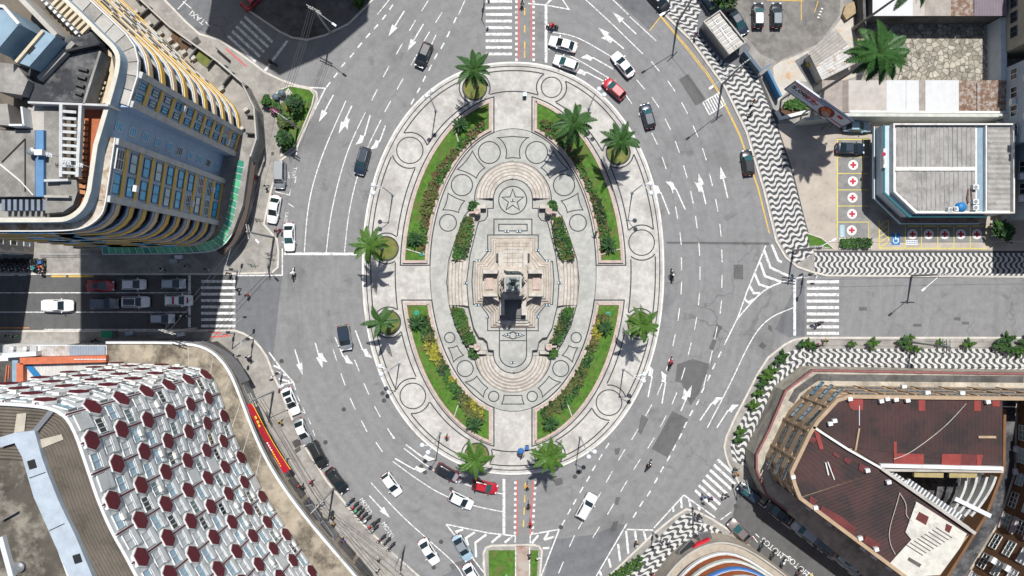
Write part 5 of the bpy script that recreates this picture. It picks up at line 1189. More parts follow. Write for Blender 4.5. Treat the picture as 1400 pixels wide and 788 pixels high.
for x, y in ((1163, 546), (1206, 549), (1214, 546), (1226, 547), (1242, 548), (1136, 580), (1142, 576), (1352, 550), (1187, 644), (1216, 660), (1116, 695), (1177, 737), (1199, 752), (1085, 653)): MB().box(*P(x, y, 15.3), 15.0, .6, .5, .55, .2).build('air_conditioner', WHITE, se)
# courtyard pergola: white ladder slats and curved beams
for k in range(22): x0, y0 = 1216 + k * 4.4, 647 + k * 3.0; bse([(x0, y0 + 3), (x0 + 6.5, y0 - 6.5 + (0 if k > 4 else 5))], .22, 13.4, 13.8, METALW, 'slat')
bse([(1210, 643), (1325, 722)], .25, 13.2, 13.9, METALW, 'slat_rail')
for d in (0, 14, 28, 40): bse(smooth([(1322 + d, 652), (1320 + d * .9, 668), (1310 + d * .8, 690), (1298 + d * .75, 706)]), .35, 11, 12, GREYP, 'pergola_beam')
bse([(1306, 682), (1355, 706)], .6, 11.9, 12.3, METALW, 'pergola_beam')

# ---------------- east tower (brown) and others on the right edge
ea = thing('brown_tower', 'brown tower with white window frames behind the triangular courtyard', 'building', *P(1420, 660))
BRN = mat('brown_render', (.16, .085, .045), .85, .15, .8); PIK = mat('pinkish_render', (.40, .34, .35), .85, .1, .8)
ef = PP([(1310, 800), (1362, 712), (1384, 645), (1386, 545)], 4)[::-1]; ef = ef[::-1]
MB().prism(ef + PP([(1650, 545), (1650, 800)], 4), 0, 40).build('wall', BRN, ea)
MB().wall(PP([(1285, 800), (1346, 703), (1370, 640), (1371, 560)], 8), .4, 0, 8.5).build('boundary_wall', BRN, ea)
Le = plen(ef)
for f in range(11):
    z = 4.5 + f * 3.1
    for k in range(int(Le / 3.4)):
        s = 1.7 + k * 3.4; (x, y), a = along(ef, s); window(ea, x, y, z + .9, a + pi / 2, 2.3, 1.6, random.choice(['blind', 'sky', 'dark', 'teal']), FRW, 3, 2)
        if k % 3 == 0: fbox(MB(), ef, s, z + .1, z + .8, 2.6, 0, .35).build('spandrel', PIK, ea)
        if random.random() < .3: fbox(MB(), ef, s + .8, z + .2, z + .85, .9, .05, .7).build('air_conditioner', WHITE, ea)
nr = thing('cream_building', 'cream building at the corner of the stone paved yard', 'building', *P(1420, 60))
nfp = PP([(1378, -60), (1378, 70)], 4)[::-1]
MB().prism(PP([(1378, -60), (1600, -60), (1600, 70), (1378, 70)], 4), 0, 22).build('wall', mat('cream_wall', (.36, .32, .25), .85, .15, .8), nr)
for f in range(6):
    for y_ in (28, 48, 8):
        x, y = P(1378, y_, 4); window(nr, x, y, 1.5 + f * 3.2, pi, 1.6, 1.5, 'dark', FRD, 2, 1)
nr2 = thing('pale_blue_building', 'pale blue building with dark windows beside rusty shed roof', 'building', *P(1430, 160))
MB().prism(PP([(1378, 92), (1600, 92), (1600, 300), (1390, 300), (1390, 200), (1378, 200)], 4), 0, 18).build('wall', mat('pale_blue_wall', (.33, .38, .42), .85, .12, .8), nr2)
for f in range(5):
    for y_ in (105, 130, 155, 180, 230, 260):
        x, y = P(1378 if y_ < 200 else 1390, y_, 4); window(nr2, x, y, 1.5 + f * 3.2, pi, 1.7, 1.6, 'dark', FRW, 2, 1)
        if (y_ + f) % 2: MB().box(x - .4, y - 1.5, 2.5 + f * 3.2, .7, .9, .6).build('air_conditioner', WHITE, nr2)

# ---------------- south building: stacked curved balconies
so = thing('curved_balcony_building', 'building nose with stacked curved white, orange and blue balcony bands', 'building', *P(985, 800))
cn = smooth([(850, 880), (906, 790), (930, 762), (955, 746), (985, 738), (1015, 745), (1050, 767), (1085, 794), (1200, 880)], 3)
cpath = PP(cn, 4)
MB().prism(cpath, 0, 4.2).build('canopy_base', mat('canopy_stone', (.36, .32, .26), .85, .2, 1), so)
MB().wall(cpath, .25, 4.0, 4.55, side=-1).build('canopy_rim', CONCL, so)
inner = offset(cpath, -1.5)
MB().prism(inner, 4.2, 38).build('wall', mat('burnt_orange', (.34, .095, .03), .8, .15, .8), so)
BAL = offset(cpath, -1.1)
for f in range(11):
    z = 5.2 + f * 3.1
    o = MB().wall(resample(BAL, 1.2), .4, z, z + .2, side=-1).build('balcony', CONCL, so)
    MB().wall(resample(BAL, 1.2), .16, z + .01, z + .9, side=-1).build('parapet', [WHITE, mat('pale_green_white', (.52, .55, .5), .7, .1, 1), mat('bright_blue', (.05, .17, .45), .6, .1, 1), WHITE][f % 4], o)
    MB().wall(offset(resample(BAL, 1.2), -.2), .06, z + .02, z + 1.05, side=-1).build('rail', [WHITE, WHITE, LILAC, MATS['orange_paint']][f % 4], o)
MB().prism(offset(cpath, -1.0), 37.6, 38.4).build('roof', ROOFG, so)
for i, (pl, m_, lb) in enumerate((([(928, 755), (945, 738), (957, 748), (934, 768)], DARK, 'black sloping awning at the balcony building corner'), ([(955, 730), (971, 727), (974, 737), (959, 740)], MATS['canopy_grey'], 'small grey awning beside the red shop fascia'))):
    t = thing('shop_awning', lb, 'awning', *P(*pl[0])); MB().prism(PP(pl, 3.2), 3.0, 3.15).build('awning_sheet', m_, t); MB().wall(PP(pl, 3.2), .08, 2.9, 3.22, True).build('awning_frame', METALG, t)
t = thing('shop_fascia', 'red shop fascia curving below the balcony bands', 'sign', *P(950, 748)); MB().wall(PP([(935, 766), (952, 746), (970, 737)], 3.6), .35, 2.8, 3.8).build('board', SRED, t)
# ================================================================ north-east: pharmacy, car parks, sheds, kiosk, billboard
ph = thing('pharmacy', 'white flat-roofed shop with teal trim and parking bays marked with red crosses', 'building', *P(1270, 230))
TEAL = mat('teal_trim', (.015, .115, .14), .6, .1, 1); PBLUE = mat('pale_blue_fascia', (.42, .50, .54), .6, .08, 1); RTIN = mat('roof_tin_grey', (.30, .29, .275), .7, .18, .8, col2=(.2, .19, .175), amt2=.4, scale2=.5)
body = PP([(1222, 170), (1222, 262), (1252, 291), (1386, 291), (1386, 170)], 6.5)
fas = PP([(1206, 172), (1206, 264), (1240, 296), (1345, 296)], 5.0)
MB().prism(body, 0, 5.9).build('wall', WHITE, ph)
MB().wall(body, .22, 5.4, 6.6, True).build('parapet', mat('white_parapet', (.62, .61, .58), .7, .1, 1, col2=(.45, .4, .35), amt2=.3, scale2=.6), ph)
def phs(pts, h, m, pitch=.75, amp=.09): a, b, c, d = [(*P(x, y, h), h) for x, y in pts]; MB().corrugated(a, b, c, d, pitch, amp).build('roof_sheet', m, ph)
phs([(1225, 173), (1333, 173), (1333, 229), (1225, 229)], 5.95, RTIN); phs([(1254, 288), (1333, 288), (1333, 233), (1225, 233)], 5.96, RTIN); phs([(1225, 233), (1253, 233), (1253, 287), (1225, 261)], 5.94, RTIN); phs([(1350, 288), (1350, 174), (1381, 174), (1381, 288)], 5.95, RTIN, .75)
for k in range(17): MB().ribbon(PP([(1229 + k * 6.2, 174), (1229 + k * 6.2, 229)], 6.1), .09, 6.06).build('roof_seam', METALG, ph)
for k in range(13): MB().ribbon(PP([(1255 + k * 6.2, 234), (1255 + k * 6.2, 287)], 6.1), .09, 6.06).build('roof_seam', METALG, ph)
MB().wall(PP([(1224, 231), (1334, 231)], 6.2), .55, 5.9, 6.2).build('ridge_wall', MATS['white_parapet'], ph); MB().wall(PP([(1348, 172), (1348, 289)], 6.5), .2, 5.6, 6.6).build('parapet', WHITE, ph); MB().prism(PP([(1335, 173), (1346, 173), (1346, 289), (1335, 289)], 5.7), 5.5, 5.96).build('roof_gutter', TANKB, ph)
MB().prism(PP([(1206, 172), (1206, 264), (1240, 296), (1345, 296), (1345, 291), (1252, 291), (1222, 262), (1222, 172)], 5.5), 3.4, 5.5).build('fascia', PBLUE, ph)
MB().wall(offset(fas, -.05), .3, 5.1, 5.72).build('teal_band', TEAL, ph)
MB().prism(PP([(1196, 173), (1196, 271), (1231, 305), (1338, 305), (1338, 296), (1240, 296), (1206, 264), (1206, 173)], 3.4), 3.1, 3.4).build('canopy', mat('canopy_rusty', (.22, .17, .14), .8, .25, 1, col2=(.14, .07, .05), amt2=.4, scale2=1.2), ph)
MB().wall(PP([(1195, 173), (1195, 271), (1231, 306), (1339, 306)], 3.5), .16, 3.0, 3.6).build('canopy_trim', PBLUE, ph); MB().wall(PP([(1194, 173), (1194, 272), (1230, 307), (1340, 307)], 3.3), .1, 3.0, 3.3).build('canopy_trim', TEAL, ph)
sb = MB().wall(PP([(1208.5, 204), (1208.5, 230)], 6), .5, 5.2, 6.4).build('sign_board', WHITE, ph)
MB().lathe(*P(1208.5, 211, 6.4), [(.3, 6.41), (.3, 6.44), (.17, 6.445), (.1, 6.42)], 18).build('logo_ring', mat('crimson', (.35, .01, .06), .5, .1, 1), ph)
lettering('raia', 1208.5, 221, -pi / 2, .62, DARK, ph, 6.42, h=6.4)
MB().lathe(*P(1317, 283, 7), [(.75, 5.95), (.75, 6.6), (.45, 6.85), (.15, 6.9)], 18).build('water_tank', mat('tank_blue', (.02, .17, .40), .45, .1, 1), ph, True)
for x, y in ((1334, 256), (1334, 276), (1334, 284), (1306, 286), (1300, 287)):
    u = MB().box(*P(x, y, 6.6), 6.35, .85, .7, .75).build('condenser', WHITE, ph); MB().lathe(*P(x, y, 6.7), [(.27, 6.73), (.27, 6.76), (.1, 6.76)], 12).build('fan_grille', METALG, u)
MB().tube(L3([(1325, 258), (1323, 270), (1324, 278)], 6.2), .12, 5).tube(L3([(1328, 258), (1329, 276)], 6.2), .09, 5).build('ducting', MATS['canopy_rusty'], ph)
# forecourt
FC = struct('forecourt', MB().sheet(PP([(1062, 170), (1196, 166), (1400, 166), (1400, 343), (1112, 343), (1100, 300), (1084, 235)]), .13), mat('forecourt_concrete', (.40, .355, .30), .9, .2, .8, col2=(.30, .265, .225), amt2=.4, scale2=.4))
BAYC = mat('bay_paint_grey', (.20, .20, .195), .9, .2, .9, col2=(.26, .25, .23), amt2=.3, scale2=.6)
MB().sheet(PP([(1144, 189), (1188, 189), (1188, 326), (1144, 326)]), .134).build('bay_floor', BAYC, FC); MB().sheet(PP([(1216, 306), (1348, 306), (1348, 332), (1216, 332)]), .134).build('bay_floor', BAYC, FC); MB().sheet(PP([(1188, 200), (1196, 200), (1196, 272), (1232, 306), (1216, 306), (1216, 326), (1188, 326)]), .1345).build('bay_floor', CONC, FC)
def fl(pts, w=.13, m=YPAINT, name='bay_line'): MB().ribbon(PP(pts), w, .139 + zn()).build(name, m, FC)
YL = mat('bay_yellow', (.58, .50, .10), .8, .15, 1.5)
fl([(1144.5, 191), (1187, 191)], .16, YL); fl([(1144.5, 191), (1144.5, 326)], .16, YL)
for y in (215, 237.5, 260, 282, 304): fl([(1145, y), (1187, y)], .12, YL)
for a, b in ((220, 234), (240, 256)): fl([(1178, a), (1178, b)], .12, YL)
fl([(1187, 304), (1187, 326)], .1, YL)
for k in range(6): fl([(1237 + k * 22.2, 308), (1237 + k * 22.2, 340)], .12, YL)
for k in range(5): fl([(1240 + k * 22.2, 309.5), (1256 + k * 22.2, 309.5)], .18, YL)
fl([(1201, 339.5), (1348, 340)], .14, YL); fl([(1201.5, 301), (1201.5, 339)], .14, YL); fl([(1214, 301), (1214, 330)], .14, YL)
for k in range(5): fl([(1202, 309 + k * 7.5), (1213.5, 301.5 + k * 7.5)], .12, YL)
WDISC = mat('bay_white', (.62, .62, .6), .8, .1, 2); CROSS = mat('bay_cross_red', (.42, .03, .05), .8, .1, 2)
for i, (x, y) in enumerate([(1166 - k * .5, 226 + k * 22.3) for k in range(5)] + [(1247 + k * 22, 320.5) for k in range(5)]):
    wx, wy = P(x, y); d = MB().lathe(wx, wy, [(.78, .1405), (.77, .143), (.1, .143)], 28).build('cross_disc', WDISC, FC)
    MB().box(wx, wy, .1455, .95, .32, .003).box(wx, wy, .1456, .32, .95, .0032).build('red_cross', CROSS, d)
wx, wy = P(1224, 327); d = MB().box(wx, wy, .142, 1.35, 1.9, .004).build('accessible_bay_sign', mat('sign_blue', (.03, .16, .36), .7, .1, 2), FC)
ws = MB(); ws.wall([(wx + .4 * cos(k / 16 * 2 * pi * .8 + 2.2), wy - .25 + .4 * sin(k / 16 * 2 * pi * .8 + 2.2)) for k in range(17)], .13, .143, .147); ws.box(wx - .02, wy + .35, .147, .15, .9, .004); ws.box(wx + .22, wy + .02, .1472, .5, .14, .004); ws.box(wx + .42, wy - .25, .1474, .14, .5, .004); ws.lathe(wx - .02, wy + .78, [(.13, .144), (.13, .149), (.02, .149)], 10); ws.build('wheelchair_symbol', WDISC, d)
MB().box(*P(1246, 332), .142, 1.8, .75, .004).build('bay_label', WDISC, FC); bars = MB()
for r in range(2):
    for k in range(6): bars.box(P(1246, 332)[0] - .7 + k * .28, P(1246, 332)[1] + .17 - r * .32, .146, .18, .13, .003)
bars.build('bay_label_text', MATS['sign_blue'], FC)
MB().box(*P(1151, 316), .142, .85, 1.9, .004).build('bay_label', mat('label_blue_grey', (.25, .38, .44), .8, .1, 2), FC); lettering('IDOSO', 1151, 316, pi / 2, .62, WDISC, FC, .146)
# forecourt lawn and hedge
lw = struct('lawn_corner', MB().prism(PP([(1103, 320), (1122, 327), (1138, 340), (1107, 340)]), .1, .2), GRASS); MB().wall(PP([(1102, 319), (1123, 326), (1140, 341)]), .14, .1, .22).build('edging', KERB, lw)
def bush_pts(cx, cy, rx, ry, n): 
    o = []
    for _ in range(n):
        a = random.uniform(0, 2 * pi); r = sqrt(random.random()); o.append((cx + rx * r * cos(a), cy + ry * r * sin(a)))
    return o
hd = thing('hedge', 'clipped hedge in a low kerb beside the elderly parking bay', 'hedge', *P(1167, 332))
MB().wall(PP([(1146, 326.5), (1190, 326.5), (1190, 340), (1146, 340)]), .16, .1, .3, True).build('kerb', KERB, hd)
hp = [(random.uniform(1148, 1188), random.uniform(328, 338)) for _ in range(520)]; tag(leafstuff('foliage', hp, (.3, .4), [1, 1, 0, 4, 4], hd, .2, .9, 5), kind='stuff')

# car park at the top, with its little white booth
CP = struct('car_park', MB().sheet(PP([(985, -60), (1150, -60), (1148, 20), (1120, 60), (1062, 84), (1040, 75), (1010, 40)]), .131), mat('car_park_asphalt', (.19, .18, .165), .92, .25, .9, bump=.3, bscale=12, col2=(.12, .115, .11), amt2=.4, scale2=.3))
def cl(pts, w=.12, m=YPAINT): MB().ribbon(PP(pts), w, .137 + zn()).build('bay_line', m, CP)
for a, b in (((1048, 1), (1098, 2)), ((1095, 0), (1095, 28)), ((1118, 2), (1113, 18))): cl([a, b])
for k in range(4): cl([(1117 + k * 1.6, 24 - k * 4), (1120 + k * 1.6, 25 - k * 4)], .2, PAINT)
struct('booth_yard', MB().sheet(PP([(1056, 92), (1066, 85), (1120, 64), (1150, 26), (1178, 20), (1180, 60), (1185, 100), (1130, 118), (1108, 112), (1088, 112), (1074, 128), (1062, 140)]), .133), mat('yard_pale', (.46, .43, .38), .9, .2, 1, col2=(.40, .24, .09), amt2=.28, scale2=.5))
bt = thing('booth', 'small booth with weathered white corrugated roof beside tall palm', 'booth', *P(1143, 78))
MB().prism(PP([(1108, 74), (1143, 44), (1171, 82), (1125, 108)], 2.8), .1, 2.6).build('wall', MATS['concrete_pale'], bt)
WTHR = mat('tin_weathered_white', (.46, .45, .43), .7, .2, 1.2, col2=(.28, .19, .12), amt2=.3, scale2=.8)
for k in range(4):
    q = lambda t, u: lerp(lerp((1105, 71), (1142, 39), t), lerp((1124, 110), (1176, 84), t), u)
    a, b, c, d = [(*P(*q(t, u), 2.9 - .3 * u), 2.9 - .3 * u) for t, u in ((0, k / 4), (0, (k + 1) / 4), (1, (k + 1) / 4), (1, k / 4))]
    MB().corrugated(a, b, c, d, .4, .05).build('roof_sheet', [mat('tin_weathered_grey', (.30, .28, .255), .75, .25, 1), MATS['tin_weathered_grey'], WTHR, WTHR][k], bt)
MB().sheet(PP([(1086, 84), (1104, 73), (1124, 108), (1107, 118)]), .14).build('dark_pad', ASPHM, bt); MB().lathe(*P(1106, 89), [(.6, .14), (.6, 1.1), (.3, 1.2)], 14).build('yellow_drum', mat('drum_yellow', (.42, .28, .05), .6, .15, 2), bt)
MB().box(*P(1178, 68, 1.5), .9, 1.5, 1.4, 1.6, .1).build('cabinet', CONCL, bt); MB().prism(PP([(1153, 10), (1164, 5), (1168, 20), (1154, 30), (1149, 22)]), .1, .9).build('planter_box', mat('tan_concrete', (.33, .25, .15), .9, .2, 1), bt)
# sheds and stone yard
sh = thing('shed', 'long shed with grey, white and rusty corrugated roof sheets', 'shed', *P(1250, 135))
MB().prism(PP([(1124, 112), (1380, 112), (1380, 154), (1124, 154)], 3.4), .1, 3.2).build('wall', CONCL, sh)
GW = mat('tin_white', (.53, .54, .54), .6, .06, 1); RUST = mat('tin_rust', (.17, .10, .065), .85, .3, 1.6, col2=(.34, .31, .28), amt2=.5, scale2=1.4)
for x0, x1, m_, h in ((1124, 1152, mat('tin_taupe', (.30, .26, .235), .75, .25, 1), 3.4), (1152, 1160, mat('tin_dull', (.22, .19, .17), .8, .2, 1), 3.42), (1160, 1212, mat('tin_pale_taupe', (.41, .375, .345), .7, .15, 1), 3.46), (1212, 1239, GW, 3.5), (1239, 1256, GW, 3.56), (1256, 1265, mat('tin_mid', (.30, .27, .24), .8, .25, 1), 3.44), (1265, 1311, GW, 3.52), (1311, 1335, RUST, 3.4), (1336, 1377, RUST, 3.42)):
    a, b, c, d = [(*P(x, y, hh), hh) for (x, y), hh in zip(((x0, 110), (x1, 110), (x1, 154), (x0, 154)), (h + .25, h + .25, h, h))]
    MB().corrugated(a, b, c, d, .42, .05).build('roof_sheet', m_, sh)
MB().wall(PP([(1100, 163), (1160, 157), (1386, 158), (1386, 168)], 4.2), .5, .1, 4.2).build('boundary_wall', mat('wall_pale_green', (.46, .47, .43), .8, .15, 1), sh)
MB().wall(PP([(1160, 153.5), (1384, 154.5)], 3.3), .3, .1, 3.7).build('parapet', WHITE, sh)
yd = struct('stone_yard', MB().sheet(PP([(1180, 20), (1372, 20), (1372, 112), (1180, 112)]), .135), m_cells('crazy_paving', (.33, .305, .255), (.10, .09, .075), 1.2))
sh2 = thing('shed', 'lean-to with white, grey and purple tin sheets above the stone yard', 'shed', *P(1290, 5))
MB().prism(PP([(1193, -40), (1376, -40), (1376, 20), (1193, 20)], 4.4), .1, 4.2).build('wall', CONCD, sh2)
for x0, x1, m_ in ((1193, 1248, GW), (1248, 1264, MATS['tin_pale_taupe']), (1264, 1300, MATS['tin_mid']), (1300, 1331, RUST), (1332, 1376, mat('tin_purple_grey', (.17, .14, .165), .7, .15, 1))):
    a, b, c, d = [(*P(x, y, 4.5), 4.5) for x, y in ((x0, -40), (x1, -40), (x1, 22), (x0, 22))]; MB().corrugated(a, b, c, d, .42, .05).build('roof_sheet', m_, sh2)
MB().wall(PP([(1372, 24), (1373, 112)], 3.5), .9, .1, 3.5).build('boundary_wall', mat('wall_white_blue', (.48, .52, .55), .7, .1, 1), sh2); MB().wall(PP([(1180, -30), (1183, 40)], 3), .4, .1, 3).build('boundary_wall', CONCD, sh2)
palm(1113, 131, 20.5, 'royal', 'very tall royal palm leaning over the booth and shed roofs', n=26, r=.26, z=.13, spread=1.0, bulge=False)
palm(1166, 40, 13, 'royal', 'tall palm drooping over the white lean-to roof', n=12, r=.22, z=.13, spread=.85, bulge=False, lean=(2.5, 1.5))
# newsstand on the wave pavement
ks = thing('newsstand', 'grey metal newsstand with white planks stacked on its roof', 'newsstand', *P(990, 45))
pad = struct('newsstand_pad', MB().sheet(PP([(955, 22), (960, 8), (985, 8), (1026, 66), (1010, 92), (985, 82), (952, 44)]), .1305), ASPHM)
kq = [(962.5, 30), (984, 15), (1019, 58), (997, 74)]
MB().prism(PP(kq, 3), .1, 2.7).build('body', METALG, ks); MB().wall(PP(kq, 3), .18, 2.6, 3.15, True).build('roof_rim', MATS['concrete_pale'], ks)
for k in range(9):
    for j in range(2):
        t = (k + .5) / 9; a = lerp(kq[0], kq[3], t); b = lerp(kq[1], kq[2], t); j0, j1 = (.06, .5) if j == 0 else (.53, .93)
        j0 += random.uniform(-.03, .05); j1 += random.uniform(-.06, .02)
        MB().wall([P(*lerp(a, b, j0), 3), P(*lerp(a, b, j1), 3)], .5, 2.7, 2.78 + random.uniform(0, .1)).build('plank', mat('plank_white', (.42, .40, .365), .8, .2, 1.5) if random.random() < .85 else MATS['roof_tin_maroon'], ks)
MB().wall([P(*lerp(kq[1], kq[2], .25), 3), P(*lerp(kq[1], kq[2], .6), 3)], .25, 2.72, 2.9).build('tarp', mat('tarp_green', (.03, .2, .06), .7, .2, 1), ks)
gt = thing('gate_fence', 'dark blue metal fence along the car park behind newsstand', 'fence', *P(1030, 85))
for pts in ([(1018, 70), (1040, 98)], [(960, -12), (975, 8)]): MB().wall(PP(pts, 2), .5, .1, 2.2).build('panel', mat('fence_blue', (.05, .09, .13), .5, .2, 1), gt)
MB().wall(PP([(1050, 96), (1068, 132)], 2), .35, .1, 2.1).build('gate_panel', mat('gate_blue', (.03, .15, .30), .5, .15, 1), gt); MB().wall(PP([(1038, 98), (1054, 88)], 2), .12, 1.7, 2.0).build('rail', MATS['gate_blue'], gt)
pb = thing('planted_bed', 'wedge shaped garden bed with a white rim under the billboard', 'garden bed', *P(1092, 148))
MB().prism(PP([(1062, 152), (1090, 134), (1112, 140), (1104, 152), (1070, 160)]), .1, .5).build('soil', SOIL, pb); MB().wall(PP([(1060, 153), (1066, 163), (1104, 153)]), .5, .1, .75).build('rim', WHITE, pb)
tag(leafstuff('plants', bush_pts(1088, 145, 17, 6, 160), (.4, .6), [1, 1, 4, 3], pb, .5, .6), kind='stuff')
# billboard
bb = thing('billboard', 'long white billboard on posts with red prices and a meal photograph', 'billboard', *P(1092, 160))
A, B = Vector((*P(1072, 122, 4.6), 4.6)), Vector((*P(1148, 176, 4.6), 4.6)); d = (B - A).normalized(); n = Vector((d.y, -d.x, 0)); HB = 4.6
if n.dot(Vector((-1, -1, 0))) < 0: n = -n
def bq(u0, u1, v0, v1, o): return [tuple(A + d * (A - B).length * u + Vector((0, 0, HB * v)) + n * o) for u, v in ((u0, v0), (u1, v0), (u1, v1), (u0, v1))]
def bpanel(u0, u1, v0, v1, o, m, name): MB().add(bq(u0, u1, v0, v1, o) + bq(u0, u1, v0, v1, o - .02), [(0, 1, 2, 3), (4, 7, 6, 5), (0, 4, 5, 1), (1, 5, 6, 2), (2, 6, 7, 3), (3, 7, 4, 0)]).build(name, m, bb)
MB().add(bq(0, 1, 0, 1, 0) + bq(0, 1, 0, 1, -.25), [(0, 1, 2, 3), (4, 7, 6, 5), (0, 4, 5, 1), (1, 5, 6, 2), (2, 6, 7, 3), (3, 7, 4, 0)]).build('panel', mat('billboard_white', (.50, .54, .60), .6, .05, 1), bb)
for q in ((0, 1, .97, 1.0), (0, 1, 0, .03), (0, .012, 0, 1), (.988, 1, 0, 1)): bpanel(*q, .06, DARK, 'frame')
RT = mat('print_red', (.42, .02, .05), .6, .1, 1)
for r, (v0, v1, us, ue) in enumerate(((.84, .90, .03, .62), (.74, .80, .06, .60))):
    u = us
    while u < ue:
        w = random.uniform(.012, .03); bpanel(u, min(u + w, ue), v0, v1, .03, RT if u < .45 else MATS['sign_blue'], 'printed_word'); u += w + .01
for u0, u1, v0, v1 in ((.26, .45, .30, .37), (.08, .20, .24, .27)):
    u = u0
    while u < u1: bpanel(u, u + .02, v0, v1, .03, MATS['sign_blue'], 'printed_word'); u += .027
def btext(t, u, v, size, m):
    cu = bpy.data.curves.new('t', 'FONT'); cu.body = t; cu.size = size; cu.align_x = 'CENTER'; cu.align_y = 'CENTER'; cu.extrude = .01; cu.offset = .03
    o = bpy.data.objects.new('t', cu); C.objects.link(o); me = bpy.data.meshes.new_from_object(o.evaluated_get(bpy.context.evaluated_depsgraph_get())); bpy.data.objects.remove(o); me.materials.clear(); me.materials.append(m)
    q = bpy.data.objects.new('lettering', me); C.objects.link(q); q.parent = bb
    p = A + d * (A - B).length * u + Vector((0, 0, HB * v)) + n * .04; q.location = p - bb.location
    X = d; Y = Vector((0, 0, 1)); Z = X.cross(Y); q.rotation_euler = Matrix((X, Y, Z)).transposed().to_euler()
btext('5,00', .16, .55, 1.5, DARK); btext('R$', .27, .50, .7, DARK); btext('99', .36, .52, 1.7, RT); btext(',90', .45, .48, .8, RT)
def bdisc(u, v, ru, rv, o, m, name, k=20): 
    pts = [tuple(A + d * (A - B).length * (u + ru * cos(2 * pi * i / k)) + Vector((0, 0, HB * (v + rv * sin(2 * pi * i / k)))) + n * o) for i in range(k)]; MB().add(pts, [tuple(range(k))]).build(name, m, bb)
bdisc(.66, .45, .115, .42, .035, mat('print_brown', (.16, .03, .025), .6, .3, 1.5), 'printed_picture'); bdisc(.64, .52, .075, .25, .045, mat('print_orange', (.42, .13, .04), .6, .3, 1.5), 'printed_picture'); bdisc(.68, .3, .06, .2, .05, mat('print_beige', (.35, .25, .2), .6, .3, 1.5), 'printed_picture'); bdisc(.6, .72, .03, .12, .055, RT, 'printed_picture')
bpanel(.80, .88, .62, .80, .04, RT, 'printed_stripe'); bpanel(.78, .99, .2, .26, .04, RT, 'printed_stripe')
for u in (.12, .5, .88):
    p = A + d * (A - B).length * u - n * .2; MB().tube([(p.x, p.y, .1), (p.x, p.y, 9)], .14, 8).build('post', METALG, bb); q = p + n * .9; MB().tube([(q.x, q.y, 4.3), (p.x, p.y, 4.5)], .04, 5).build('lamp_bracket', DARK, bb)
# ================================================================ vehicles
def paint(name, col, rough=.28, metal=.0): return mat('car_' + name, col, rough, 0, spec=.5, coat=.8, metal=metal)
CARC = {'white': paint('white', (.70, .71, .71)), 'silver': paint('silver', (.36, .385, .40), .3, .5), 'black': paint('black', (.012, .013, .015)), 'red': paint('red', (.40, .012, .025)), 'navy': paint('navy', (.014, .025, .045)),
        'grey': paint('grey', (.11, .125, .14), .3, .4), 'blue': paint('blue', (.03, .09, .18)), 'maroon': paint('maroon', (.13, .02, .03)), 'green': paint('green', (.03, .32, .11)), 'taupe': paint('taupe', (.20, .165, .16), .35, .3), 'lightblue': paint('light_blue', (.30, .42, .50))}
CGLASS = mat('car_glass', (.012, .022, .026), .05, 0, spec=.8); CGLASST = mat('car_glass_teal', (.02, .075, .08), .06, 0, spec=.8)
TYRE = mat('tyre', (.02, .02, .02), .9, .2, 4); RIM = mat('wheel_rim', (.4, .4, .41), .35, .05, 3, metal=.7); HLAMP = mat('headlamp', (.6, .62, .64), .15, 0, spec=.6); TLAMP = mat('tail_lamp', (.35, .01, .012), .25, 0); PLASTIC = mat('black_plastic', (.025, .025, .026), .6, .1, 3)
PLATE = mat('number_plate', (.5, .5, .5), .5, 0)
CM = {}
KINDS = {  # length, width, belt height, roof height, cabin: rear base, rear roof, front roof, front base (fractions from rear), hood drop
    'hatch': (4.0, 1.72, .92, 1.50, .03, .13, .54, .76), 'sedan': (4.45, 1.76, .92, 1.46, .12, .28, .54, .74), 'suv': (4.4, 1.82, 1.05, 1.66, .02, .09, .57, .72), 'van': (4.3, 1.8, 1.05, 1.85, .0, .03, .70, .82),
    'pickup': (4.6, 1.75, 1.0, 1.55, .36, .42, .60, .74), 'micro': (3.2, 1.6, .95, 1.52, .03, .12, .60, .80)}
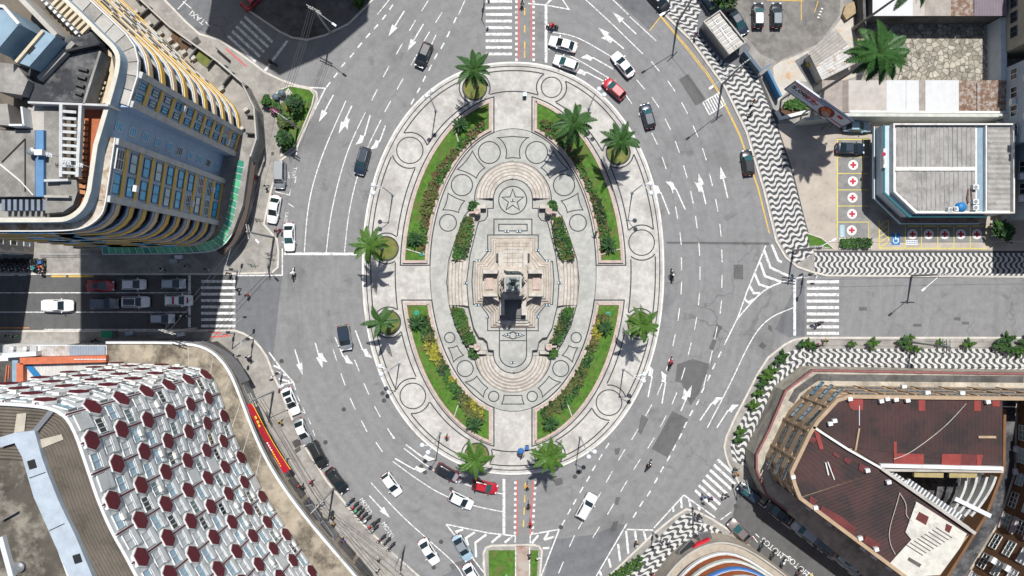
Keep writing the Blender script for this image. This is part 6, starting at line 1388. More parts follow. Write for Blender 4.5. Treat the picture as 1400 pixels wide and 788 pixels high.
def car_meshes(kind):
    if kind in CM: return CM[kind]
    Lc, Wc, zb, zr, c0, c1, c2, c3 = KINDS[kind]; hw = Wc / 2
    X = lambda f: (f - .5) * Lc
    d = {}
    # body shell: stations from rear to front
    st = [(0, .80, .62, .60), (.02, .90, .72, .42), (.08, .97, zb - .04, .30), (.2, 1, zb, .24), (.4, 1, zb, .22), (.6, 1, zb, .22), (.76, .995, zb - .02, .24), (.88, .97, zb - .12, .28), (.96, .88, zb - .24, .36), (1, .72, .60, .46)]
    if kind in ('hatch', 'suv', 'van', 'micro'): st[1] = (.015, .93, zb - .1, .42); st[2] = (.05, .98, zb, .3)
    prof = lambda w, zt, z0: [(-w * .93, z0), (-w, z0 + .16), (-w, zt - .14), (-w * .965, zt - .03), (-w * .84, zt), (-w * .4, zt + .035), (0, zt + .045), (w * .4, zt + .035), (w * .84, zt), (w * .965, zt - .03), (w, zt - .14), (w, z0 + .16), (w * .93, z0)]
    mb = MB(); vs = []; fs = []; n = 13
    for f, kw, zt, z0 in st:
        for y, z in prof(hw * kw, zt, z0): vs.append((X(f), y, z))
    for i in range(len(st) - 1):
        for k in range(n - 1): a = i * n + k; fs.append((a, a + 1, a + n + 1, a + n))
    fs += [tuple(range(n)), tuple(range((len(st) - 1) * n, len(st) * n))[::-1]]
    if kind == 'pickup': pass
    mb.add(vs, fs); d['body'] = mb
    # cabin: belt ring -> roof ring
    bw, rw = hw * .90, hw * .74; crown = .05
    base = [(X(c0), bw * .9), (X(c0) + .25, bw), (X(c3) - .35, bw), (X(c3), bw * .86)]
    roof = [(X(c1), rw * .94), (X(c1) + .25, rw), (X(c2) - .3, rw), (X(c2), rw * .93)]
    ringb = [(x, y, zb) for x, y in base] + [(x, -y, zb) for x, y in base[::-1]]
    ringr = [(x, y, zr - .04) for x, y in roof] + [(x, -y, zr - .04) for x, y in roof[::-1]]
    top = [(x * .97 + .03 * (X(c1) + X(c2)) / 2, y * .82, zr) for x, y in roof] + [(x * .97 + .03 * (X(c1) + X(c2)) / 2, -y * .82, zr) for x, y in roof[::-1]]
    m2 = MB(); N = 8; m2.add(ringb + ringr + top, [(i, (i + 1) % N, N + (i + 1) % N, N + i) for i in range(N)] + [(N + i, N + (i + 1) % N, 2 * N + (i + 1) % N, 2 * N + i) for i in range(N)] + [tuple(range(2 * N, 3 * N))])
    d['cabin'] = m2
    def panel(q, o=.012, ins=.028):   # glass panel slightly proud of the cabin face
        q = [Vector(p) for p in q]; c = sum(q, Vector()) / len(q); nn = (q[1] - q[0]).cross(q[2] - q[0]).normalized()
        if nn.dot(c - Vector((0, 0, zb * .6))) < 0: nn = -nn
        v = [p + (c - p).normalized() * ins * 1.2 + nn * o for p in q]; return MB().add(v + [p - nn * .01 for p in v], [tuple(range(len(v))), tuple(range(2 * len(v) - 1, len(v) - 1, -1))] + [(i, (i + 1) % len(v), len(v) + (i + 1) % len(v), len(v) + i) for i in range(len(v))])
    d['windscreen'] = panel([ringb[3], ringb[4], ringr[4], ringr[3]]); d['rear_window'] = panel([ringb[0], ringb[7], ringr[7], ringr[0]])
    for s, (i, j) in ((1, (1, 2)), (-1, (6, 5))):
        b0, b1, r0, r1 = Vector(ringb[i]), Vector(ringb[j]), Vector(ringr[i]), Vector(ringr[j])
        mbm, mrm = b0.lerp(b1, .5), r0.lerp(r1, .5)
        if kind != 'van' or True:
            d['side_window', s, 0] = panel([b0, mbm, mrm, r0]); d['side_window', s, 1] = panel([mbm, b1, r1, mrm])
    wx = (X(.18), X(.81)); r = .31 if kind not in ('suv', 'pickup') else .35
    for ix, x in enumerate(wx):
        for s in (-1, 1):
            m = MB()
            def disc(rr, y0, y1, mi): m.add([(x + rr * cos(2 * pi * k / 16), y, r + rr * sin(2 * pi * k / 16)) for y in (y0, y1) for k in range(16)], [(k, (k + 1) % 16, 16 + (k + 1) % 16, 16 + k) for k in range(16)] + [tuple(range(16)), tuple(range(31, 15, -1))], mi)
            disc(r, s * (hw - .21), s * (hw + .005), 0); disc(r * .6, s * (hw - .01), s * (hw + .012), 1); d['wheel', ix, s] = m
    for s in (-1, 1):
        d['headlight', s] = MB().box(X(.965), s * hw * .66, .66, .22, hw * .36, .14, -s * .35); d['tail_light', s] = MB().box(X(.018), s * hw * .74, .78, .12, hw * .3, .2, s * .2)
        d['mirror', s] = MB().box(X(c3) - .28, s * (hw + .08), zb + .06, .14, .2, .14, s * .2)
    d['bumper', 1] = MB().box(X(.992), 0, .42, .14, hw * 1.4, .2); d['bumper', 0] = MB().box(X(.006), 0, .45, .12, hw * 1.5, .22)
    d['number_plate'] = MB().box(X(0) - .06, 0, .62, .02, .42, .13)
    if kind in ('suv', 'van'):
        for s in (-1, 1): d['roof_rail', s] = MB().tube([(X(c1) + .25, s * rw * .86, zr + .03), (X(c2) - .25, s * rw * .86, zr + .03)], .03, 5)
    out = {}
    for k, m in d.items():
        nm = k[0] if isinstance(k, tuple) else k
        o = m.build(nm, [TYRE, RIM] if nm == 'wheel' else [CARC['white']], None, nm in ('body',)); out[k] = o.data; bpy.data.objects.remove(o)
    CM[kind] = out; return out
def car(px, py, dx, dy, kind, col, label, roof=None, hood=None, glass=None, sc=1.0, group=None, extra=None, name=None, z=0.012, h=.9):
    x, y = P(px, py, h)
    t = thing(name or {'hatch': 'hatchback', 'sedan': 'sedan_car', 'suv': 'sport_utility_vehicle', 'van': 'minivan', 'pickup': 'pickup_truck', 'micro': 'small_car'}[kind], label, 'car', x, y, z, group, heading(dx, dy)); t.scale = (sc, sc, sc)
    for k, me in car_meshes(kind).items():
        nm = k[0] if isinstance(k, tuple) else k
        o = bpy.data.objects.new(nm, me); C.objects.link(o); o.parent = t
        if nm != 'wheel':
            m = {'body': CARC[col], 'cabin': CARC[roof or col], 'windscreen': glass or CGLASS, 'rear_window': CGLASS, 'side_window': CGLASS, 'headlight': HLAMP, 'tail_light': TLAMP, 'mirror': CARC[col], 'bumper': PLASTIC, 'number_plate': PLATE, 'roof_rail': METALG}[nm]
            o.material_slots[0].link = 'OBJECT'; o.material_slots[0].material = m
    Lc, Wc, zb, zr, c0, c1, c2, c3 = KINDS[kind]
    def tp(nm, x0, x1, w, zz, m): MB().box(((x0 + x1) / 2 - .5) * Lc, 0, zz, (x1 - x0) * Lc, w, .02).build(nm, m, None).parent = t
    if hood: tp('bonnet_panel', c3 + .02, .93, Wc * .72, zb + .0, CARC[hood])
    if extra == 'sunroof': tp('sunroof', c1 + .06, c2 - .02, Wc * .52, zr + .012, CGLASS)
    if extra == 'police':
        tp('light_bar', .36, .42, Wc * .66, zr + .09, TLAMP); lettering_local(t, 'POLICIA', (.30 - .5) * Lc, zr + .02); tp('bonnet_stripe', .80, .86, Wc * .5, zb + .03, TLAMP)
    if extra == 'taxi': tp('green_bonnet', .86, .95, Wc * .72, zb - .08, CARC['green']); tp('roof_sign', .42, .46, .5, zr + .1, WHITE)
    if extra == 'load': tp('load_cover', .03, c0 - .01, Wc * .8, zb + .05, CARC[col]); 
    if extra == 'rack':
        for f in (.2, .36): tp('roof_bar', f, f + .01, Wc * .78, zr + .06, DARK)
    return t
def lettering_local(t, txt, x, z):
    cu = bpy.data.curves.new('t', 'FONT'); cu.body = txt; cu.size = .34; cu.align_x = 'CENTER'; cu.align_y = 'CENTER'; cu.extrude = .004
    o = bpy.data.objects.new('t', cu); C.objects.link(o); me = bpy.data.meshes.new_from_object(o.evaluated_get(bpy.context.evaluated_depsgraph_get())); bpy.data.objects.remove(o); me.materials.clear(); me.materials.append(CARC['lightblue'])
    q = bpy.data.objects.new('lettering', me); C.objects.link(q); q.parent = t; q.location = (x, 0, z); q.rotation_euler = (0, 0, pi / 2)
car(579, 75, -65, 150, 'hatch', 'black', 'black hatchback driving along the straight arrows towards the dashed lanes', sc=1.02)
car(495, 220, -45, 165, 'suv', 'navy', 'dark navy sport utility vehicle between solid white lanes', glass=CGLASST)
car(382, 239, -3, 150, 'van', 'silver', 'silver minivan parked in the taxi bay by the triangular garden')
car(374, 286, -25, 140, 'sedan', 'white', 'white sedan parked in the kerb bay behind the silver minivan')
car(395, 324, 3, 150, 'sedan', 'white', 'white sedan pulling out at the end of the white stop line', glass=CGLASST)
car(471, 462, 27, 155, 'micro', 'silver', 'small two-tone car with dark blue roof and silver bonnet', roof='navy', sc=1.22, extra=None)
car(397, 549, 55, 130, 'sedan', 'white', 'white car with black rear roof parked by the hatched paint', extra='sunroof')
car(413, 591, 55, 130, 'sedan', 'silver', 'silver sedan parked between white car and black sport utility vehicle', roof='white')
car(434, 622, 65, 125, 'suv', 'black', 'black sport utility vehicle parked behind the yellow bay line')
car(460, 658, 95, 125, 'sedan', 'black', 'glossy black sedan parked beside the row of motorcycles')
car(535, 663, 90, 125, 'hatch', 'white', 'white hatchback alone in the lane beside the long straight arrow', extra=None)
car(586, 755, 75, 120, 'sedan', 'white', 'white sedan passing the hatched kerb paint')
car(632, 750, 70, 120, 'sedan', 'lightblue', 'pale blue sedan touching the chevron triangle of the median', roof='silver')
car(647, 789, 70, 110, 'sedan', 'white', 'white convertible entering the avenue beside the median')
car(612, 647, 115, 65, 'hatch', 'maroon', 'maroon hatchback with black roof and silver bonnet near the plaza rim', roof='black', hood='silver')
car(630, 685, 130, 65, 'hatch', 'white', 'white hatchback behind the red car at the cycle crossing')
car(663, 666, 130, 32, 'hatch', 'red', 'bright red hatchback waiting at the cycle crossing under a palm', glass=CGLASST)
car(802, 693, 70, -125, 'suv', 'white', 'white sport utility vehicle driving up the dashed lanes past the motorcyclist')
car(770, 60, -137, -40, 'sedan', 'white', 'white taxi with green nose waiting at the cycle crossing', extra='taxi', name='taxi', glass=CGLASS)
car(774, 86, -125, -45, 'hatch', 'white', 'white hatchback waiting beside the white and green taxi', glass=CGLASST)
car(840, 121, -110, -100, 'hatch', 'red', 'crimson hatchback with teal windscreen curving past the plaza lamp', glass=CGLASST)
car(852, 88, -100, -120, 'sedan', 'white', 'white sedan just ahead of the crimson hatchback')
car(886, 158, -38, -135, 'hatch', 'navy', 'dark teal hatchback following the crimson hatchback', glass=CGLASST)
car(1023, 222, -5, -37, 'hatch', 'black', 'black hatchback pulled up on the yellow line by wave pavement', glass=CGLASST)
car(1009, 30, 150, 240, 'sedan', 'navy', 'dark blue sedan parked behind the newsstand', glass=CGLASST, z=.14)
car(1037, 21, 0, -150, 'hatch', 'black', 'black hatchback with silver roof in the car park', roof='silver', z=.14, glass=CGLASST)
car(1062, 21, 0, -150, 'hatch', 'black', 'black car with grey roof in the car park bay', z=.14, roof='grey')
car(1171, 173, 150, 6, 'sedan', 'lightblue', 'light blue car half hidden under the billboard', z=.14, glass=CGLASST)
car(1163, 203, 150, 5, 'sedan', 'navy', 'dark navy car in the top bay of the red cross parking', z=.14)
car(901, 0, 100, 110, 'sedan', 'black', 'black car cut by the edge beside the wave pavement')
car(346, -3, 60, -60, 'sedan', 'red', 'dark red car in the shaded north street')
car(136, 391, 150, 0, 'sedan', 'red', 'red sedan at the kerb of the shaded left street', glass=CGLASST, extra='sunroof')
car(182, 389, 150, 0, 'hatch', 'white', 'white hatchback in front of the red sedan', sc=.98)
car(236, 388, 150, 0, 'hatch', 'silver', 'silver hatchback first in the kerb lane at the zebra')
car(142, 415, 150, 0, 'suv', 'grey', 'grey sport utility vehicle behind the black-roofed white car')
car(185, 413, 150, 0, 'suv', 'white', 'white sport utility vehicle with a black panoramic roof', extra='sunroof')
car(244, 411, 150, 0, 'suv', 'white', 'white police car with red light bar at the stop line', extra='police', name='police_car')
car(78, 418, 150, 0, 'pickup', 'white', 'white pickup truck in the sunlit gap of the left street', extra='load', sc=1.08)
car(221, 436, 150, 0, 'hatch', 'silver', 'silver hatchback in the lane by the railings')
car(1012, 727, -140, -140, 'sedan', 'taupe', 'taupe sedan parked at the wave pavement corner', glass=CGLASST)
for x, y, c, lb, k in ((1025, 675, 'navy', 'dark car at the head of the shaded parking row', 'hatch'), (1064, 701, 'black', 'second car in the shaded parking row, black with teal glass', 'sedan'), (1100, 727, 'silver', 'silver sport utility vehicle in the shaded parking row', 'suv'), (1128, 746, 'grey', 'grey hatchback parked behind the shaded silver vehicle', 'hatch'), (1165, 771, 'lightblue', 'pale blue sedan last in the shaded parking row', 'sedan')):
    car(x, y, -150, -115, k, c, lb, glass=CGLASST)

# ---------------------------------------------------------------- people
SKIN = [mat('skin_a', (.38, .21, .13), .6, 0), mat('skin_b', (.22, .11, .065), .6, 0), mat('skin_c', (.48, .30, .2), .6, 0)]
HAIR = mat('hair_dark', (.015, .01, .008), .7, 0)
CLO = {k: mat('cloth_' + k, v, .85, .1, 4, obj=True) for k, v in {'red': (.42, .02, .03), 'white': (.60, .60, .58), 'black': (.018, .018, .02), 'navy': (.02, .03, .07), 'grey': (.16, .16, .17), 'green': (.03, .19, .09), 'yellow': (.5, .36, .05), 'pink': (.45, .06, .2), 'blue': (.04, .13, .33), 'khaki': (.27, .21, .13), 'teal': (.03, .17, .18), 'orange': (.5, .2, .04), 'purple': (.13, .06, .2)}.items()}
POSES = {}
def pose(key):
    if key in POSES: return POSES[key]
    v = [list(p) for p in HV]
    if key == 'walk': v[12] = [-.1, .22, .5]; v[13] = [-.1, .2, .08]; v[14] = [-.1, .36, .05]; v[16] = [.1, -.04, .48]; v[17] = [.1, -.32, .12]; v[18] = [.1, -.22, .03]; v[6] = [-.27, -.14, 1.14]; v[7] = [-.24, -.1, .9]; v[9] = [.27, .16, 1.16]; v[10] = [.22, .36, 1.05]
    if key == 'ride':
        for i in range(11): v[i][2] -= .12
        for i in (2, 3, 4, 5, 8): v[i][1] += .16
        v[6] = [-.30, .3, 1.1]; v[7] = [-.28, .52, 1.0]; v[9] = [.30, .3, 1.1]; v[10] = [.28, .52, 1.0]
        v[11][2] = v[15][2] = .8; v[12] = [-.17, .36, .72]; v[13] = [-.17, .26, .34]; v[14] = [-.17, .38, .28]; v[16] = [.17, .36, .72]; v[17] = [.17, .26, .34]; v[18] = [.17, .38, .28]
    if key == 'reach': v[6] = [-.34, .2, 1.2]; v[7] = [-.3, .44, 1.15]; v[9] = [.34, .16, 1.25]; v[10] = [.4, .42, 1.25]
    POSES[key] = skin_fig('person_' + key, v, HR, HE, SKIN[0])
    me = POSES[key]; me.materials.append(SKIN[0]); me.materials.append(SKIN[0])   # slots: skin, top, trousers
    zt = 1.46 - (.12 if key == 'ride' else 0)
    for p in me.polygons:
        c = p.center
        if c.z > zt: p.material_index = 0
        elif c.z > .93 - (.12 if key == 'ride' else 0): p.material_index = 0 if (abs(c.x) > .25 and c.z < 1.12) else 1
        else: p.material_index = 0 if (c.z < .09) else (2 if abs(c.x) < .24 or key == 'ride' else 0)
    return me
hm = MB().lathe(0, .02, [(.12, 1.66), (.135, 1.72), (.12, 1.79), (.06, 1.83)], 10); hm.lathe(0, -.04, [(.11, 1.58), (.125, 1.66), (.1, 1.74)], 10)
_o = hm.build('hair', HAIR, None, True); HAIRME = _o.data; bpy.data.objects.remove(_o)
hm = MB().lathe(0, .02, [(.15, 1.58), (.165, 1.70), (.15, 1.79), (.08, 1.85), (.02, 1.86)], 12); _o = hm.build('helmet', HAIR, None, True); HELME = _o.data; bpy.data.objects.remove(_o)
def person(px, py, top, bot, label, key='walk', rz=None, z=.13, skin=None, helmet=None, parent_loc=None, hat=None, group=None):
    me = pose(key); o = bpy.data.objects.new('person', me); C.objects.link(o); x, y = parent_loc if parent_loc else P(px, py, .9)
    o.location = (x, y, z); o.rotation_euler = (0, 0, random.uniform(0, 6.28) if rz is None else rz); o.scale = (1.12, 1.12, 1.02)
    for sl, m in zip(o.material_slots, (random.choice(SKIN) if skin is None else SKIN[skin], CLO[top], CLO[bot])): sl.link = 'OBJECT'; sl.material = m
    h = bpy.data.objects.new('helmet' if helmet else 'hair', HELME if helmet else HAIRME); C.objects.link(h); h.parent = o
    if key == 'ride': h.location = (0, .16, -.12)
    if helmet: h.material_slots[0].link = 'OBJECT'; h.material_slots[0].material = CLO[helmet]
    return tag(o, label, 'person', group)
for a in ((611, 597, 'red', 'green', 'person in red top and green trousers walking on the plaza mosaic', 'walk'), (713, 622, 'khaki', 'black', 'person in khaki standing beside the blue parasol on plaza', 'stand'),
          (391, 629, 'white', 'black', 'person in white crossing the tram-line pavement by the red sign', 'walk'), (384, 577, 'yellow', 'black', 'person in yellow with backpack near the lamp pole', 'walk'), (426, 659, 'red', 'navy', 'person with red parasol-like top by the shopping cart', 'walk'), (408, 664, 'red', 'black', 'person in red top walking beside one in black', 'walk'), (414, 665, 'black', 'black', 'person in black walking beside one in red', 'walk'),
          (431, 692, 'white', 'black', 'person in white top in the crowd by grey awning', 'stand'), (436, 690, 'khaki', 'navy', 'person in khaki top in the crowd by grey awning', 'stand'), (429, 700, 'black', 'grey', 'person in black top in the crowd by grey awning', 'walk'), (424, 687, 'purple', 'black', 'person in purple top in the crowd by grey awning', 'stand'), (455, 707, 'black', 'khaki', 'person in black walking behind the motorcycles', 'walk'), (456, 716, 'orange', 'khaki', 'person in orange walking behind the motorcycles', 'walk'), (469, 739, 'purple', 'black', 'person in purple near the ramp railing', 'walk'), (516, 780, 'white', 'black', 'person in white at the railing by hatched kerb paint', 'walk'), (518, 764, 'grey', 'white', 'person in grey stepping along the pavement edge', 'walk'),
          (338, 404, 'red', 'black', 'person in red crossing beside the zebra on the left street', 'walk'), (325, 396, 'black', 'black', 'person in black at the end of the left zebra', 'walk'), (313, 374, 'black', 'navy', 'person in black waiting at the kerb corner', 'stand'), (283, 368, 'teal', 'white', 'person in teal in the shade beside the kerb', 'walk'), (342, 490, 'navy', 'black', 'two-person walkers group member in navy by the kerb curve', 'walk'), (339, 488, 'white', 'grey', 'person in white walking with one in navy', 'walk'), (350, 243, 'red', 'black', 'person in red in shade near brown awning', 'stand'), (364, 255, 'white', 'navy', 'person in white walking beside the parked silver minivan', 'walk'), (384, 315, 'pink', 'black', 'person in pink beside the white sedan pulling out', 'walk'), (378, 316, 'red', 'navy', 'person in red stepping off the kerb to the white sedan', 'walk'), (338, 315, 'red', 'black', 'person in red in awning shade by pole', 'stand'),
          (223, 368, 'white', 'navy', 'person in white in shaded pavement by kerb', 'walk'), (256, 364, 'khaki', 'teal', 'person in khaki pushing a cart on shaded pavement', 'walk'), (13, 459, 'green', 'white', 'person in green on the shaded south pavement', 'walk'), (23, 460, 'green', 'green', 'person in dark green at the sunlit pavement edge', 'walk'), (130, 466, 'black', 'black', 'person in black beside the railings', 'walk'),
          (1118, 472, 'pink', 'red', 'person in pink with red skirt on the wave pavement', 'walk'), (1128, 466, 'yellow', 'black', 'person in yellow at the kerb of the right street', 'walk'), (1029, 609, 'red', 'black', 'person in red in the podium shade on wave pavement', 'stand'), (1005, 641, 'teal', 'khaki', 'person in teal waiting at the diagonal zebra', 'stand'), (1007, 648, 'orange', 'navy', 'person in orange waiting at the diagonal zebra', 'stand'), (972, 681, 'purple', 'grey', 'person in purple on the diagonal zebra', 'walk'), (962, 679, 'blue', 'black', 'person in blue on the diagonal zebra', 'walk'), (990, 679, 'white', 'grey', 'person in white on the diagonal zebra', 'walk'), (994, 677, 'grey', 'black', 'person in grey on the diagonal zebra', 'walk'),
          (952, 703, 'white', 'black', 'person in white on the pavement nose by zebra', 'stand'), (957, 706, 'black', 'khaki', 'person in black on the pavement nose by zebra', 'walk'), (892, 786, 'red', 'black', 'person in red on the wave mosaic near plants', 'walk'), (1029, 139, 'orange', 'black', 'person in orange on the wave pavement by parked fence', 'walk'), (1025, 156, 'black', 'black', 'person in black on the wave pavement', 'walk'), (951, 48, 'purple', 'navy', 'person in purple in the newsstand shadow', 'stand'), (724, 760, 'navy', 'navy', 'person in navy walking up the brick path of the median', 'walk'),
          (870, 742, 'khaki', 'black', 'person in khaki by the hatched paint strips', 'stand'), (915, 744, 'navy', 'grey', 'person in navy on the wave mosaic corner', 'walk'), (905, 738, 'white', 'grey', 'person in white on the wave mosaic corner', 'walk'), (815, 318, 'green', 'navy', 'person in green sitting place at the bed border', 'stand')):
    zz = .13 if not (a[0] in (338, 325, 384, 378, 972, 962, 990, 994, 870)) else .02
    if a[0] in (611, 713, 815): zz = .16
    person(a[0], a[1], a[2], a[3], a[4].replace('two-person walkers group member', 'person').replace('parasol-like ', '').replace('sitting place at', 'standing at'), 'walk' if a[5] == 'walk' else 'reach', z=zz)

# ---------------------------------------------------------------- motorcycles and bicycles
def moto_proto():
    d = {}
    for x in (-.62, .62):
        m = MB(); R = .3
        for i in range(20):
            pass
        ringo = []
        m.add([(x + rr * cos(2 * pi * k / 18), y, .3 + rr * sin(2 * pi * k / 18)) for rr, y in ((.30, -.05), (.30, .05), (.19, .05), (.19, -.05)) for k in range(18)], [(q * 18 + k, q * 18 + (k + 1) % 18, ((q + 1) % 4) * 18 + (k + 1) % 18, ((q + 1) % 4) * 18 + k) for q in range(4) for k in range(18)])
        d['wheel', x] = (m, TYRE)
    tank = MB().lathe(0, 0, [(.02, 0)], 6); tk = MB(); tk.tube([(-.05, 0, .78), (.12, 0, .86), (.32, 0, .82), (.42, 0, .72)], [.08, .15, .15, .07], 10); d['tank'] = (tk, None)
    s = MB().tube([(-.62, 0, .86), (-.4, 0, .80), (-.1, 0, .76)], [.07, .12, .11], 8); d['seat'] = (s, PLASTIC)
    f = MB().tube([(-.62, 0, .3), (-.1, 0, .42), (.15, 0, .35)], .06, 6).tube([(-.1, 0, .42), (-.3, 0, .75)], .05, 6).tube([(.15, 0, .35), (.4, 0, .75)], .05, 6); f.box(.05, 0, .42, .38, .26, .3); d['engine_frame'] = (f, METALG)
    k = MB(); [k.tube([(.62, s_ * .08, .3), (.44, s_ * .08, .86)], .03, 5) for s_ in (-1, 1)]; d['fork'] = (k, METALG)
    d['handlebar'] = (MB().tube([(.30, -.36, .98), (.42, -.2, 1.0), (.45, 0, .95), (.42, .2, 1.0), (.30, .36, .98)], .03, 5), DARK)
    d['headlight'] = (MB().lathe(.55, 0, [(.06, .78), (.1, .84), (.06, .92)], 10), HLAMP); d['mudguard'] = (MB().tube([(.45, 0, .64), (.62, 0, .66), (.8, 0, .58)], [.08, .09, .06], 8), None); d['rear_rack'] = (MB().box(-.72, 0, .84, .3, .26, .06), DARK); d['exhaust'] = (MB().tube([(.1, -.16, .3), (-.5, -.18, .34), (-.75, -.18, .4)], [.03, .05, .05], 6), METALG)
    out = {}
    for k_, (m, mm) in d.items():
        nm = k_[0] if isinstance(k_, tuple) else k_; o = m.build(nm, [mm or CARC['black']], None, nm in ('tank', 'seat', 'mudguard')); out[k_] = (o.data, mm is None); bpy.data.objects.remove(o)
    return out
MO = moto_proto()
def moto(px, py, dx, dy, col, label, group=None, rider=None, box=None, z=.012, sc=1.1, rlabel=None):
    x, y = P(px, py, .6); t = thing('motorcycle', label, 'motorcycle', x, y, z, group, heading(dx, dy)); t.scale = (sc, sc, sc)
    for k, (me, paintit) in MO.items():
        nm = k[0] if isinstance(k, tuple) else k; o = bpy.data.objects.new(nm, me); C.objects.link(o); o.parent = t
        if paintit: o.material_slots[0].link = 'OBJECT'; o.material_slots[0].material = CARC[col]
    if box: MB().box(-.72, 0, 1.1, .46, .5, .46).build('delivery_box', CLO[box], None).parent = t
    if rider:
        a = heading(dx, dy); person(0, 0, rider[0], rider[1], rlabel, 'ride', a - pi / 2, z + .02, helmet=rider[2], parent_loc=(x - .22 * cos(a), y - .22 * sin(a)))
    return t
MG = 'motorcycles parked in the kerb row'
for i, (x, y, c) in enumerate(((478, 687, 'blue'), (484, 692.5, 'red'), (488, 697.5, 'green'), (492, 702, 'black'), (496, 706.5, 'maroon'), (501, 711, 'white'), (507, 719, 'red'), (511, 724, 'silver'), (513, 715, 'black'), (521, 737, 'maroon'), (528, 741, 'navy'), (534, 748, 'black'))):
    moto(x, y, -60 + random.uniform(-8, 8), 55, c, {'blue': 'blue motorcycle at the yellow end of the kerb row', 'green': 'green motorcycle in the kerb row', 'white': 'white motorcycle in the kerb row', 'silver': 'silver motorcycle in the kerb row', 'navy': 'navy motorcycle in the kerb row by the hatched paint'}.get(c, {'red': 'red motorcycle in the kerb row', 'black': 'black motorcycle in the kerb row', 'maroon': 'maroon motorcycle in the kerb row'}.get(c)), MG)
for i, (x, y, c, s) in enumerate(((1041, 747, 'navy', 'navy motorcycle beside the painted word MOTOS'), (1056, 760, 'black', 'black motorcycle between the painted words MOTOS'), (1070, 771, 'white', 'white motorcycle beside the curved balcony building'), (1091, 784, 'maroon', 'maroon motorcycle by the yellow corner of the moto bay'))): moto(x, y, 60, -95, c, s, 'motorcycles in the marked moto bay')
for i in range(13): moto(-2 + i * 5.2, 362 + (i % 2) * 1.5, random.uniform(-12, 12), 100, ['black', 'grey', 'black', 'maroon'][i % 4], ('maroon' if i % 4 == 3 else 'grey' if i % 4 == 1 else 'black') + ' motorcycle in the shaded row on the left street', 'motorcycles in the shaded row', z=.012 if False else .135)
moto(401, 374, 5, -100, 'white', 'white scooter with a rider in white crossing below the stop line', rider=('white', 'white', 'white'), rlabel='rider in white on the white scooter')
moto(371, 86, -100, -45, 'black', 'black motorcycle in the shade at the diagonal stop line', rider=('black', 'black', 'black'), rlabel='rider in black at the shaded stop line')
moto(919, 376, -8, -100, 'black', 'black motorcycle riding the inner dashed lane past the asphalt seam', rider=('black', 'grey', 'white'), rlabel='rider in black with white helmet in the inner lane')
moto(917, 496, 25, -100, 'red', 'red and black motorcycle passing the tarred patches', rider=('red', 'black', 'black'), rlabel='rider in red and black beside the tarred patches')
moto(887, 636, 45, -80, 'black', 'black motorcycle ahead of the white sport utility vehicle', rider=('black', 'khaki', 'black'), rlabel='rider in black and khaki ahead of white car')
moto(755, 36, -100, -6, 'red', 'red motorcycle waiting at the north stop line', rider=('red', 'black', 'red'), rlabel='rider in red waiting at the north stop line')
moto(251, 432, 100, 8, 'black', 'black motorcycle waiting in shade at the left stop line', rider=('black', 'black', 'white'), rlabel='rider in black with white helmet in the shade')
moto(59, 366, 10, 100, 'red', 'red motorcycle with blue delivery box at the end of the shaded row', box='blue', rider=('orange', 'navy', 'red'), rlabel='rider in orange at the end of the shaded row'); moto(54, 372, 60, 60, 'navy', 'navy motorcycle with a teal delivery box by the yellow kerb', box='teal')
moto(1117, 443, -90, 30, 'navy', 'navy motorcycle crossing the right zebra', rider=('navy', 'black', 'black'), rlabel='rider in navy crossing the right zebra')
def bicycle(px, py, dx, dy, label, top, bot, rl, col='black', rider=True):
    x, y = P(px, py, .6); a = heading(dx, dy); t = thing('bicycle', label, 'bicycle', x, y, .012, None, a)
    for xx in (-.52, .52):
        MB().tube([(xx + .33 * cos(2 * pi * k / 20), 0, .33 + .33 * sin(2 * pi * k / 20)) for k in range(21)], .025, 5).build('wheel', TYRE, None).parent = t
    MB().tube([(-.52, 0, .33), (0, 0, .3), (.42, 0, .8), (-.18, 0, .78), (0, 0, .3)], .025, 5).tube([(-.52, 0, .33), (-.18, 0, .78)], .02, 5).tube([(.52, 0, .33), (.40, 0, .92)], .025, 5).build('frame', CARC[col], None).parent = t
    MB().box(-.2, 0, .88, .24, .14, .07).build('saddle', PLASTIC, None).parent = t; MB().tube([(.32, -.28, .98), (.42, 0, .96), (.32, .28, .98)], .022, 5).build('handlebar', DARK, None).parent = t
    if rider: person(0, 0, top, bot, rl, 'ride', a - pi / 2, .1, parent_loc=(x - .2 * cos(a), y - .2 * sin(a)))
bicycle(721, 665, 0, 100, 'bicycle beside the yellow dash at the plaza end of the cycle crossing', 'orange', 'black', 'cyclist in orange at the plaza end of the cycle crossing'); bicycle(722.5, 691, 3, 100, 'bicycle midway on the cycle crossing', 'black', 'khaki', 'cyclist in black midway on the cycle crossing'); bicycle(725, 716, 5, 100, 'red bicycle nearest the median on the cycle crossing', 'red', 'maroon' if 'maroon' in CLO else 'red', 'cyclist in red nearest the median', 'red'); bicycle(714, 5, 0, 100, 'bicycle entering the north cycle crossing', 'white', 'black', 'cyclist in white entering the north cycle crossing')
for i, (x, y) in enumerate(((352, 300), (368, 347), (370, 354), (345, 362))): bicycle(x, y, 100, 15, 'parked bicycle on the pavement corner ' + ['near the kerb kink', 'by the pole shadow', 'next to another parked bicycle', 'under the pole wires'][i], 'red', 'red', '', ['black', 'navy', 'black', 'green'][i], False)
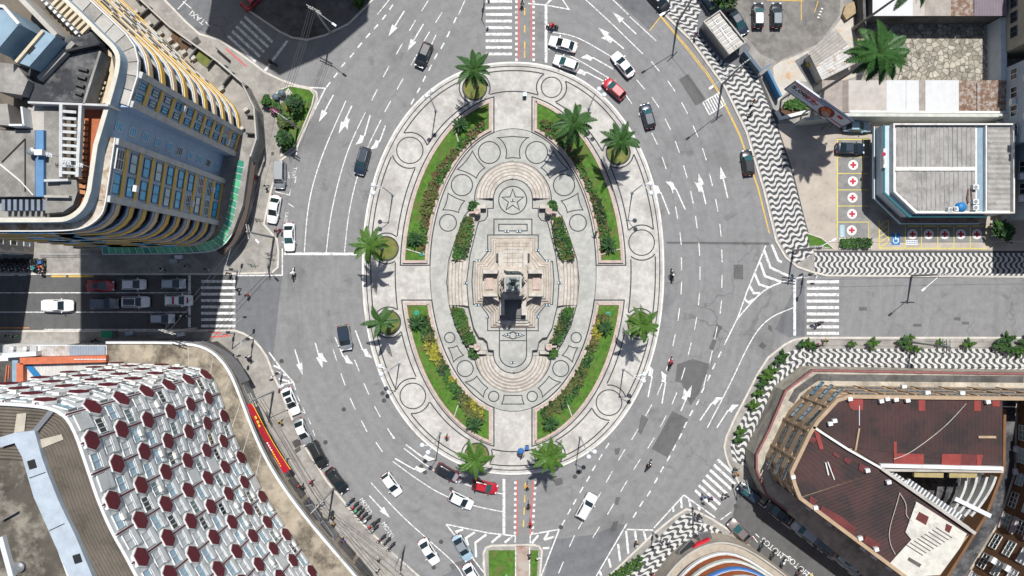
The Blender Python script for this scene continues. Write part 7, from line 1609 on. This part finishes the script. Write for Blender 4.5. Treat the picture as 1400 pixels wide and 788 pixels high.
# ================================================================ street furniture, wires, planting
LAMPC = mat('lamp_head', (.66, .70, .72), .3, 0, metal=.1); POLEC = mat('pole_concrete', (.33, .32, .30), .85, .15, 1); POLEM = mat('pole_galvanised', (.40, .43, .45), .4, .1, 1, metal=.4)
def street_lamp(base, heads, h, label, group=None, z=.15):
    x, y = P(*base); t = thing('street_lamp', label, 'street lamp', x, y, z, group)
    MB().tube([(x, y, z), (x, y, z + .6), (x, y, h)], [.16, .11, .06], 10).build('pole', POLEM, t); MB().lathe(x, y, [(.28, z), (.28, z + .12), (.14, z + .2)], 12).build('base_plate', POLEM, t)
    for hp in heads:
        hx, hy = P(*hp, h + .3); MB().tube([(x, y, h - .1), ((x + hx) / 2, (y + hy) / 2, h + .35), (hx, hy, h + .3)], .05, 6).build('arm', METALW, t)
        MB().lathe(hx, hy, [(.06, h + .12), (.32, h + .2), (.36, h + .32), (.2, h + .42), (.04, h + .45)], 14).build('lamp_head', LAMPC, t, True)
    MB().lathe(x, y, [(.1, h - .2), (.13, h), (.05, h + .1)], 10).build('finial', POLEM, t)
for base, heads, lb in (((596, 152), [(583, 131), (591, 124)], 'near the dark leafy palm'), ((537, 267), [(510, 253), (510, 264)], 'above the bright feathery palm'), ((546, 497), [(519, 501), (521, 512)], 'below the short leaning palm'), ((602, 591), [(577, 609), (585, 619)], 'by the person in red and green'),
                        ((793, 597), [(813, 618), (805, 625)], 'beside the bushy light green palm'), ((852, 505), [(881, 512), (880, 521)], 'below the yellow-green palm'), ((864, 264), [(889, 251), (890, 264)], 'facing four lane arrows'), ((805, 149), [(819, 122), (826, 130)], 'next to the crimson hatchback')):
    street_lamp(base, heads, 9.6, 'double-armed white street lamp on the plaza rim ' + lb)
def utility_pole(base, h, label, arm=(1, 0), lamp=None, trafo=False, cross=2, z=.12):
    x, y = P(*base); t = thing('utility_pole', label, 'utility pole', x, y, z)
    MB().tube([(x, y, z), (x, y, h)], [.19, .11], 10).build('pole', POLEC, t)
    a = heading(*arm)
    for k in range(cross):
        zz = h - .35 - k * .9; c = MB().box(x, y, zz, 2.2, .12, .12, a).build('crossarm', POLEC, t)
        for s in (-1, -.4, .4, 1): MB().lathe(x + cos(a) * s, y + sin(a) * s, [(.05, zz + .06), (.07, zz + .14), (.04, zz + .24)], 8).build('insulator', METALW, c)
    if trafo: MB().lathe(x + .45, y, [(.28, h - 2.9), (.3, h - 2.8), (.3, h - 1.9), (.1, h - 1.8)], 12).build('transformer', METALG, t)
    if lamp:
        hx, hy = P(*lamp, h - 1); MB().tube([(x, y, h - 1.2), (hx, hy, h - .9)], .05, 6).build('lamp_arm', POLEM, t); MB().box(hx, hy, h - .95, .7, .28, .14, atan2(hy - y, hx - x)).build('lamp_head', LAMPC, t)
    return (x, y, h)
p1 = utility_pole((452, 45), 10.8, 'concrete utility pole with many wires on the shaded corner', (60, 30), (457, 34))
p2 = utility_pole((408, 176), 10.2, 'utility pole standing in the triangular garden', (60, 40))
p3 = utility_pole((375, 325), 12.5, 'tall utility pole with lamp arm by the bicycle corner', (10, 60), (352, 330))
p4 = utility_pole((269, 449), 11, 'utility pole at the railings of the left street', (60, 20))
p5 = utility_pole((456, 668), 11, 'utility pole with transformer behind the glossy black sedan', (50, -50), None, True)
p6 = utility_pole((374, 535), 10.5, 'utility pole with lamp by the hatched kerb paint', (30, 60), (385, 528))
p7 = utility_pole((1084, 343), 11.5, 'utility pole with transformer and long lamp arm on wave corner', (60, 8), (1140, 328), True, 3)
p8 = utility_pole((1246, 468), 11, 'utility pole with three crossarms between pavement plants', (0, 60), None, True, 3)
p9 = utility_pole((926, 31), 12, 'lamp pole with long shadow beside the newsstand', (40, -40), (905, 20), cross=1)
p10 = utility_pole((987, 116), 12, 'lamp pole by the white road grid and yellow line', (40, -30), (972, 120), cross=1)
p11 = utility_pole((1246, 377), 9.5, 'slim pole at the kerb opposite the red cross bays', (60, 0), (1262, 396), cross=1)
p12 = utility_pole((553, 745), 10, 'utility pole at the railing below the motorcycles', (50, 50), cross=1)
WIRE = mat('wire', (.05, .05, .055), .6, 0)
def wires(a, b, label, offs=(-.8, 0, .8), sag=.7, r=.02, dz=0):
    d = Vector(b) - Vector(a); n = Vector((-d.y, d.x, 0)).normalized(); t = thing('power_line', label, 'wires', (a[0] + b[0]) / 2, (a[1] + b[1]) / 2, (a[2] + b[2]) / 2)
    for o in offs:
        pts = []
        for k in range(13):
            q = k / 12; p = Vector(a).lerp(Vector(b), q) + n * o; p.z -= sag * 4 * q * (1 - q) + dz; pts.append(tuple(p))
        MB().tube(pts, r, 4).build('wire', WIRE, t)
wires(p1, p2, 'overhead wires from the shaded corner pole to the garden pole', (-.5, -.2, .2, .5), r=.03)
wires(p3, p4, 'overhead wires crossing the left zebra', (-.3, .3), r=.035); wires(p6, p5, 'overhead wires above the shopfront pavement', r=.03); wires(p5, p12, 'overhead wires beside the ramp railing', r=.03); wires(p2, p3, 'overhead wires past the silver minivan', (-.4, .4), r=.02)
wires(p7, (p7[0] + 75, p7[1] + .5, 11), 'overhead wires along the wave pavement street', (-.6, .6), r=.02); wires(p8, (p8[0] + 60, p8[1], 11), 'overhead wires running from the three-crossarm pole', r=.03); wires(p8, (*P(1083, 466), 9.5), 'overhead wires from the three-crossarm pole to the corner', r=.03); wires(p9, p10, 'overhead wires between the two lamp poles', (0,), r=.025)
def traffic_signal(base, tip, label, h=5.6, z=.12, head2=True):
    x, y = P(*base); tx, ty = P(*tip, h); t = thing('traffic_signal', label, 'traffic light', x, y, z)
    MB().tube([(x, y, z), (x, y, h), (tx, ty, h + .25)], [.11, .08, .05], 8).build('mast', POLEM, t)
    for (hx, hy, hz) in ((tx, ty, h - .35),) + (((x, y + .25, 2.9),) if head2 else ()):
        o = MB().box(hx, hy, hz, .34, .26, 1.0).build('signal_head', DARK, t)
        for k, m_ in enumerate((TLAMP, mat('lens_amber', (.4, .2, .02), .3, 0), mat('lens_green', (.02, .3, .12), .3, 0))): MB().box(hx, hy - .14, hz + .3 - k * .3, .18, .04, .18).build('lens', m_, o)
for b_, t_, lb in (((325, 371), (316, 341), 'traffic signal mast at the left zebra corner'), ((321, 455), (333, 434), 'traffic signal at the curve of the shopfront kerb'), ((386, 510), (370, 520), 'traffic signal beside the hatched triangle paint'), ((347, 464), (325, 487), 'traffic signal mast over the shopfront pavement'), ((893, 727), (905, 745), 'traffic signal at the hatched strips by wave mosaic'), ((950, 700), (962, 690), 'traffic signal at the pavement nose by zebra'), ((1098, 378), (1112, 388), 'traffic signal at the right zebra'), ((1010, 662), (1020, 656), 'traffic signal at the diagonal zebra corner'), ((318, 101), (336, 118), 'traffic signal at the tower podium corner'), ((662, 5), (668, 1), 'traffic signal at the north zebra')): traffic_signal(b_, t_, lb)

# ---- triangular garden and its shrubs
gp = [(383, 124), (397, 118), (424, 123), (430, 130), (427, 145), (404, 200), (385, 214), (384, 180), (377, 160), (366, 142)]
tg = thing('triangle_garden', 'triangular grass garden with shrubs at the road corner', 'garden bed', *P(402, 165), .12)
MB().prism(PP(gp), .1, .2).build('lawn', GRASS, tg); MB().wall(PP(gp), .18, .1, .27, True).build('kerb', KERB, tg)
def shrub(px, py, r, h, mis, label, n=170, sizes=(.35, .5), name='shrub', z=.15, trunk=True):
    x, y = P(px, py); t = thing(name, label, 'tree' if name == 'tree' else 'shrub', x, y, z); mb = MB()
    if trunk:
        MB().tube([(x, y, z), (x + .05, y, z + h * .55)], [.06 + r * .004, .04], 7).build('trunk', MATS['palm_trunk'], t)
        if name == 'tree':
            for k in range(5): a = k * 1.26; MB().tube([(x, y, z + h * .4), (x + cos(a) * r * S * .6, y + sin(a) * r * S * .6, z + h * .75)], [.07, .03], 6).build('limb', MATS['palm_trunk'], t)
    cl = [(random.uniform(0, 6.28), sqrt(random.random()), random.random()) for _ in range(max(6, n // 16))]
    for i in range(n):
        ca, cr, cz = random.choice(cl); R = r * S
        bx = x + R * cr * cos(ca) * .75 + random.gauss(0, R * .17); by = y + R * cr * sin(ca) * .75 + random.gauss(0, R * .17)
        bz = z + h * (.35 + .6 * (1 - cr * cr * .7) * (.4 + .6 * cz)) + random.uniform(-.15, .15)
        mi = random.choice(mis)
        for k in range(4):
            a = random.uniform(0, 6.28); el = random.uniform(-.3, 1.0); ln = random.choice(sizes) * random.uniform(.7, 1.2); d = Vector((cos(a) * cos(el), sin(a) * cos(el), sin(el) * .7)); s_ = Vector((-sin(a), cos(a), random.uniform(-.5, .5))) * ln * .3; b = Vector((bx, by, bz))
            mb.add([b, b + d * ln * .5 + s_, b + d * ln, b + d * ln * .5 - s_], [(0, 1, 2, 3)], mi)
    o = mb.build('crown', LEAFM, t); o['kind'] = 'stuff'; return t
shrub(408, 146, 12, 3.2, [0, 0, 0, 1], 'dark bushy tree at the garden triangle corner', 420, name='tree'); shrub(369, 141, 6, 2.2, [1, 0, 1], 'egg-shaped bush by two round bins'); shrub(394, 197, 12, 2.8, [0, 1, 0], 'dark round shrub at the tip of the triangular garden', 300)
shrub(379, 149, 6, 1.3, [1, 1, 0], 'low green shrub by the magenta flowers'); shrub(378, 153, 3, 1.6, [5, 5, 5, 1], 'magenta flowering shrub in the triangular garden', 70); shrub(393, 168, 11, 1.4, [4, 0, 1, 4], 'olive mixed shrub amid the triangular garden', 240); shrub(397, 150, 3, .9, [2, 3], 'yellow croton by the dark bushy tree', 50)
shrub(387, 186, 7, 1.4, [1, 4, 0], 'olive green shrub behind the dark round shrub', 150)
shrub(986, 3, 18, 5.0, [0, 0, 1, 4], 'dense olive tree beside the newsstand', 700, name='tree', sizes=(.4, .55)); shrub(1398, 118, 12, 4, [1, 1, 2, 0], 'yellow green bush by the pale blue building', 260, sizes=(.6, .8)); shrub(1361, 318, 13, 3.2, [0, 0, 1], 'dark leafy shrub beside the last red cross bay', 300, sizes=(.6, .8)); shrub(1292, 665, 10, 6, [1, 0, 2], 'courtyard shrub under the white pergola slats', 220); shrub(1265, 658, 12, 5, [0, 1, 0], 'dark courtyard shrub in the triangular yard', 260)
shrub(462, 4, 9, 2.5, [0, 1, 4], 'shaded shrub on the north corner', 160) if False else None
shrub(493, 8, 8, 2.5, [1, 4, 0], 'sunlit shrub at the edge of the shaded north corner', 200)
# pavement plants along the south-east mosaic
PLG = 'ornamental plants lining the south-east pavement'
def orn(px, py, key, label, n=10, sc=1.0, group=None):
    x, y = P(px, py); t = thing('ornamental_plant', label, 'plant', x, y, .13, group); MB().tube([(x, y, .1), (x, y, .7)], [.06, .04], 6).build('stem', MATS['palm_trunk'], t); rosette(t, key, .5, n, spread=sc)
for i, (x, y, k, s) in enumerate(((1068, 486, 'small_dark', 1.4), (1063, 492, 'small_dark', 1.3), (1052, 506, 'small', 1.4), (1046, 514, 'small', 1.5), (1040, 524, 'small_dark', 1.2), (1034, 536, 'small', 1.2), (1102, 469, 'small', 1.2), (1094, 470, 'small_dark', 1.2), (1110, 473, 'small_dark', 1.1), (1028, 553, 'small', 1.4), (1010, 588, 'small', 1.3), (1008, 600, 'small_dark', 1.2), (1162, 470, 'small', 1.0), (1190, 469, 'small', 1.5), (1231, 467, 'small_dark', 1.4), (1241, 461, 'small', 1.0), (1240, 474, 'small', 1.2), (1250, 478, 'small', 1.0), (1281, 468, 'small', 1.0), (1320, 470, 'small', 1.4), (1372, 463, 'small_dark', 1.7), (1376, 477, 'small_dark', 1.8), (1390, 480, 'small', 1.6), (1398, 466, 'small_dark', 1.8), (1360, 472, 'small_dark', 1.4))):
    orn(x, y, k, ('dark' if 'dark' in k else 'light') + ' green spiky plant in the row along the mosaic pavement', 8, s, PLG)
for i in range(16): orn(834 + i * 2.6 + (i % 3) * 2, 786 - i * 1.7 + (i % 3) * 4, ['small', 'small_dark'][i % 2], 'small spiky croton plant in the kerbside bed by the hatched strips', 7, .8, 'kerbside croton plants')
# ---- bins, parasol, boxes, railings, stalls
BIN = mat('bin_blue_grey', (.09, .12, .15), .5, .1, 1)
for i, (x, y) in enumerate(((388, 130), (380, 135.5))):
    wx, wy = P(x, y); t = thing('recycling_bin', 'large round blue-grey recycling bin ' + ['next to the dark tree', 'next to the egg-shaped bush'][i], 'bin', wx, wy, .13); MB().lathe(wx, wy, [(.42, .12), (.5, 1.2), (.5, 1.35)], 18).build('body', BIN, t); MB().lathe(wx, wy, [(.53, 1.35), (.4, 1.55), (.12, 1.62), (.02, 1.62)], 18).build('lid', BIN, t, True)
MB_ = MB().sheet(PP([(377, 138), (395, 121), (400, 128), (383, 144)]), .215).build('bin_pad', CONCL, tg)
wx, wy = P(712, 613); t = thing('parasol', 'blue parasol beside the person in khaki on the plaza', 'parasol', wx, wy, ZP); MB().lathe(wx, wy, [(.55, 2.2), (.3, 2.42), (.02, 2.5)], 8).build('canopy', CLO['blue'], t); MB().tube([(wx, wy, ZP), (wx, wy, 2.4)], .025, 5).build('pole', METALG, t)
for x, y, lb in ((720.5, 610.5, 'blue waste bin near the parasol on plaza'), (717.5, 131.5, 'dark bin with pale blue lid on the plaza by the north panel')):
    wx, wy = P(x, y); t = thing('waste_bin', lb, 'bin', wx, wy, ZP); MB().box(wx, wy, ZP + .45, .5, .5, .9).build('body', PLASTIC, t); MB().box(wx, wy, ZP + .95, .58, .58, .12).build('lid', CLO['blue'] if y > 300 else CARC['lightblue'], t)
def railing(pts, label, h=1.05, z=.12, m=METALW, step=1.6):
    w = PP(pts); t = thing('railing', label, 'railing', *w[0], z)
    for p in resample(w, step): MB().tube([(*p, z), (*p, z + h)], .035, 5).build('post', m, t)
    for zz in (h, h * .5): MB().tube([(*p, z + zz) for p in w], .03, 5).build('rail', m, t)
railing([(57, 348), (128, 348)], 'white barrier along the shaded pavement of the left street', step=3); railing([(150, 457), (262, 456)], 'grey railing on the south side of the left street', m=METALG); railing([(535, 752), (598, 812)], 'railing beside the tram-line pavement', m=METALG)
st = thing('street_stall', 'small stall with green canopy by the left street railing', 'stall', *P(156, 456)); wx, wy = P(156, 456); MB().prism([(wx - .85, wy - .5), (wx + .85, wy - .5), (wx + .85, wy + .5), (wx - .85, wy + .5)], 2.0, 2.2).build('canopy', mat('stall_green', (.02, .25, .12), .6, .1, 1), st); MB().box(wx, wy, .6, 1.4, .8, .95).build('counter', METALG, st); [MB().tube([(wx + a, wy + b, .12), (wx + a, wy + b, 2.1)], .03, 5).build('post', METALG, st) for a in (-.75, .75) for b in (-.42, .42)]
for x, y, lb, c in ((180, 456, 'pale blue crate cart by the left street railing', 'lightblue'), (250, 457, 'white cart by the end of the grey railing', 'white'), (247, 352, 'white bench box in the tower shade', 'white'), (240, 357, 'grey bench box in the tower shade', 'silver')):
    wx, wy = P(x, y); t = thing('cart', lb, 'cart', wx, wy, .12); MB().box(wx, wy, .55, 1.2, .6, .6, .1).build('box', CARC[c], t); [MB().box(wx + a, wy + b, .22, .22, .06, .22).build('wheel', TYRE, t) for a in (-.4, .4) for b in (-.3, .3)]; MB().tube([(wx + .6, wy - .2, .8), (wx + .85, wy, 1.0), (wx + .6, wy + .2, .8)], .02, 5).build('handle', METALG, t)
# traffic sign posts on the median and pavement
for x, y, lb, c in ((692, 786, 'tall white post standing on the median lawn', WHITE), (736, 757, 'white sign board on the narrow lawn of the median', WHITE), (1128, 790, 'white bus stop sign', WHITE)):
    if x > 1000: continue
    wx, wy = P(x, y); t = thing('sign_post', lb, 'sign', wx, wy, .13); MB().tube([(wx, wy, .1), (wx, wy, 3.6 if x < 700 else 2.2)], .07 if x > 700 else .14, 8).build('post', METALW, t); MB().box(wx, wy, 3.3 if x < 700 else 2.1, .7, .1, .6, .3).build('board', c, t)
# paving joints and drain lines on the shopfront pavement
for d in (0, 5, 10): MB().ribbon(PP(smooth([(352, 548), (378, 590), (410, 648), (452, 708), (520, 790)], 2)), .1, .1245 + d * .0001).build('paving_joint', CONCD, bpy.data.objects['pavement_southwest']) if d == 0 else MB().ribbon(offset(PP(smooth([(352, 548), (378, 590), (410, 648), (452, 708), (520, 790)], 2)), d * .09), .08, .1246 + d * .0001).build('paving_joint', CONCD, bpy.data.objects['pavement_southwest'])
for pl in ([(399, 604), (408, 599), (413, 608), (404, 613)], [(403, 615), (410, 610), (412, 615), (405, 620)]): MB().sheet(PP(pl), .1262 + zn()).build('drain_grate', CONCD, bpy.data.objects['pavement_southwest'])
for pl in ([(262, 56), (270, 50), (276, 58), (267, 65)], [(359, 223), (364, 220), (364, 229), (358, 229)], [(371, 208), (375, 208), (375, 213), (371, 213)]): MB().sheet(PP(pl), .1262 + zn()).build('drain_grate', CONCD, bpy.data.objects['pavement_northwest'])
for pts in ([(309, 67), (337, 91)], [(285, 452.8), (312, 458)], [(287, 461), (316, 459)]): MB().ribbon(PP(pts), .22, .128 + zn()).build('tactile_strip', RPAINT, bpy.data.objects['pavement_northwest' if pts[0][1] < 200 else 'pavement_southwest'])
for pts in ([(351, 140), (341, 160)], [(316, 84), (298, 68)]): MB().wall(PP(pts), .12, .1, 1.0).build('low_rail', DARK, bpy.data.objects['pavement_northwest'])
